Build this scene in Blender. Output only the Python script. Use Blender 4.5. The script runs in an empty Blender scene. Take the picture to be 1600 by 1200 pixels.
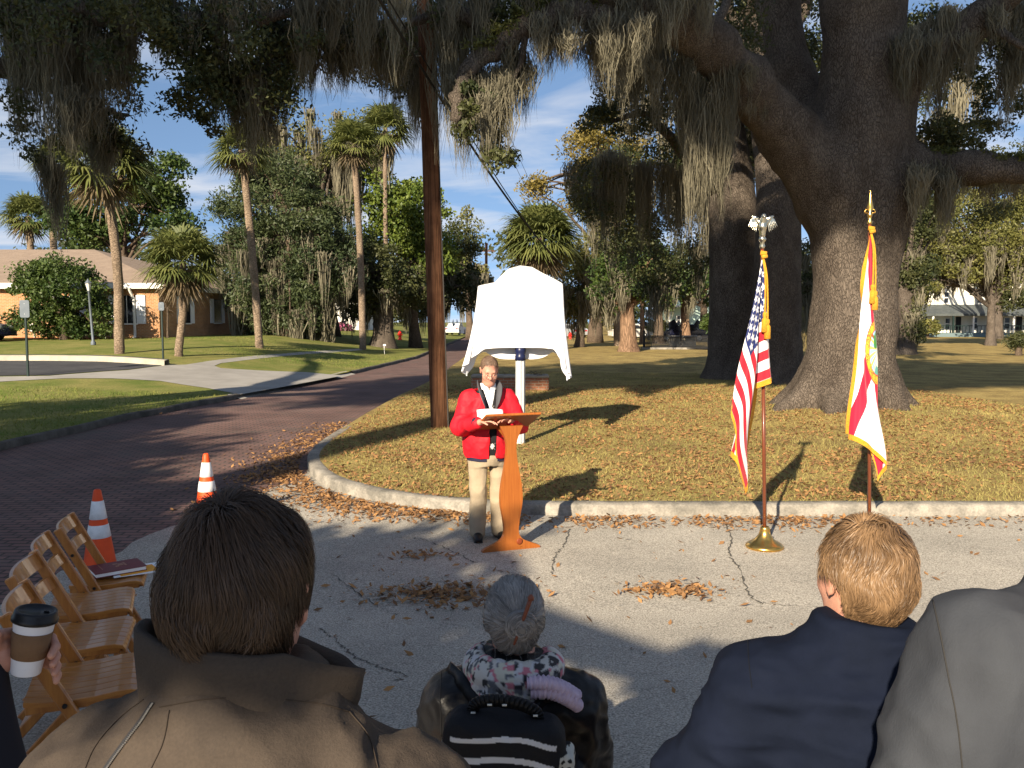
import bpy, math, random
import numpy as np
from mathutils import Vector, Matrix, noise as mnoise
rnd = random.Random(7); rng = np.random.default_rng(7)
SC = bpy.context.scene; COL = SC.collection
# ------------------------------------------------------------------ camera, world, sun
FPX = 1330.0; CAMH = 2.07; PITCH = math.atan(100/FPX)
cam = bpy.data.cameras.new('camera'); cam_o = bpy.data.objects.new('camera', cam); COL.objects.link(cam_o)
cam.sensor_width = 36; cam.lens = FPX/1600*36; cam.clip_start = 0.05; cam.clip_end = 2000
cam_o.location = (0, 0, CAMH); cam_o.rotation_euler = (math.pi/2-PITCH, 0, 0)
SC.camera = cam_o
SC.render.resolution_x = 1024; SC.render.resolution_y = 768
SUN_EL = math.radians(25); SUN_AZ = math.radians(203)          # azimuth clockwise from +Y: behind the camera, to the left
SUN = np.array([math.sin(SUN_AZ)*math.cos(SUN_EL), math.cos(SUN_AZ)*math.cos(SUN_EL), math.sin(SUN_EL)])
w = bpy.data.worlds.new('World'); SC.world = w; w.use_nodes = True
nt = w.node_tree; nt.nodes.clear()
def N(t, typ, **kw):
    n = t.nodes.new(typ)
    for k, v in kw.items(): setattr(n, k, v)
    return n
def L(t, a, b): t.links.new(a, b)
sky = N(nt, 'ShaderNodeTexSky', sky_type='NISHITA', sun_disc=False, sun_elevation=SUN_EL, sun_rotation=SUN_AZ, air_density=1.0, dust_density=0.3, ozone_density=2.0)
tc = N(nt, 'ShaderNodeTexCoord'); lift = N(nt, 'ShaderNodeVectorMath', operation='ADD'); L(nt, tc.outputs['Generated'], lift.inputs[0]); lift.inputs[1].default_value = (0, 0, .22); nrmz = N(nt, 'ShaderNodeVectorMath', operation='NORMALIZE'); L(nt, lift.outputs[0], nrmz.inputs[0]); L(nt, nrmz.outputs[0], sky.inputs[0]); sp = N(nt, 'ShaderNodeSeparateXYZ'); L(nt, tc.outputs['Generated'], sp.inputs[0])
ad = N(nt, 'ShaderNodeMath', operation='ADD'); L(nt, sp.outputs[2], ad.inputs[0]); ad.inputs[1].default_value = 0.12
dx = N(nt, 'ShaderNodeMath', operation='DIVIDE'); L(nt, sp.outputs[0], dx.inputs[0]); L(nt, ad.outputs[0], dx.inputs[1])
dy = N(nt, 'ShaderNodeMath', operation='DIVIDE'); L(nt, sp.outputs[1], dy.inputs[0]); L(nt, ad.outputs[0], dy.inputs[1])
cb = N(nt, 'ShaderNodeCombineXYZ'); L(nt, dx.outputs[0], cb.inputs[0]); L(nt, dy.outputs[0], cb.inputs[1])
mp = N(nt, 'ShaderNodeMapping'); L(nt, cb.outputs[0], mp.inputs[0]); mp.inputs['Scale'].default_value = (0.7, 1.2, 1); mp.inputs['Location'].default_value = (0.6, 0.35, 0)
nz = N(nt, 'ShaderNodeTexNoise'); L(nt, mp.outputs[0], nz.inputs['Vector']); nz.inputs['Scale'].default_value = 1.5; nz.inputs['Detail'].default_value = 7; nz.inputs['Roughness'].default_value = 0.55; nz.inputs['Distortion'].default_value = 0.6
cr = N(nt, 'ShaderNodeValToRGB'); L(nt, nz.outputs[0], cr.inputs[0]); cr.color_ramp.elements[0].position = 0.44; cr.color_ramp.elements[0].color = (0, 0, 0, 1); cr.color_ramp.elements[1].position = 0.72; cr.color_ramp.elements[1].color = (0.85, 0.85, 0.85, 1)
mx = N(nt, 'ShaderNodeMix', data_type='RGBA'); L(nt, cr.outputs[0], mx.inputs[0]); L(nt, sky.outputs[0], mx.inputs[6]); mx.inputs[7].default_value = (5.0, 5.1, 5.4, 1)
bg = N(nt, 'ShaderNodeBackground'); L(nt, mx.outputs[2], bg.inputs[0]); bg.inputs[1].default_value = 0.072
wo = N(nt, 'ShaderNodeOutputWorld'); L(nt, bg.outputs[0], wo.inputs[0])
sl = bpy.data.lights.new('sun', 'SUN'); sl.energy = 5.0; sl.angle = math.radians(0.53); sl.color = (1.0, 0.86, 0.66)
so = bpy.data.objects.new('sun', sl); COL.objects.link(so); so.location = (-20, -40, 30)
so.rotation_euler = Vector(-SUN).to_track_quat('-Z', 'Y').to_euler()
SC.view_settings.view_transform = 'Standard'; SC.view_settings.look = 'None'; SC.view_settings.gamma = 1
SC.view_settings.exposure = 1.22
SC.cycles.max_bounces = 6; SC.cycles.transparent_max_bounces = 6
try: SC.cycles.use_denoising = True
except Exception: pass

# ------------------------------------------------------------------ pixel helpers (photo 1600x1200) and terrain
def sm(t): t = np.clip(t, 0, 1); return t*t*(3-2*t)
def T(x, y):
    x = np.asarray(x, float); y = np.asarray(y, float)
    near = 0.30*(1-sm((y-1.2)/5.0))
    left = 1.05*sm((y-15)/30)*sm((-6.0-x)/9)
    return near+left
def rayd(px, py):
    cx, cy = (px-800)/FPX, -(py-600)/FPX
    return np.array([cx, math.cos(PITCH)+cy*math.sin(PITCH), -math.sin(PITCH)+cy*math.cos(PITCH)])
def at(px, py, Y):
    d = rayd(px, py); return np.array([0, 0, CAMH])+d*(Y/d[1])
def gp(px, py, off=0.0):
    d = rayd(px, py); lo = 0.5; Y = lo
    while Y < 400:
        p = np.array([0, 0, CAMH])+d*(Y/d[1])
        if p[2] <= float(T(p[0], p[1]))+off: break
        Y += 0.02 + Y*0.002
    return np.array([p[0], p[1], float(T(p[0], p[1]))+off])

# ------------------------------------------------------------------ mesh + object helpers
def mk(name, V, F, mat=None, parent=None, smooth=True, var=None, col=None, world=True, mats=None, mi=None):
    V = np.asarray(V, float).reshape(-1, 3)
    if parent is not None and world: V = V-np.array(parent.location)
    me = bpy.data.meshes.new(name)
    Fs = F if isinstance(F, list) and len(F) and isinstance(F[0], np.ndarray) and F[0].ndim == 2 else [np.asarray(F)]
    Fs = [np.asarray(f, np.int32) for f in Fs if len(f)]
    tot = np.concatenate([np.full(len(f), f.shape[1], np.int32) for f in Fs]); lv = np.concatenate([f.ravel() for f in Fs])
    st = np.concatenate([[0], np.cumsum(tot)[:-1]]).astype(np.int32)
    me.vertices.add(len(V)); me.vertices.foreach_set('co', V.astype(np.float32).ravel())
    me.loops.add(len(lv)); me.loops.foreach_set('vertex_index', lv)
    me.polygons.add(len(tot)); me.polygons.foreach_set('loop_start', st); me.polygons.foreach_set('loop_total', tot)
    me.polygons.foreach_set('use_smooth', np.full(len(tot), bool(smooth)))
    if mi is not None: me.polygons.foreach_set('material_index', np.asarray(mi, np.int32))
    if var is not None:
        a = me.attributes.new('var', 'FLOAT', 'POINT'); a.data.foreach_set('value', np.asarray(var, np.float32))
    if col is not None:
        a = me.color_attributes.new('col', 'FLOAT_COLOR', 'POINT'); c = np.ones((len(V), 4), np.float32); c[:, :3] = col; a.data.foreach_set('color', c.ravel())
    me.update(calc_edges=True); me.validate()
    for m in (mats or [mat]):
        if m: me.materials.append(m)
    o = bpy.data.objects.new(name, me); COL.objects.link(o)
    if parent is not None: o.parent = parent
    return o
def tag(o, label=None, cat=None, group=None, kind=None):
    if label: o['label'] = label
    if cat: o['category'] = cat
    if group: o['group'] = group
    if kind: o['kind'] = kind
    return o
def thing(name, label, cat, loc=(0, 0, 0), rz=0.0, group=None):
    o = bpy.data.objects.new(name, None); COL.objects.link(o); o.empty_display_size = 0.2
    o.location = tuple(float(c) for c in loc); o.rotation_euler = (0, 0, rz)
    return tag(o, label, cat, group)
def struct(o): o['kind'] = 'structure'; return o
def dup(root, loc, rz, label):
    r = root.copy(); COL.objects.link(r); r.location = loc; r.rotation_euler = (0, 0, rz); r['label'] = label
    for ch in root.children:
        c = ch.copy(); COL.objects.link(c); c.parent = r
        for g in ch.children:
            d = g.copy(); COL.objects.link(d); d.parent = c
    return r
class MB:                                          # collects shapes into one mesh
    def __init__(s): s.V = []; s.F = []; s.n = 0
    def add(s, V, F):
        V = np.asarray(V, float); s.V.append(V)
        for f in (F if isinstance(F, list) else [F]):
            s.F.append(np.asarray(f, np.int32)+s.n)
        s.n += len(V); return s
    def box(s, c, d, rz=0.0, R=None, bev=0.0):
        hx, hy, hz = d[0]/2, d[1]/2, d[2]/2
        b = min(bev, hx*.9, hy*.9, hz*.9)
        if b > 0:
            V = []; 
            for sx in (-1, 1):
                for sy in (-1, 1):
                    for sz in (-1, 1):
                        V += [(sx*hx, sy*(hy-b), sz*(hz-b)), (sx*(hx-b), sy*hy, sz*(hz-b)), (sx*(hx-b), sy*(hy-b), sz*hz)]
            V = np.array(V); ix = lambda a, bb, cc, k: ((a*2+bb)*2+cc)*3+k
            Q = []; Tq = []
            for k in range(2):
                Q.append([ix(k, 0, 0, 0), ix(k, 1, 0, 0), ix(k, 1, 1, 0), ix(k, 0, 1, 0)]); Q.append([ix(0, k, 0, 1), ix(1, k, 0, 1), ix(1, k, 1, 1), ix(0, k, 1, 1)]); Q.append([ix(0, 0, k, 2), ix(1, 0, k, 2), ix(1, 1, k, 2), ix(0, 1, k, 2)])
                for j in range(2):
                    Q.append([ix(k, j, 0, 0), ix(k, j, 1, 0), ix(k, j, 1, 1), ix(k, j, 0, 1)]); Q.append([ix(k, 0, j, 0), ix(k, 1, j, 0), ix(k, 1, j, 2), ix(k, 0, j, 2)]); Q.append([ix(0, k, j, 1), ix(1, k, j, 1), ix(1, k, j, 2), ix(0, k, j, 2)])
                    for i in range(2): Tq.append([ix(k, j, i, 0), ix(k, j, i, 1), ix(k, j, i, 2)])
            def fix(F):
                out = []
                for f in F:
                    p = V[f]; n = np.cross(p[1]-p[0], p[2]-p[0])
                    out.append(f if np.dot(n, p.mean(0)) > 0 else f[::-1])
                return np.array(out)
            F = [fix(Q), fix(Tq)]
        else:
            V = np.array([(x*hx, y*hy, z*hz) for x in (-1, 1) for y in (-1, 1) for z in (-1, 1)])
            F = np.array([[0, 1, 3, 2], [4, 6, 7, 5], [0, 4, 5, 1], [2, 3, 7, 6], [0, 2, 6, 4], [1, 5, 7, 3]])
        if R is None: R = rotz(rz)
        return s.add(V@R.T+np.array(c), F)
    def bar(s, a, b, w, t, up=(0, 0, 1), bev=0.0):     # box bar from a to b
        a = np.array(a, float); b = np.array(b, float); z = b-a; l = np.linalg.norm(z); z /= l
        x = np.cross(np.array(up, float), z)
        if np.linalg.norm(x) < 1e-4: x = np.array([1., 0, 0])
        x /= np.linalg.norm(x); y = np.cross(z, x)
        return s.box((a+b)/2, (w, t, l), R=np.stack([x, y, z], 1), bev=bev)
    def tube(s, P, R, seg=8, caps=True):
        V, F = tube(P, R, seg, caps); return s.add(V, F)
    def lathe(s, prof, c=(0, 0, 0), seg=20):
        n = len(prof); a = np.linspace(0, 2*np.pi, seg, endpoint=False)
        V = np.array([(r*np.cos(t), r*np.sin(t), z) for r, z in prof for t in a])+np.array(c)
        F = [[i*seg+j, i*seg+(j+1) % seg, (i+1)*seg+(j+1) % seg, (i+1)*seg+j] for i in range(n-1) for j in range(seg)]
        return s.add(V, np.array(F))
    def prism(s, poly, y0, y1, M=None):                 # (x,z) outline extruded in y
        n = len(poly); P = np.array(poly, float)
        V = np.concatenate([np.stack([P[:, 0], np.full(n, y0), P[:, 1]], 1), np.stack([P[:, 0], np.full(n, y1), P[:, 1]], 1)])
        if M is not None: V = V@M[0].T+M[1]
        side = np.array([[i, i+n, (i+1) % n+n, (i+1) % n] for i in range(n)])
        tri = earclip(P); Tt = np.array(tri)
        return s.add(V, [side, Tt, Tt[:, ::-1]+n])
    def build(s, name, mat, parent=None, smooth=False, world=False, **kw):
        return mk(name, np.concatenate(s.V), s.F, mat, parent, smooth, world=world, **kw)
def earclip(P):
    idx = list(range(len(P))); out = []
    A = sum(P[i][0]*P[(i+1) % len(P)][1]-P[(i+1) % len(P)][0]*P[i][1] for i in range(len(P)))
    if A < 0: idx = idx[::-1]
    def cr(a, b, c): return (b[0]-a[0])*(c[1]-a[1])-(b[1]-a[1])*(c[0]-a[0])
    g = 0
    while len(idx) > 3 and g < 5000:
        g += 1; ok = False
        for k in range(len(idx)):
            a, b, c = idx[k-1], idx[k], idx[(k+1) % len(idx)]
            if cr(P[a], P[b], P[c]) <= 1e-12: continue
            if any(cr(P[a], P[b], P[q]) >= 0 and cr(P[b], P[c], P[q]) >= 0 and cr(P[c], P[a], P[q]) >= 0 for q in idx if q not in (a, b, c)): continue
            out.append([a, b, c]); idx.pop(k); ok = True; break
        if not ok: idx.pop(0)
    out.append(idx[:3]); return out
def rotz(a): c, s = math.cos(a), math.sin(a); return np.array([[c, -s, 0], [s, c, 0], [0, 0, 1]])
def rotx(a): c, s = math.cos(a), math.sin(a); return np.array([[1, 0, 0], [0, c, -s], [0, s, c]])
def roty(a): c, s = math.cos(a), math.sin(a); return np.array([[c, 0, s], [0, 1, 0], [-s, 0, c]])
def spline(P, n):
    P = np.asarray(P, float); m = len(P)
    if m < 3: t = np.linspace(0, 1, n)[:, None]; return P[0]+(P[-1]-P[0])*t
    t = np.linspace(0, m-1, n); i = np.clip(t.astype(int), 0, m-2); f = (t-i)[:, None]
    Q = np.concatenate([[2*P[0]-P[1]], P, [2*P[-1]-P[-2]]]); a, b, c, d = Q[i], Q[i+1], Q[i+2], Q[i+3]
    return 0.5*((2*b)+(c-a)*f+(2*a-5*b+4*c-d)*f**2+(3*b-a-3*c+d)*f**3)
def tube(P, R, seg=8, caps=True, rough=0.0):
    P = np.asarray(P, float); n = len(P); R = np.broadcast_to(np.asarray(R, float), (n,))
    Tn = np.gradient(P, axis=0); Tn /= np.linalg.norm(Tn, axis=1)[:, None]+1e-12
    x = np.cross(Tn[0], [0, 0, 1.]) if abs(Tn[0][2]) < .9 else np.cross(Tn[0], [1., 0, 0]); x /= np.linalg.norm(x)
    a = np.linspace(0, 2*np.pi, seg, endpoint=False); V = []
    for i in range(n):
        x = x-Tn[i]*np.dot(x, Tn[i]); x /= np.linalg.norm(x); y = np.cross(Tn[i], x)
        rr = R[i]*(1+rough*rng.uniform(-1, 1, seg))
        V.append(P[i]+(np.cos(a)*rr)[:, None]*x+(np.sin(a)*rr)[:, None]*y)
    V = np.concatenate(V); i = np.arange(n-1)[:, None]*seg; j = np.arange(seg)[None]; k = (j+1) % seg
    F = np.stack([i+j, i+k, i+seg+k, i+seg+j], -1).reshape(-1, 4)
    if caps:
        V = np.concatenate([V, [P[0], P[-1]]]); m = n*seg; jj = np.arange(seg); kk = (jj+1) % seg
        C = np.concatenate([np.stack([np.full(seg, m), kk, jj], 1), np.stack([np.full(seg, m+1), (n-1)*seg+jj, (n-1)*seg+kk], 1)])
        return V, [F, C]
    return V, [F]

# ------------------------------------------------------------------ materials
def M(name, c1, c2=None, scale=5.0, rough=0.8, bump=0.0, bscale=None, metal=0.0, var=False, col=False, spec=0.3, stretch=(1, 1, 1), trans=0.0, lo=0.35, hi=0.65, detail=6, fine=0.0, bdist=0.02, sheen=0.0, coat=0.0):
    m = bpy.data.materials.new(name); m.use_nodes = True; t = m.node_tree; b = t.nodes['Principled BSDF']; out = t.nodes['Material Output']
    b.inputs['Roughness'].default_value = rough; b.inputs['Metallic'].default_value = metal; b.inputs['Specular IOR Level'].default_value = spec
    if sheen: b.inputs['Sheen Weight'].default_value = sheen
    if coat: b.inputs['Coat Weight'].default_value = coat
    tcn = N(t, 'ShaderNodeTexCoord'); mpn = N(t, 'ShaderNodeMapping'); L(t, tcn.outputs['Object'], mpn.inputs[0]); mpn.inputs['Scale'].default_value = stretch
    c1 = tuple(c1)+(1,); c2 = tuple(c2)+(1,) if c2 else None
    src = None
    if col:
        a = N(t, 'ShaderNodeAttribute', attribute_name='col'); src = a.outputs['Color']
    elif c2:
        mixn = N(t, 'ShaderNodeMix', data_type='RGBA'); mixn.inputs[6].default_value = c1; mixn.inputs[7].default_value = c2
        if var:
            a = N(t, 'ShaderNodeAttribute', attribute_name='var'); L(t, a.outputs['Fac'], mixn.inputs[0])
        else:
            nzn = N(t, 'ShaderNodeTexNoise'); L(t, mpn.outputs[0], nzn.inputs['Vector']); nzn.inputs['Scale'].default_value = scale; nzn.inputs['Detail'].default_value = detail; nzn.inputs['Roughness'].default_value = 0.65
            mr = N(t, 'ShaderNodeMapRange'); L(t, nzn.outputs[0], mr.inputs[0]); mr.inputs[1].default_value = lo; mr.inputs[2].default_value = hi; L(t, mr.outputs[0], mixn.inputs[0])
        src = mixn.outputs[2]
    if fine:
        nf = N(t, 'ShaderNodeTexNoise'); L(t, mpn.outputs[0], nf.inputs['Vector']); nf.inputs['Scale'].default_value = (bscale or scale)*1.0; nf.inputs['Detail'].default_value = 3
        mf = N(t, 'ShaderNodeMapRange'); L(t, nf.outputs[0], mf.inputs[0]); mf.inputs[1].default_value = .3; mf.inputs[2].default_value = .7; mf.inputs[3].default_value = 1-fine; mf.inputs[4].default_value = 1+fine
        ml = N(t, 'ShaderNodeVectorMath', operation='MULTIPLY')
        if src is not None: L(t, src, ml.inputs[0])
        else: ml.inputs[0].default_value = c1[:3]
        cbn = N(t, 'ShaderNodeCombineXYZ'); [L(t, mf.outputs[0], cbn.inputs[i]) for i in range(3)]; L(t, cbn.outputs[0], ml.inputs[1]); src = ml.outputs[0]
    if src is not None: L(t, src, b.inputs['Base Color'])
    else: b.inputs['Base Color'].default_value = c1
    if bump:
        nb = N(t, 'ShaderNodeTexNoise'); L(t, mpn.outputs[0], nb.inputs['Vector']); nb.inputs['Scale'].default_value = bscale or scale*4; nb.inputs['Detail'].default_value = 6; nb.inputs['Roughness'].default_value = 0.7
        bn = N(t, 'ShaderNodeBump'); L(t, nb.outputs[0], bn.inputs['Height']); bn.inputs['Strength'].default_value = bump; bn.inputs['Distance'].default_value = bdist; L(t, bn.outputs[0], b.inputs['Normal'])
    if trans:
        tr = N(t, 'ShaderNodeBsdfTranslucent')
        if src is not None: L(t, src, tr.inputs[0])
        else: tr.inputs[0].default_value = c1
        mxs = N(t, 'ShaderNodeMixShader'); mxs.inputs[0].default_value = trans; L(t, b.outputs[0], mxs.inputs[1]); L(t, tr.outputs[0], mxs.inputs[2]); L(t, mxs.outputs[0], out.inputs[0])
    return m
def bark(name, c1, c2, vs=9.0, stretch=(1, 1, .35), bump=1.0, dist=.05, ns=1.2, mixv=.45):
    m = M(name, c1, c2, scale=ns, rough=0.95, spec=0.1, stretch=(1, 1, .6)); t = m.node_tree; b = t.nodes['Principled BSDF']
    tcn = N(t, 'ShaderNodeTexCoord'); mpn = N(t, 'ShaderNodeMapping'); L(t, tcn.outputs['Object'], mpn.inputs[0]); mpn.inputs['Scale'].default_value = stretch
    nd = N(t, 'ShaderNodeTexNoise'); L(t, mpn.outputs[0], nd.inputs['Vector']); nd.inputs['Scale'].default_value = 4; nd.inputs['Detail'].default_value = 3
    va = N(t, 'ShaderNodeVectorMath', operation='MULTIPLY_ADD'); L(t, nd.outputs['Color'], va.inputs[0]); va.inputs[1].default_value = (.25, .25, .25); L(t, mpn.outputs[0], va.inputs[2])
    vo = N(t, 'ShaderNodeTexVoronoi', feature='DISTANCE_TO_EDGE'); L(t, va.outputs[0], vo.inputs['Vector']); vo.inputs['Scale'].default_value = vs
    mr = N(t, 'ShaderNodeMapRange'); L(t, vo.outputs['Distance'], mr.inputs[0]); mr.inputs[2].default_value = .16
    n3 = N(t, 'ShaderNodeTexNoise'); L(t, mpn.outputs[0], n3.inputs['Vector']); n3.inputs['Scale'].default_value = vs*.55; n3.inputs['Detail'].default_value = 9; n3.inputs['Roughness'].default_value = .78; n3.inputs['Distortion'].default_value = .8
    b0 = N(t, 'ShaderNodeBump'); L(t, n3.outputs[0], b0.inputs['Height']); b0.inputs['Strength'].default_value = min(1, bump*1.1); b0.inputs['Distance'].default_value = dist*3.5
    bn = N(t, 'ShaderNodeBump'); L(t, mr.outputs[0], bn.inputs['Height']); bn.inputs['Strength'].default_value = min(1, bump*1.0); bn.inputs['Distance'].default_value = dist; L(t, b0.outputs[0], bn.inputs['Normal']); L(t, bn.outputs[0], b.inputs['Normal'])
    bs = b.inputs['Base Color'].links[0].from_socket
    ml = N(t, 'ShaderNodeMix', data_type='RGBA', blend_type='MULTIPLY'); ml.inputs[0].default_value = mixv
    L(t, bs, ml.inputs[6]); cbn = N(t, 'ShaderNodeCombineXYZ'); [L(t, mr.outputs[0], cbn.inputs[i]) for i in range(3)]; L(t, cbn.outputs[0], ml.inputs[7]); L(t, ml.outputs[2], b.inputs['Base Color'])
    return m
def brickmat(name, c1, c2, mortar, bw, bh, ms, wall=False, rough=.9, patch=None):
    m = bpy.data.materials.new(name); m.use_nodes = True; t = m.node_tree; b = t.nodes['Principled BSDF']; b.inputs['Roughness'].default_value = rough; b.inputs['Specular IOR Level'].default_value = .2
    tcn = N(t, 'ShaderNodeTexCoord'); v = tcn.outputs['Object']
    if wall:
        s = N(t, 'ShaderNodeSeparateXYZ'); L(t, v, s.inputs[0]); a = N(t, 'ShaderNodeMath', operation='ADD'); L(t, s.outputs[0], a.inputs[0]); L(t, s.outputs[1], a.inputs[1]); c = N(t, 'ShaderNodeCombineXYZ'); L(t, a.outputs[0], c.inputs[0]); L(t, s.outputs[2], c.inputs[1]); v = c.outputs[0]
    br = N(t, 'ShaderNodeTexBrick'); L(t, v, br.inputs['Vector']); br.inputs['Scale'].default_value = 1; br.inputs['Brick Width'].default_value = bw; br.inputs['Row Height'].default_value = bh; br.inputs['Mortar Size'].default_value = ms; br.inputs['Mortar Smooth'].default_value = .3
    br.inputs['Color1'].default_value = tuple(c1)+(1,); br.inputs['Color2'].default_value = tuple(c2)+(1,); br.inputs['Mortar'].default_value = tuple(mortar)+(1,); br.inputs['Bias'].default_value = -.2
    nn = N(t, 'ShaderNodeTexNoise'); L(t, v, nn.inputs['Vector']); nn.inputs['Scale'].default_value = 0.9; nn.inputs['Detail'].default_value = 8; nn.inputs['Roughness'].default_value = .7
    mr = N(t, 'ShaderNodeMapRange'); L(t, nn.outputs[0], mr.inputs[0]); mr.inputs[1].default_value = .3; mr.inputs[2].default_value = .7; mr.inputs[3].default_value = .7; mr.inputs[4].default_value = 1.3
    ml = N(t, 'ShaderNodeVectorMath', operation='SCALE'); L(t, br.outputs['Color'], ml.inputs[0]); L(t, mr.outputs[0], ml.inputs['Scale'])
    src = ml.outputs[0]
    if patch:
        n2 = N(t, 'ShaderNodeTexNoise'); L(t, v, n2.inputs['Vector']); n2.inputs['Scale'].default_value = .55; n2.inputs['Detail'].default_value = 9; n2.inputs['Roughness'].default_value = .75
        m2 = N(t, 'ShaderNodeMapRange'); L(t, n2.outputs[0], m2.inputs[0]); m2.inputs[1].default_value = .52; m2.inputs[2].default_value = .7; m2.inputs[4].default_value = .7
        mm = N(t, 'ShaderNodeMix', data_type='RGBA'); L(t, m2.outputs[0], mm.inputs[0]); L(t, src, mm.inputs[6]); mm.inputs[7].default_value = tuple(patch)+(1,); src = mm.outputs[2]
    L(t, src, b.inputs['Base Color'])
    bn = N(t, 'ShaderNodeBump'); L(t, br.outputs['Fac'], bn.inputs['Height']); bn.invert = True; bn.inputs['Strength'].default_value = .6; bn.inputs['Distance'].default_value = .012; L(t, bn.outputs[0], b.inputs['Normal'])
    return m
# ------------------------------------------------------------------ distance-field modelling
class SDF:
    def __init__(s, lo, hi, h):
        s.lo = np.array(lo, float); s.h = h; s.n = np.ceil((np.array(hi)-s.lo)/h).astype(int)+1
        s.ax = [s.lo[i]+h*np.arange(s.n[i]) for i in range(3)]; s.D = np.full(s.n, 0.25, np.float32)
    def _sub(s, lo, hi):
        a = np.clip(np.floor((np.array(lo)-s.lo)/s.h).astype(int), 0, s.n); b = np.clip(np.ceil((np.array(hi)-s.lo)/s.h).astype(int)+1, 0, s.n)
        if np.any(b <= a): return None, None
        sl = tuple(slice(a[i], b[i]) for i in range(3))
        X, Y, Z = np.meshgrid(s.ax[0][sl[0]], s.ax[1][sl[1]], s.ax[2][sl[2]], indexing='ij')
        return sl, np.stack([X, Y, Z], -1).astype(np.float32)
    def put(s, fn, lo, hi, k=.02, op='u'):
        m = max(.05, k*1.2) if op == 'u' else k*1.2
        sl, P = s._sub(np.array(lo)-m, np.array(hi)+m)
        if sl is None: return s
        d = fn(P); D = s.D[sl]
        if op == 'u':
            hh = np.maximum(k-np.abs(D-d), 0)/k if k > 0 else 0; s.D[sl] = np.minimum(D, d)-hh*hh*k*.25
        else:
            d = -d; hh = np.maximum(k-np.abs(D-d), 0)/k if k > 0 else 0; s.D[sl] = np.maximum(D, d)+hh*hh*k*.25
        return s
    def cap(s, a, b, ra, rb=None, k=.02, op='u', sq=None):
        a = np.array(a, np.float32); b = np.array(b, np.float32); rb = ra if rb is None else rb; q = np.ones(3, np.float32) if sq is None else np.array(sq, np.float32)
        ab = (b-a)/q; l2 = float(ab@ab)+1e-9
        def fn(P):
            v = (P-a)/q; t = np.clip(v@ab/l2, 0, 1); return (np.linalg.norm(v-t[..., None]*ab, axis=-1)-(ra+(rb-ra)*t))*q.min()
        r = max(ra, rb)*q.max(); return s.put(fn, np.minimum(a, b)-r, np.maximum(a, b)+r, k, op)
    def path(s, pts, rad, k=.02, op='u', sq=None):
        for i in range(len(pts)-1): s.cap(pts[i], pts[i+1], rad[i], rad[i+1], k, op, sq)
        return s
    def ell(s, c, r, k=.02, op='u', R=None):
        c = np.array(c, np.float32); r = np.array(r, np.float32)
        def fn(P):
            v = P-c
            if R is not None: v = v@R.astype(np.float32)
            k0 = np.linalg.norm(v/r, axis=-1); k1 = np.linalg.norm(v/(r*r), axis=-1)+1e-6; return k0*(k0-1)/k1
        m = float(max(r)) if R is not None else r; return s.put(fn, c-m, c+m, k, op)
    def box(s, c, d, rd=.01, k=.01, op='u', R=None):
        c = np.array(c, np.float32); hd = np.array(d, np.float32)/2-rd
        def fn(P):
            v = P-c
            if R is not None: v = v@R.astype(np.float32)
            q = np.abs(v)-hd; return np.linalg.norm(np.maximum(q, 0), axis=-1)+np.minimum(q.max(-1), 0)-rd
        m = np.linalg.norm(np.array(d))/2 if R is not None else np.array(d)/2; return s.put(fn, c-m, c+m, k, op)
    def loft(s, rows, k=.02, op='u', n=2.0, rd=.02):
        rows = np.array(rows, np.float32)          # z,cx,cy,rx,ry
        z0, z1 = rows[0, 0], rows[-1, 0]
        def fn(P):
            z = P[..., 2]; g = lambda i: np.interp(z, rows[:, 0], rows[:, i]).astype(np.float32)
            rx, ry = g(3), g(4); u = (np.abs(P[..., 0]-g(1))/rx)**n+(np.abs(P[..., 1]-g(2))/ry)**n
            d = (u**(1/n)-1)*np.minimum(rx, ry); dz = np.maximum(z0-z, z-z1)
            return np.maximum(d, dz)+0*rd
        lo = [(rows[:, 1]-rows[:, 3]).min(), (rows[:, 2]-rows[:, 4]).min(), z0]; hi = [(rows[:, 1]+rows[:, 3]).max(), (rows[:, 2]+rows[:, 4]).max(), z1]
        return s.put(fn, lo, hi, k, op)
    def mesh(s):
        D = s.D; D[0] = D[-1] = .1; D[:, 0] = D[:, -1] = .1; D[:, :, 0] = D[:, :, -1] = .1
        ins = D < 0; c = np.zeros(np.array(D.shape)-1, np.int8)
        for i in (0, 1):
            for j in (0, 1):
                for k in (0, 1): c += ins[i:i+c.shape[0], j:j+c.shape[1], k:k+c.shape[2]]
        act = (c > 0) & (c < 8); I = np.argwhere(act); idm = np.full(act.shape, -1, np.int32); idm[act] = np.arange(len(I))
        acc = np.zeros((len(I), 3)); cnt = np.zeros(len(I))
        corners = [(i, j, k) for i in (0, 1) for j in (0, 1) for k in (0, 1)]
        for a in corners:
            for ax in range(3):
                if a[ax]: continue
                b = list(a); b[ax] = 1
                da = D[I[:, 0]+a[0], I[:, 1]+a[1], I[:, 2]+a[2]]; db = D[I[:, 0]+b[0], I[:, 1]+b[1], I[:, 2]+b[2]]
                x = (da < 0) != (db < 0); t = da/(da-db+1e-12)
                p = np.array(a, float)[None]+np.zeros((len(I), 3)); p[:, ax] = t
                acc[x] += p[x]; cnt[x] += 1
        V = s.lo+(I+acc/cnt[:, None])*s.h; Fs = []
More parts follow.
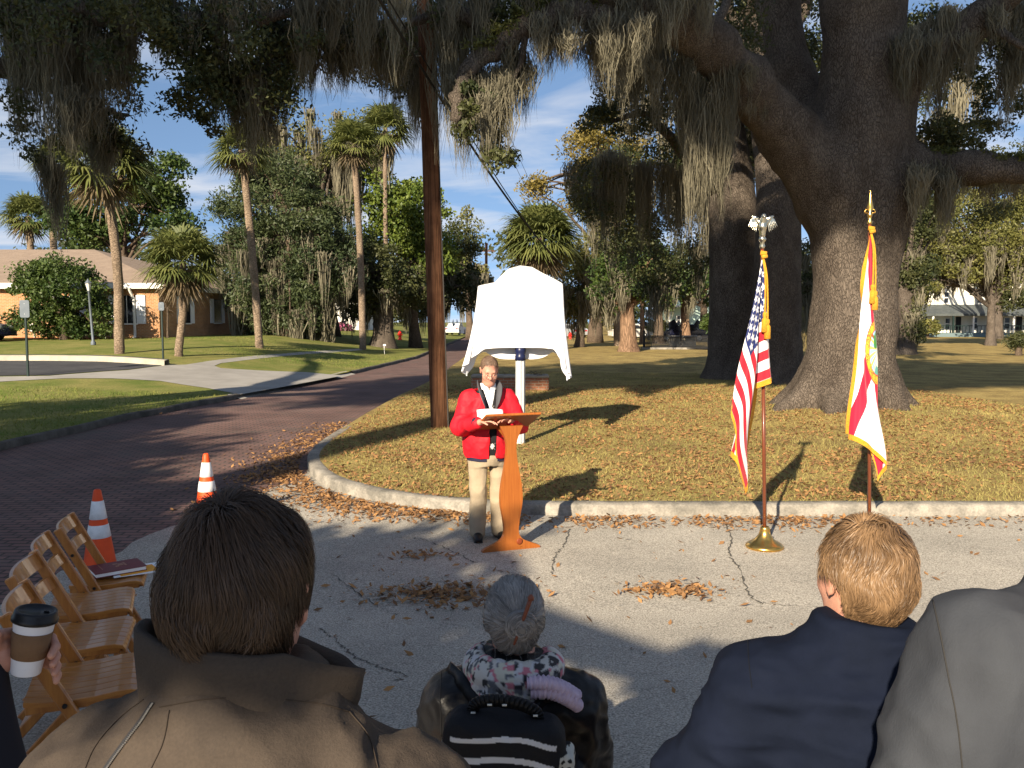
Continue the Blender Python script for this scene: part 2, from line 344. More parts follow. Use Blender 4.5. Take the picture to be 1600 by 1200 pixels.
        for ax in range(3):
            sl0 = [slice(None)]*3; sl1 = [slice(None)]*3; sl0[ax] = slice(0, -1); sl1[ax] = slice(1, None)
            x = ins[tuple(sl0)] != ins[tuple(sl1)]; E = np.argwhere(x); fl = ins[E[:, 0], E[:, 1], E[:, 2]]
            u, v = (ax+1) % 3, (ax+2) % 3
            ok = (E[:, u] > 0) & (E[:, v] > 0); E = E[ok]; fl = fl[ok]
            def cid(du, dv):
                Q = E.copy(); Q[:, u] += du; Q[:, v] += dv; return idm[Q[:, 0], Q[:, 1], Q[:, 2]]
            q = np.stack([cid(-1, -1), cid(0, -1), cid(0, 0), cid(-1, 0)], 1); q[~fl] = q[~fl][:, ::-1]; Fs.append(q)
        return V, np.concatenate(Fs)
def relax(V, F, it=2, lam=.5):
    V = V.copy(); e = np.concatenate([F[:, [0, 1]], F[:, [1, 2]], F[:, [2, 3]], F[:, [3, 0]]]); cnt = np.zeros(len(V)); np.add.at(cnt, e[:, 0], 1); np.add.at(cnt, e[:, 1], 1); cnt[cnt == 0] = 1
    for _ in range(it):
        A = np.zeros_like(V)
        for d in range(3): A[:, d] = np.bincount(e[:, 0], V[e[:, 1], d], len(V))+np.bincount(e[:, 1], V[e[:, 0], d], len(V))
        V = V+lam*(A/cnt[:, None]-V)
    return V
def vnormals(V, F):
    n = np.cross(V[F[:, 2]]-V[F[:, 0]], V[F[:, 3]]-V[F[:, 1]]); A = np.zeros_like(V)
    for c in range(4):
        for d in range(3): A[:, d] += np.bincount(F[:, c], n[:, d], len(V))
    return A/(np.linalg.norm(A, axis=1)[:, None]+1e-12)
def wrinkle(V, F, amp, freq, seed=0, stretch=(1, 1, 1), ridge=True, oct=3, mask=None):
    n = vnormals(V, F); off = Vector((seed*7.3, seed*3.1, seed*1.7)); st = np.array(stretch)*freq; d = np.zeros(len(V))
    for i, p in enumerate(V*st):
        q = Vector(p)+off; a = mnoise.noise(q)
        d[i] = (1-2*abs(a)*1.6) if ridge else a
        if oct > 1: d[i] += .45*mnoise.noise(q*2.3)
        if oct > 2: d[i] += .22*mnoise.noise(q*5.1)
    if mask is not None: d *= mask
    return V+n*(d*amp)[:, None]
# ------------------------------------------------------------------ leaves, moss, strands
def unit(n):
    v = rng.normal(size=(n, 3)); return v/np.linalg.norm(v, axis=1)[:, None]
def leafquads(C, size, aspect=.5, updown=0.0, jitter=.35, flat=0.0):
    n = len(C); d = unit(n); d[:, 2] -= updown; nn = unit(n); nn[:, 2] += flat
    s = np.cross(d, nn); s /= np.linalg.norm(s, axis=1)[:, None]+1e-9; d = np.cross(nn, s) if flat else d; d /= np.linalg.norm(d, axis=1)[:, None]
    L_ = (size*rng.uniform(1-jitter, 1+jitter, n))[:, None]/2; W = L_*aspect
    V = np.stack([C-d*L_, C+s*W-d*L_*.1, C+d*L_, C-s*W-d*L_*.1], 1).reshape(-1, 3)
    return V, np.arange(4*n).reshape(-1, 4), np.repeat(rng.uniform(0, 1, n), 4)
def clusters(cs, rs, n_per, size, aspect=.5, squash=.75, updown=0.0):
    out = []
    for c, r in zip(cs, rs):
        u = unit(n_per)*(rng.uniform(0, 1, n_per)**.45)[:, None]*r; u[:, 2] *= squash; out.append(np.asarray(c)+u)
    C = np.concatenate(out); V, F, var = leafquads(C, size, aspect, updown)
    tone = np.repeat(rng.uniform(-.35, .35, len(cs)), n_per*4); return V, F, np.clip(var*.6+.2+tone, 0, 1)
def ribbons(P, Wd, side):                       # P (n,k,3) centre lines, Wd (n,k) widths, side (n,3)
    n, k, _ = P.shape; s = side[:, None, :]*(Wd[..., None]/2)
    V = np.stack([P-s, P+s], 2).reshape(-1, 3); b = (np.arange(n)*k*2)[:, None]+(np.arange(k-1)*2)[None]
    F = np.stack([b, b+1, b+3, b+2], -1).reshape(-1, 4); return V, F
def moss(anchors, Ls, n_per=45, spread=.12, width=.014, seg=5):
    Ps = []; Ws = []; Vv = []
    for a, Lm in zip(anchors, Ls):
        n = max(8, int(n_per*min(1.6, .5+Lm))); off = rng.normal(size=(n, 3))*np.array([spread, spread, .05]); ln = Lm*rng.beta(2.0, 1.6, n)*1.0; ln[:3] = Lm
        t = np.linspace(0, 1, seg+1); sway = rng.normal(size=(n, 1, 3))*.05*np.array([1, 1, 0])
        P = a+off[:, None, :]*(1-.55*t[None, :, None])+sway*np.sin(t*5+rng.uniform(0, 6))[None, :, None]*Lm**.5+rng.normal(size=(n, seg+1, 3))*np.array([.024, .024, .0])
        P[..., 2] -= ln[:, None]*t; Ps.append(P); Ws.append(np.outer(rng.uniform(.6, 1.5, n), width*np.array([.9, 1.3, 1.1, .9, .6, .15])[:seg+1])); Vv.append(np.repeat(np.clip(rng.uniform(0, 1)*.7+rng.uniform(0, .3, n), 0, 1), 2*(seg+1)))
    P = np.concatenate(Ps); W = np.concatenate(Ws); an = rng.uniform(0, np.pi, len(P)); side = np.stack([np.cos(an), np.sin(an), 0*an], 1)
    V, F = ribbons(P, W, side); return V, F, np.concatenate(Vv)
def hair(c, r, R, n, mask, flow, length, width, lift=.012, seg=5, wav=.0, base=1.0):
    """strands lying on an ellipsoid; mask and flow work on unit directions in the head frame"""
    U = unit(n*3); U = U[mask(U)][:n]; n = len(U); pos = U*r*base; Ps = [pos]; r = np.asarray(r, float)
    ln = length*rng.uniform(.6, 1.25, n); up = rng.uniform(.2, 1, n); jt = rng.normal(size=(n, 3))*.09
    lk = np.array([[mnoise.noise(Vector(p*16)), mnoise.noise(Vector(p*16)+Vector((9, 0, 0))), mnoise.noise(Vector(p*16)+Vector((0, 9, 0)))] for p in pos])*(.35+wav*4); up *= .45+1.1*np.clip(.5+lk[:, 0], 0, 1)
    for k in range(seg):
        u = pos/r; u /= np.linalg.norm(u, axis=1)[:, None]; nr = u/r; nr /= np.linalg.norm(nr, axis=1)[:, None]
        f = flow(u); f = f/(np.linalg.norm(f, axis=1)[:, None]+1e-9)+jt+lk*(k+1)/seg; f -= nr*np.sum(f*nr, 1)[:, None]; f /= np.linalg.norm(f, axis=1)[:, None]+1e-9
        pos = pos+f*(ln/seg)[:, None]; q = np.linalg.norm(pos/r, axis=1); h = base+ (lift*up/np.mean(r))*math.sin(min(1, (k+1)/seg*1.2)*math.pi*.62)
        pos = pos/q[:, None]*h[:, None]; Ps.append(pos)
    P = np.stack(Ps, 1); fwd = P[:, -1]-P[:, 0]; nr = P[:, 0]/np.linalg.norm(P[:, 0], axis=1)[:, None]
    side = np.cross(fwd, nr+rng.normal(size=(n, 3))*.4); side /= np.linalg.norm(side, axis=1)[:, None]+1e-9
    W = np.outer(rng.uniform(.6, 1.4, n), width*np.array([1, 1, .95, .8, .55, .2])[:seg+1])
    V, F = ribbons(P, W, side); V = V@R.T+np.array(c)
    cl = np.array([mnoise.noise(Vector(p*22)) for p in P[:, 0]]); return V, F, np.repeat(np.clip(.45+.5*cl+rng.uniform(-.25, .25, n), 0, 1), 2*(seg+1))
# ------------------------------------------------------------------ ground, roads, lawns, kerbs
def gridmesh(name, rows, xl, xr, nx, zf, mat, pw=1.0, clus=None):
    t = np.linspace(0, 1, nx)**pw; V = []
    for y in rows:
        a, b = xl(y), xr(y); x = a+(b-a)*t; V.append(np.stack([x, np.full(nx, y), zf(x, np.full(nx, y))], 1))
    V = np.concatenate(V); n = len(rows); i = np.arange(n-1)[:, None]*nx; j = np.arange(nx-1)[None]
    F = np.stack([i+j, i+j+1, i+nx+j+1, i+nx+j], -1).reshape(-1, 4); return mk(name, V, F, mat)
def polysheet(name, px, off, mat, zoff, step=1.2):
    """px: outline on the ground in photo pixels; filled with a fan of fine triangles that follow the terrain"""
    import bmesh
    P = [gp(x, y, off)[:2] for x, y in px]; return worldsheet(name, P, zoff, mat, step)
def worldsheet(name, P, zoff, mat, step=1.5):
    import bmesh
    bm = bmesh.new(); vs = [bm.verts.new((float(a), float(b), 0)) for a, b in P]; bm.faces.new(vs)
    xs = [p[0] for p in P]; ys = [p[1] for p in P]
    for k in range(2):
        lo, hi = (min(xs), max(xs)) if k == 0 else (min(ys), max(ys)); v = lo+step
        while v < hi:
            co = (v, 0, 0) if k == 0 else (0, v, 0); no = (1, 0, 0) if k == 0 else (0, 1, 0)
            bmesh.ops.bisect_plane(bm, geom=bm.verts[:]+bm.edges[:]+bm.faces[:], plane_co=co, plane_no=no); v += step
    bmesh.ops.triangulate(bm, faces=bm.faces[:])
    for v in bm.verts: v.co.z = float(T(v.co.x, v.co.y))+zoff
    bmesh.ops.recalc_face_normals(bm, faces=bm.faces[:])
    if sum(f.normal.z for f in bm.faces) < 0: bmesh.ops.reverse_faces(bm, faces=bm.faces[:])
    me = bpy.data.meshes.new(name); bm.to_mesh(me); bm.free(); me.materials.append(mat)
    o = bpy.data.objects.new(name, me); COL.objects.link(o); return o
OAK = np.array([6.75, 16.9])
def lawn_z(x, y):
    x = np.asarray(x, float); y = np.asarray(y, float)
    d2 = (x-OAK[0])**2+(y-OAK[1])**2
    return T(x, y)+.112+.28*np.exp(-d2/9.0)+.03*np.sin(x*.7+1)*np.sin(y*.5)*sm((y-10)/4)+.10*sm((y-10)/12)
mat_dirt = M('far_ground', (.10, .12, .04), (.17, .15, .07), scale=.25, rough=1, spec=.05, bump=.4, bscale=6)
mat_grass_r = M('dry_lawn', (.33, .25, .095), (.20, .145, .06), scale=1.1, rough=1, spec=.05, bump=.9, bscale=30, fine=.35, lo=.38, hi=.62)
mat_grass_l = M('green_lawn', (.115, .145, .034), (.225, .205, .07), scale=.7, rough=1, spec=.05, bump=.8, bscale=26, fine=.3)
mat_asphalt = M('worn_asphalt', (.42, .385, .325), (.29, .268, .228), scale=.8, rough=.93, spec=.15, bump=.75, bscale=95, fine=.55, lo=.3, hi=.7, bdist=.008)
mat_brick_road = brickmat('brick_paving', (.185, .105, .09), (.13, .085, .078), (.06, .05, .043), .21, .105, .014, patch=(.12, .105, .09))
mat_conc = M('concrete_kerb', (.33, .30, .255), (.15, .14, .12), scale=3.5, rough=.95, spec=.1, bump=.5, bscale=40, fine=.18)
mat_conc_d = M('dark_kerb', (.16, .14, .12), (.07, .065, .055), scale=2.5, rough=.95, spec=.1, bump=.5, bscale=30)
mat_drive = M('driveway_concrete', (.34, .32, .29), (.26, .245, .22), scale=.8, rough=.95, spec=.1, bump=.15, bscale=40)
mat_lot = M('lot_asphalt', (.05, .05, .053), (.075, .075, .078), scale=.8, rough=.95, spec=.1, bump=.3, bscale=40)
mat_mulch = M('red_mulch', (.22, .05, .02), (.10, .03, .015), scale=12, rough=1, bump=.8, bscale=40)
ys = np.concatenate([np.arange(-40, 0, 4.0), np.arange(0, 8, .4), np.arange(8, 60, 2.0), np.arange(60, 401, 20.0)])
struct(gridmesh('ground', ys, lambda y: -220, lambda y: 220, 90, lambda x, y: T(x, y)-.06, mat_dirt))
# right-hand lawn edge: front edge along y=8.95, rounded corner, then along the brick street
EDGE = np.array([(1.2, 8.93), (.6, 8.95), (-.27, 9.05), (-1.13, 9.38), (-1.79, 9.9), (-2.4, 10.75), (-2.9, 12.2), (-3.05, 14), (-3.0, 17), (-2.6, 23), (-2.4, 30), (-2.4, 60), (-2.6, 120), (-2.8, 300)])
def right_edge(y): return float(np.interp(y, EDGE[:, 1], EDGE[:, 0]))
rows = np.concatenate([8.93+np.array([0, .02, .05, .12, .25, .45, .7, 1.0, 1.4, 1.82, 2.4, 3.27, 4.1, 5.07]), np.arange(14.6, 34, .7), np.arange(34, 80, 3.0), np.arange(80, 301, 20)])
struct(gridmesh('lawn', rows, lambda y: right_edge(y)-.02, lambda y: 150, 120, lawn_z, mat_grass_r, pw=2.2))
lx = lambda y: float(np.interp(y, [0, 13.6, 17.8, 22.9, 32.4, 45.9, 100], [-8.3, -8.2, -8.0, -7.2, -6.2, -5.2, -5.6]))
lxv = np.vectorize(lx)
rows = np.concatenate([np.arange(-20, 12, 2.0), np.arange(12, 60, 1.0), np.arange(60, 301, 15)])
struct(gridmesh('verge', rows, lambda y: -130, lambda y: lx(y), 110, lambda x, y: T(x, y)+.10, mat_grass_l, pw=.45))
struct(gridmesh('brick_road', np.concatenate([np.arange(-20, 0, 2.0), np.arange(0, 9, .3), np.arange(9, 60, 1.0), np.arange(60, 301, 10)]), lambda y: lx(y)-.1, lambda y: right_edge(y)+.05 if y > 13 else -2.6, 30, lambda x, y: T(x, y), mat_brick_road))
# cross street: everything right of the irregular brick / asphalt border
AB = np.array([(-3.75, -20), (-3.8, 2), (-3.85, 5), (-3.75, 6.3), (-3.55, 7.4), (-3.45, 8.3), (-3.2, 9.4), (-2.85, 10.6), (-2.75, 11.6), (-2.9, 12.6)])
rows = np.concatenate([np.arange(-20, 0, 2.0), np.arange(0, 9, .3), np.arange(9, 12.61, .2)])
def abx(y): return float(np.interp(y, AB[:, 1], AB[:, 0]))+.06*math.sin(y*5.3)+.04*math.sin(y*11.7)
def aro(y): return 60. if y < 8.9 else (right_edge(y)+.05 if y > 9.0 else 60.-59.3*(y-8.9)/.1)
struct(gridmesh('street', np.unique(np.concatenate([rows, [8.9, 9.0, 9.05]])), abx, aro, 140, lambda x, y: T(x, y)+.004, mat_asphalt, pw=1.6))
def sweep(path, prof, zf):
    P = np.asarray(path); Tn = np.gradient(P, axis=0); Tn /= np.linalg.norm(Tn, axis=1)[:, None]; Nn = np.stack([-Tn[:, 1], Tn[:, 0]], 1); m = len(prof); V = []
    for i in range(len(P)):
        for o, z in prof:
            q = P[i]+Nn[i]*o; V.append((q[0], q[1], z+zf(P[i][0], P[i][1])+.006*mnoise.noise(Vector((P[i][0]*3, P[i][1]*3, o*20)))))
    i = np.arange(len(P)-1)[:, None]*m; j = np.arange(m-1)[None]; return np.array(V), np.stack([i+j, i+m+j, i+m+j+1, i+j+1], -1).reshape(-1, 4)
kp = spline(np.concatenate([[(60, 8.95), (30, 8.93), (12, 8.93), (5, 8.93), (2.2, 8.93)], EDGE[1:9]]), 260)
V, F = sweep(kp, [(.06, -.05), (.055, .105), (.035, .125), (-.10, .130), (-.135, .11), (-.15, -.05)], lambda x, y: float(T(x, y)))
struct(mk('kerb', V, F[:, ::-1], mat_conc))
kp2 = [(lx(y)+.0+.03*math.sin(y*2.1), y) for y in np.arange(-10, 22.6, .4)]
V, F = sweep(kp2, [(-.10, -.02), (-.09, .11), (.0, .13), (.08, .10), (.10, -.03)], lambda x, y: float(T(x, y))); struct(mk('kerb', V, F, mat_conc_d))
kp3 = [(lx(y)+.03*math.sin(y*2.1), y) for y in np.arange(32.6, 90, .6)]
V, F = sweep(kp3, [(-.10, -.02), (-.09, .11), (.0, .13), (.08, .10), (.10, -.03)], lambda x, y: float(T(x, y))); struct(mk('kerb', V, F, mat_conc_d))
kp4 = [(lx(y)+.03*math.sin(y*2.1), y) for y in np.arange(22.2, 32.7, .4)]
V, F = sweep(kp4, [(-.25, .0), (-.24, -.01), (-.02, .05), (.16, .117), (.25, .05)], lambda x, y: float(T(x, y))); struct(mk('kerb', V, F, mat_drive))
# driveway, parking lot, footpath on the left
struct(polysheet('driveway', [(-60, 598), (0, 597), (100, 592), (175, 592), (250, 596), (325, 607), (376, 617), (455, 603), (538, 587), (480, 582), (400, 579), (345, 576), (335, 572), (350, 566), (300, 570), (262, 571), (200, 579), (75, 588), (-60, 591)], .10, mat_drive, .112))
struct(polysheet('parking_lot', [(-60, 589), (75, 587), (200, 578), (256, 571), (160, 565), (65, 563.5), (-60, 564)], .10, mat_lot, .116))
struct(polysheet('footpath', [(332, 570), (352, 567), (400, 561), (445, 556.5), (520, 551), (566, 547), (566, 544.5), (520, 547.5), (440, 553), (390, 557), (330, 564), (290, 570)], .10, mat_drive, .107))
pk = [gp(x, y, .1)[:2] for x, y in ((-60, 563.5), (65, 563), (160, 564.5), (225, 568), (262, 570.5))]
V, F = sweep(spline(pk, 40), [(-.3, -.05), (-.28, .27), (.15, .30), (.18, .05)], lambda x, y: float(T(x, y))); struct(mk('kerb', V, F, M('pale_kerb', (.44, .40, .31), (.30, .27, .22), scale=2, rough=.95)))  # parking lot kerb in a paler mottled concrete
# cracks in the asphalt: thin dark jagged strips, hairline sheets on the road
mat_crack = M('crack_tar', (.10, .095, .085), rough=1, spec=.05)
mb = MB()
def crack(pts, wd):
    P = spline([gp(x, y) for x, y in pts], 60); P[:, 0] += rng.normal(0, .009, 60); P[:, 1] += rng.normal(0, .012, 60); wv = wd*.45*rng.uniform(.1, 1.2, 60); s = np.array([1, .25, 0])
    V = np.stack([P-s*wv[:, None], P+s*wv[:, None]], 1).reshape(-1, 3); V[:, 2] = T(V[:, 0], V[:, 1])+.009; b = np.arange(59)*2; mb.add(V, np.stack([b, b+1, b+3, b+2], 1))
crack([(1135, 822), (1143, 845), (1141, 868), (1155, 890), (1170, 930), (1190, 945)], .022)
crack([(890, 828), (882, 850), (868, 872), (862, 900)], .020)
crack([(1190, 945), (1300, 950), (1440, 940), (1600, 930)], .010)
crack([(560, 850), (640, 842), (700, 860), (740, 880)], .016)
crack([(520, 900), (600, 955), (640, 960), (705, 940)], .012)
crack([(500, 985), (560, 1030), (640, 1060)], .018)
struct(mb.build('street_cracks', mat_crack, None, world=True))
# grass blades and fallen leaves (nobody could count them)
mat_blade = M('grass_blade', (.40, .325, .12), (.20, .20, .065), var=True, rough=.9, spec=.1, trans=.25)
mat_blade_g = M('green_blade', (.26, .24, .07), (.10, .17, .03), var=True, rough=.9, spec=.1, trans=.25)
def blades(n, xs, ysamp, zf, hgt, wd, keep):
    x = xs(n); y = ysamp(n); k = keep(x, y); x, y = x[k], y[k]; n = len(x); z = zf(x, y); a = rng.uniform(0, 2*np.pi, n); h = hgt*rng.uniform(.5, 1.4, n); lean = rng.normal(0, .6, (n, 2))*h[:, None]
    B = np.stack([x, y, z-.005], 1); s = np.stack([np.cos(a), np.sin(a), 0*a], 1)*(wd*rng.uniform(.7, 1.4, n))[:, None]; tip = B+np.concatenate([lean, h[:, None]], 1)
    V = np.stack([B-s, B+s, tip], 1).reshape(-1, 3); return V, np.arange(3*n).reshape(-1, 3), np.repeat(rng.uniform(0, 1, n), 3)
def pyr(lo, hi): return lambda n: lo*(hi/lo)**rng.uniform(0, 1, n)
edge_v = np.vectorize(right_edge)
V, F, v = blades(90000, lambda n: rng.uniform(-3.2, 11, n), pyr(9.0, 30), lawn_z, .045, .006, lambda x, y: (x > edge_v(y)+.14) & (np.abs(x) < y*.66+.3))
patch = np.array([mnoise.noise(Vector((a*.5, b*.5, 3))) for a, b in V[::3, :2]]); v = np.clip(v*.55+.15+np.repeat(patch, 3)*.7, 0, 1)
tag(mk('grass', V, F, mat_blade, var=v, smooth=False), 'short dry winter grass on the lawn around the big oak', 'grass', kind='stuff')
V, F, v = blades(50000, lambda n: rng.uniform(-24, -5.0, n), pyr(12.5, 46), lambda x, y: T(x, y)+.10, .06, .009, lambda x, y: (x < lxv(y)-.12) & (x > -y*.66-.5) & ((y < 22.5+(-x-8)*.10) | (y > 41+np.maximum(0,-x-8)*.0) | ((x > -13) & (y > 34.5))))
patch = np.array([mnoise.noise(Vector((a*.4, b*.4, 9))) for a, b in V[::3, :2]]); v = np.clip(v*.5+.25+np.repeat(patch, 3)*.9, 0, 1)
tag(mk('grass', V, F, mat_blade_g, var=v, smooth=False), 'greener grass on the verge left of the brick street', 'grass', kind='stuff')
mat_leaf_dry = M('dry_leaf', (.40, .215, .085), (.15, .08, .042), var=True, rough=.85, spec=.2, trans=.15)
Cs = []
n = 70000; x = rng.uniform(-3, 11, n); y = pyr(9.1, 24)(n); k = (x > edge_v(y)+.1) & (np.abs(x) < y*.66+.5) & (np.array([mnoise.noise(Vector((a*.8, b*.8, 1))) for a, b in zip(x, y)]) > rng.uniform(-.7, .5, n)); Cs.append(np.stack([x, y, lawn_z(x, y)+.022], 1)[k])
kpv = kp[(kp[:, 0] < 8)]; i = rng.integers(0, len(kpv)-1, 7500); tt = rng.uniform(0, 1, 7500)[:, None]; b = kpv[i]*(1-tt)+kpv[i+1]*tt; d = kpv[i+1]-kpv[i]; d /= np.linalg.norm(d, axis=1)[:, None]
off = np.abs(rng.normal(0, .24, 7500)); dens = np.array([.5+.9*mnoise.noise(Vector((p[0]*1.3, p[1]*1.3, 5))) for p in b]); boost = np.where(b[:, 0] < -.5, 1.5, .9); k = rng.uniform(0, 1, 7500) < dens*boost+.12
q = b+np.stack([d[:, 1], -d[:, 0]], 1)*-1*(.17+off[:, None]*np.where(b[:, 0] < -1, 1.7, 1.0)[:, None]); Cs.append(np.stack([q[:, 0], q[:, 1], T(q[:, 0], q[:, 1])+.018+rng.uniform(0, .03, 7500)*np.exp(-off*5)], 1)[k])
for (px, py, rx, ry, n) in ((690, 932, .50, .27, 400), (690, 932, .9, .5, 120), (1050, 926, .32, .18, 240), (1050, 926, .6, .35, 70), (660, 870, .3, .12, 60), (420, 748, .6, .5, 260), (350, 800, .5, .5, 120), (180, 648, 1.5, .4, 150)):
    c = gp(px, py); x = c[0]+rng.normal(0, .5, n)*rx; y = c[1]+rng.normal(0, .5, n)*ry; Cs.append(np.stack([x, y, T(x, y)+.014+rng.uniform(0, .02, n)], 1))
n = 420; x = rng.uniform(-3, 6, n); y = rng.uniform(2.2, 8.8, n); Cs.append(np.stack([x, y, T(x, y)+.014], 1))
C = np.concatenate(Cs); V, F, v = leafquads(C, .058, .42, flat=1.6, jitter=.6); tag(mk('fallen_leaves', V, F, mat_leaf_dry, var=v, smooth=False), 'orange brown oak leaves fallen along the kerb and over the lawn', 'leaves', kind='stuff')
# ------------------------------------------------------------------ trees
mat_oak = bark('oak_bark', (.21, .172, .138), (.125, .10, .08), vs=27, bump=.8, dist=.03, ns=2.2, stretch=(1, 1, .36), mixv=.42)
mat_bark = bark('tree_bark', (.17, .125, .09), (.09, .068, .05), vs=18, bump=.7, dist=.02)
mat_redbark = bark('cedar_bark', (.30, .19, .12), (.18, .11, .07), vs=8, stretch=(1, 1, .15), bump=.8, dist=.03)
mat_palmbark = bark('palm_bark', (.33, .25, .18), (.21, .155, .11), vs=10, stretch=(.7, .7, 1.6), bump=.6, dist=.03)
def leafmat(n, a, b): return M(n, a, b, var=True, rough=.55, spec=.35, trans=.28)
lm_oak = leafmat('live_oak_leaf', (.028, .040, .014), (.085, .090, .030))
lm_mag = leafmat('broad_leaf', (.025, .055, .012), (.085, .12, .025))
lm_bright = leafmat('bright_leaf', (.06, .10, .018), (.16, .20, .03))
lm_cedar = leafmat('cedar_leaf', (.030, .050, .020), (.085, .105, .04))
lm_gold = leafmat('golden_leaf', (.12, .10, .025), (.24, .18, .04))
lm_olive = leafmat('olive_leaf', (.075, .085, .022), (.19, .18, .05))
lm_palm = leafmat('palm_leaf', (.075, .10, .028), (.19, .20, .06))
lm_dead = leafmat('dead_frond', (.10, .075, .045), (.22, .165, .095))
lm_moss = M('spanish_moss', (.115, .105, .074), (.27, .245, .175), var=True, rough=1, spec=.05, trans=.3)
lm_fern = leafmat('branch_fern', (.05, .06, .015), (.14, .14, .03))
def stufftag(o): o['kind'] = 'stuff'; return o
def limb(mb, P, r0, r1, seg=8, n=18, wob=.06):
    Q = spline(P, n); Q[1:-1] += rng.normal(0, wob, (n-2, 3))*min(r0*2, 1); mb.tube(Q, np.linspace(r0, r1, n), seg); return Q
def tree(name, label, base, trunk, r0, crowns, lm, leaf=.2, mat=None, group=None, mossn=0, mossL=(1, 2.5), dens=170, cr=.9, parentmat=None, limbs=True, cat='tree', flare=1.5, aspect=.55, squash=.75, moss_low=True, mossw=.035, q0=8):
    """trunk: points above the base; crowns: (centre, radii, number of leaf clusters)"""
    base = np.array(base, float); root = thing(name, label, cat, base, 0, group); mb = MB(); P = np.array([base+(0, 0, -.2)]+[np.array(p) for p in trunk]); Q = spline(P, 16)
    R = np.linspace(r0, r0*.62, 16); R[:4] *= np.array([flare, 1+(flare-1)*.6, 1+(flare-1)*.25, 1+(flare-1)*.08]); V, F = tube(Q, R, 14, rough=.04); mb.add(V, F); top = Q[-1]
    cs = []; rs = []
    for cr_ in crowns:
        c, rad, n = cr_[:3]; crr = cr_[3] if len(cr_) > 3 else cr; c = np.array(c); u = unit(n); rr = rng.uniform(.35, 1.0, n)**.6; p = c+u*rr[:, None]*np.array(rad); cs.append(p); rs.append(crr*rng.uniform(.6, 1.3, n))
        if limbs:
            for k in range(min(7, n)):
                st = Q[rng.integers(q0, 16)]; mid = (st+p[k])/2+(0, 0, .12*np.linalg.norm(p[k]-st)); limb(mb, [st, mid, p[k]], r0*.34, r0*.06, 6, 10)
    mb.build('trunk', mat or mat_bark, root, smooth=True, world=True)
    cs = np.concatenate(cs); rs = np.concatenate(rs); V, F, v = clusters(cs, rs, dens, leaf, aspect, squash); mk('crown', V, F, lm, root, var=v, smooth=False)
    if mossn:
        i = rng.integers(0, len(cs), mossn*3); a = cs[i]+unit(mossn*3)*rs[i][:, None]*.6
        if moss_low: a = a[np.argsort(a[:, 2])][:mossn*2]
        a = a[rng.permutation(len(a))[:mossn]]; V, F, v = moss(a, rng.uniform(mossL[0], mossL[1], len(a)), 34, .22, mossw); stufftag(mk('hanging_moss', V, F, lm_moss, root, var=v, smooth=False))
    return root
def lz(x, y): return float(lawn_z(x, y))
def vz(x, y): return float(T(x, y))+.10
def ctr(px, py, Y, rx, ry, n, depth=None):           # crown ellipse given where the photo shows it and how far off it stands
    s = Y/FPX; return (at(px, py, Y), (rx*s, depth if depth else rx*s*.9, ry*s), n)

# --- the huge live oak: trunk and great limbs as one flowing surface
ox, oy = OAK; oz = lz(ox, oy)-.15
S = SDF((-1.5, 11.0, oz-.3), (15, 20.5, 11.5), .085)
S.path([(ox-.15, oy, oz-.2), (ox-.1, oy, oz+.5), (ox, oy, oz+1.6), (ox+.02, oy, oz+3.2), (ox-.05, oy, oz+4.6), (ox-.05, oy, oz+5.6)], [1.1, .84, .76, .77, .90, .90], k=.25)
for a, r_, l in ((200, .42, 1.75), (165, .35, 1.5), (235, .36, 1.5), (262, .3, 1.35), (300, .40, 1.3), (345, .33, 1.2), (40, .4, 1.6), (100, .4, 1.5)):
    c, s_ = math.cos(math.radians(a)), math.sin(math.radians(a)); S.cap((ox+c*.55, oy+s_*.55, oz+.55), (ox+c*l, oy+s_*l, oz+.0), r_*.85, .13, k=.32)
def AT(*a): return [at(*p) for p in a]
st_r = AT((1350, 330, 16.8), (1352, 200, 16.7), (1352, 100, 16.6), (1346, 0, 16.5), (1340, -150, 16.3)); S.path(st_r, [.82, .70, .64, .66, .6], k=.4)
lb = AT((1300, 300, 16.8), (1235, 215, 16.4), (1165, 130, 15.6), (1110, 70, 14.8), (1030, 15, 14), (940, -25, 13.4)); S.path(lb, [.75, .50, .42, .37, .33, .28], k=.3)
lm2 = AT((1285, 240, 17.6), (1235, 120, 18.2), (1215, 0, 18.5), (1205, -120, 18.5)); S.path(lm2, [.6, .42, .38, .34], k=.3)
rb = AT((1370, 290, 16.9), (1440, 258, 16.4), (1520, 262, 15.8), (1640, 268, 15)); S.path(rb, [.5, .27, .24, .2], k=.3)
rb2 = AT((1370, 180, 16.7), (1440, 95, 16.2), (1530, 30, 15.8), (1640, -60, 15)); S.path(rb2, [.4, .3, .25, .22], k=.3)
S.ell(at(1376, 200, 16.05), (.27, .2, .36), k=.12)
V, F = S.mesh(); V = relax(V, F, 2); V = wrinkle(V, F, .03, 1.6, 3, (1, 1, .35))
oak = thing('live_oak', 'huge live oak with a forked bare trunk standing behind the two flags', 'tree', (ox, oy, oz)); mk('trunk', V, F, mat_oak, oak)
mb = MB(); tips = []
lf = limb(mb, AT((1005, 25, 13.9), (930, 22, 13.6), (850, 28, 13.3), (790, 62, 13.2), (742, 98, 13.1), (718, 140, 13), (712, 190, 13)), .24, .09, 10, 34, .05)
limb(mb, AT((820, 60, 13.2), (815, 95, 13.2), (805, 118, 13.2), (790, 140, 13.2)), .06, .02, 6)
limb(mb, AT((868, 38, 13.3), (885, 60, 13.3), (905, 62, 13.3), (930, 47, 13.3)), .022, .012, 5)
limb(mb, AT((1110, 80, 15), (1060, 60, 16), (1010, 90, 17), (960, 150, 18)), .14, .04, 7)
limb(mb, AT((1110, 300, 20), (1060, 230, 19), (1010, 180, 18.5), (950, 190, 18)), .16, .04, 7)
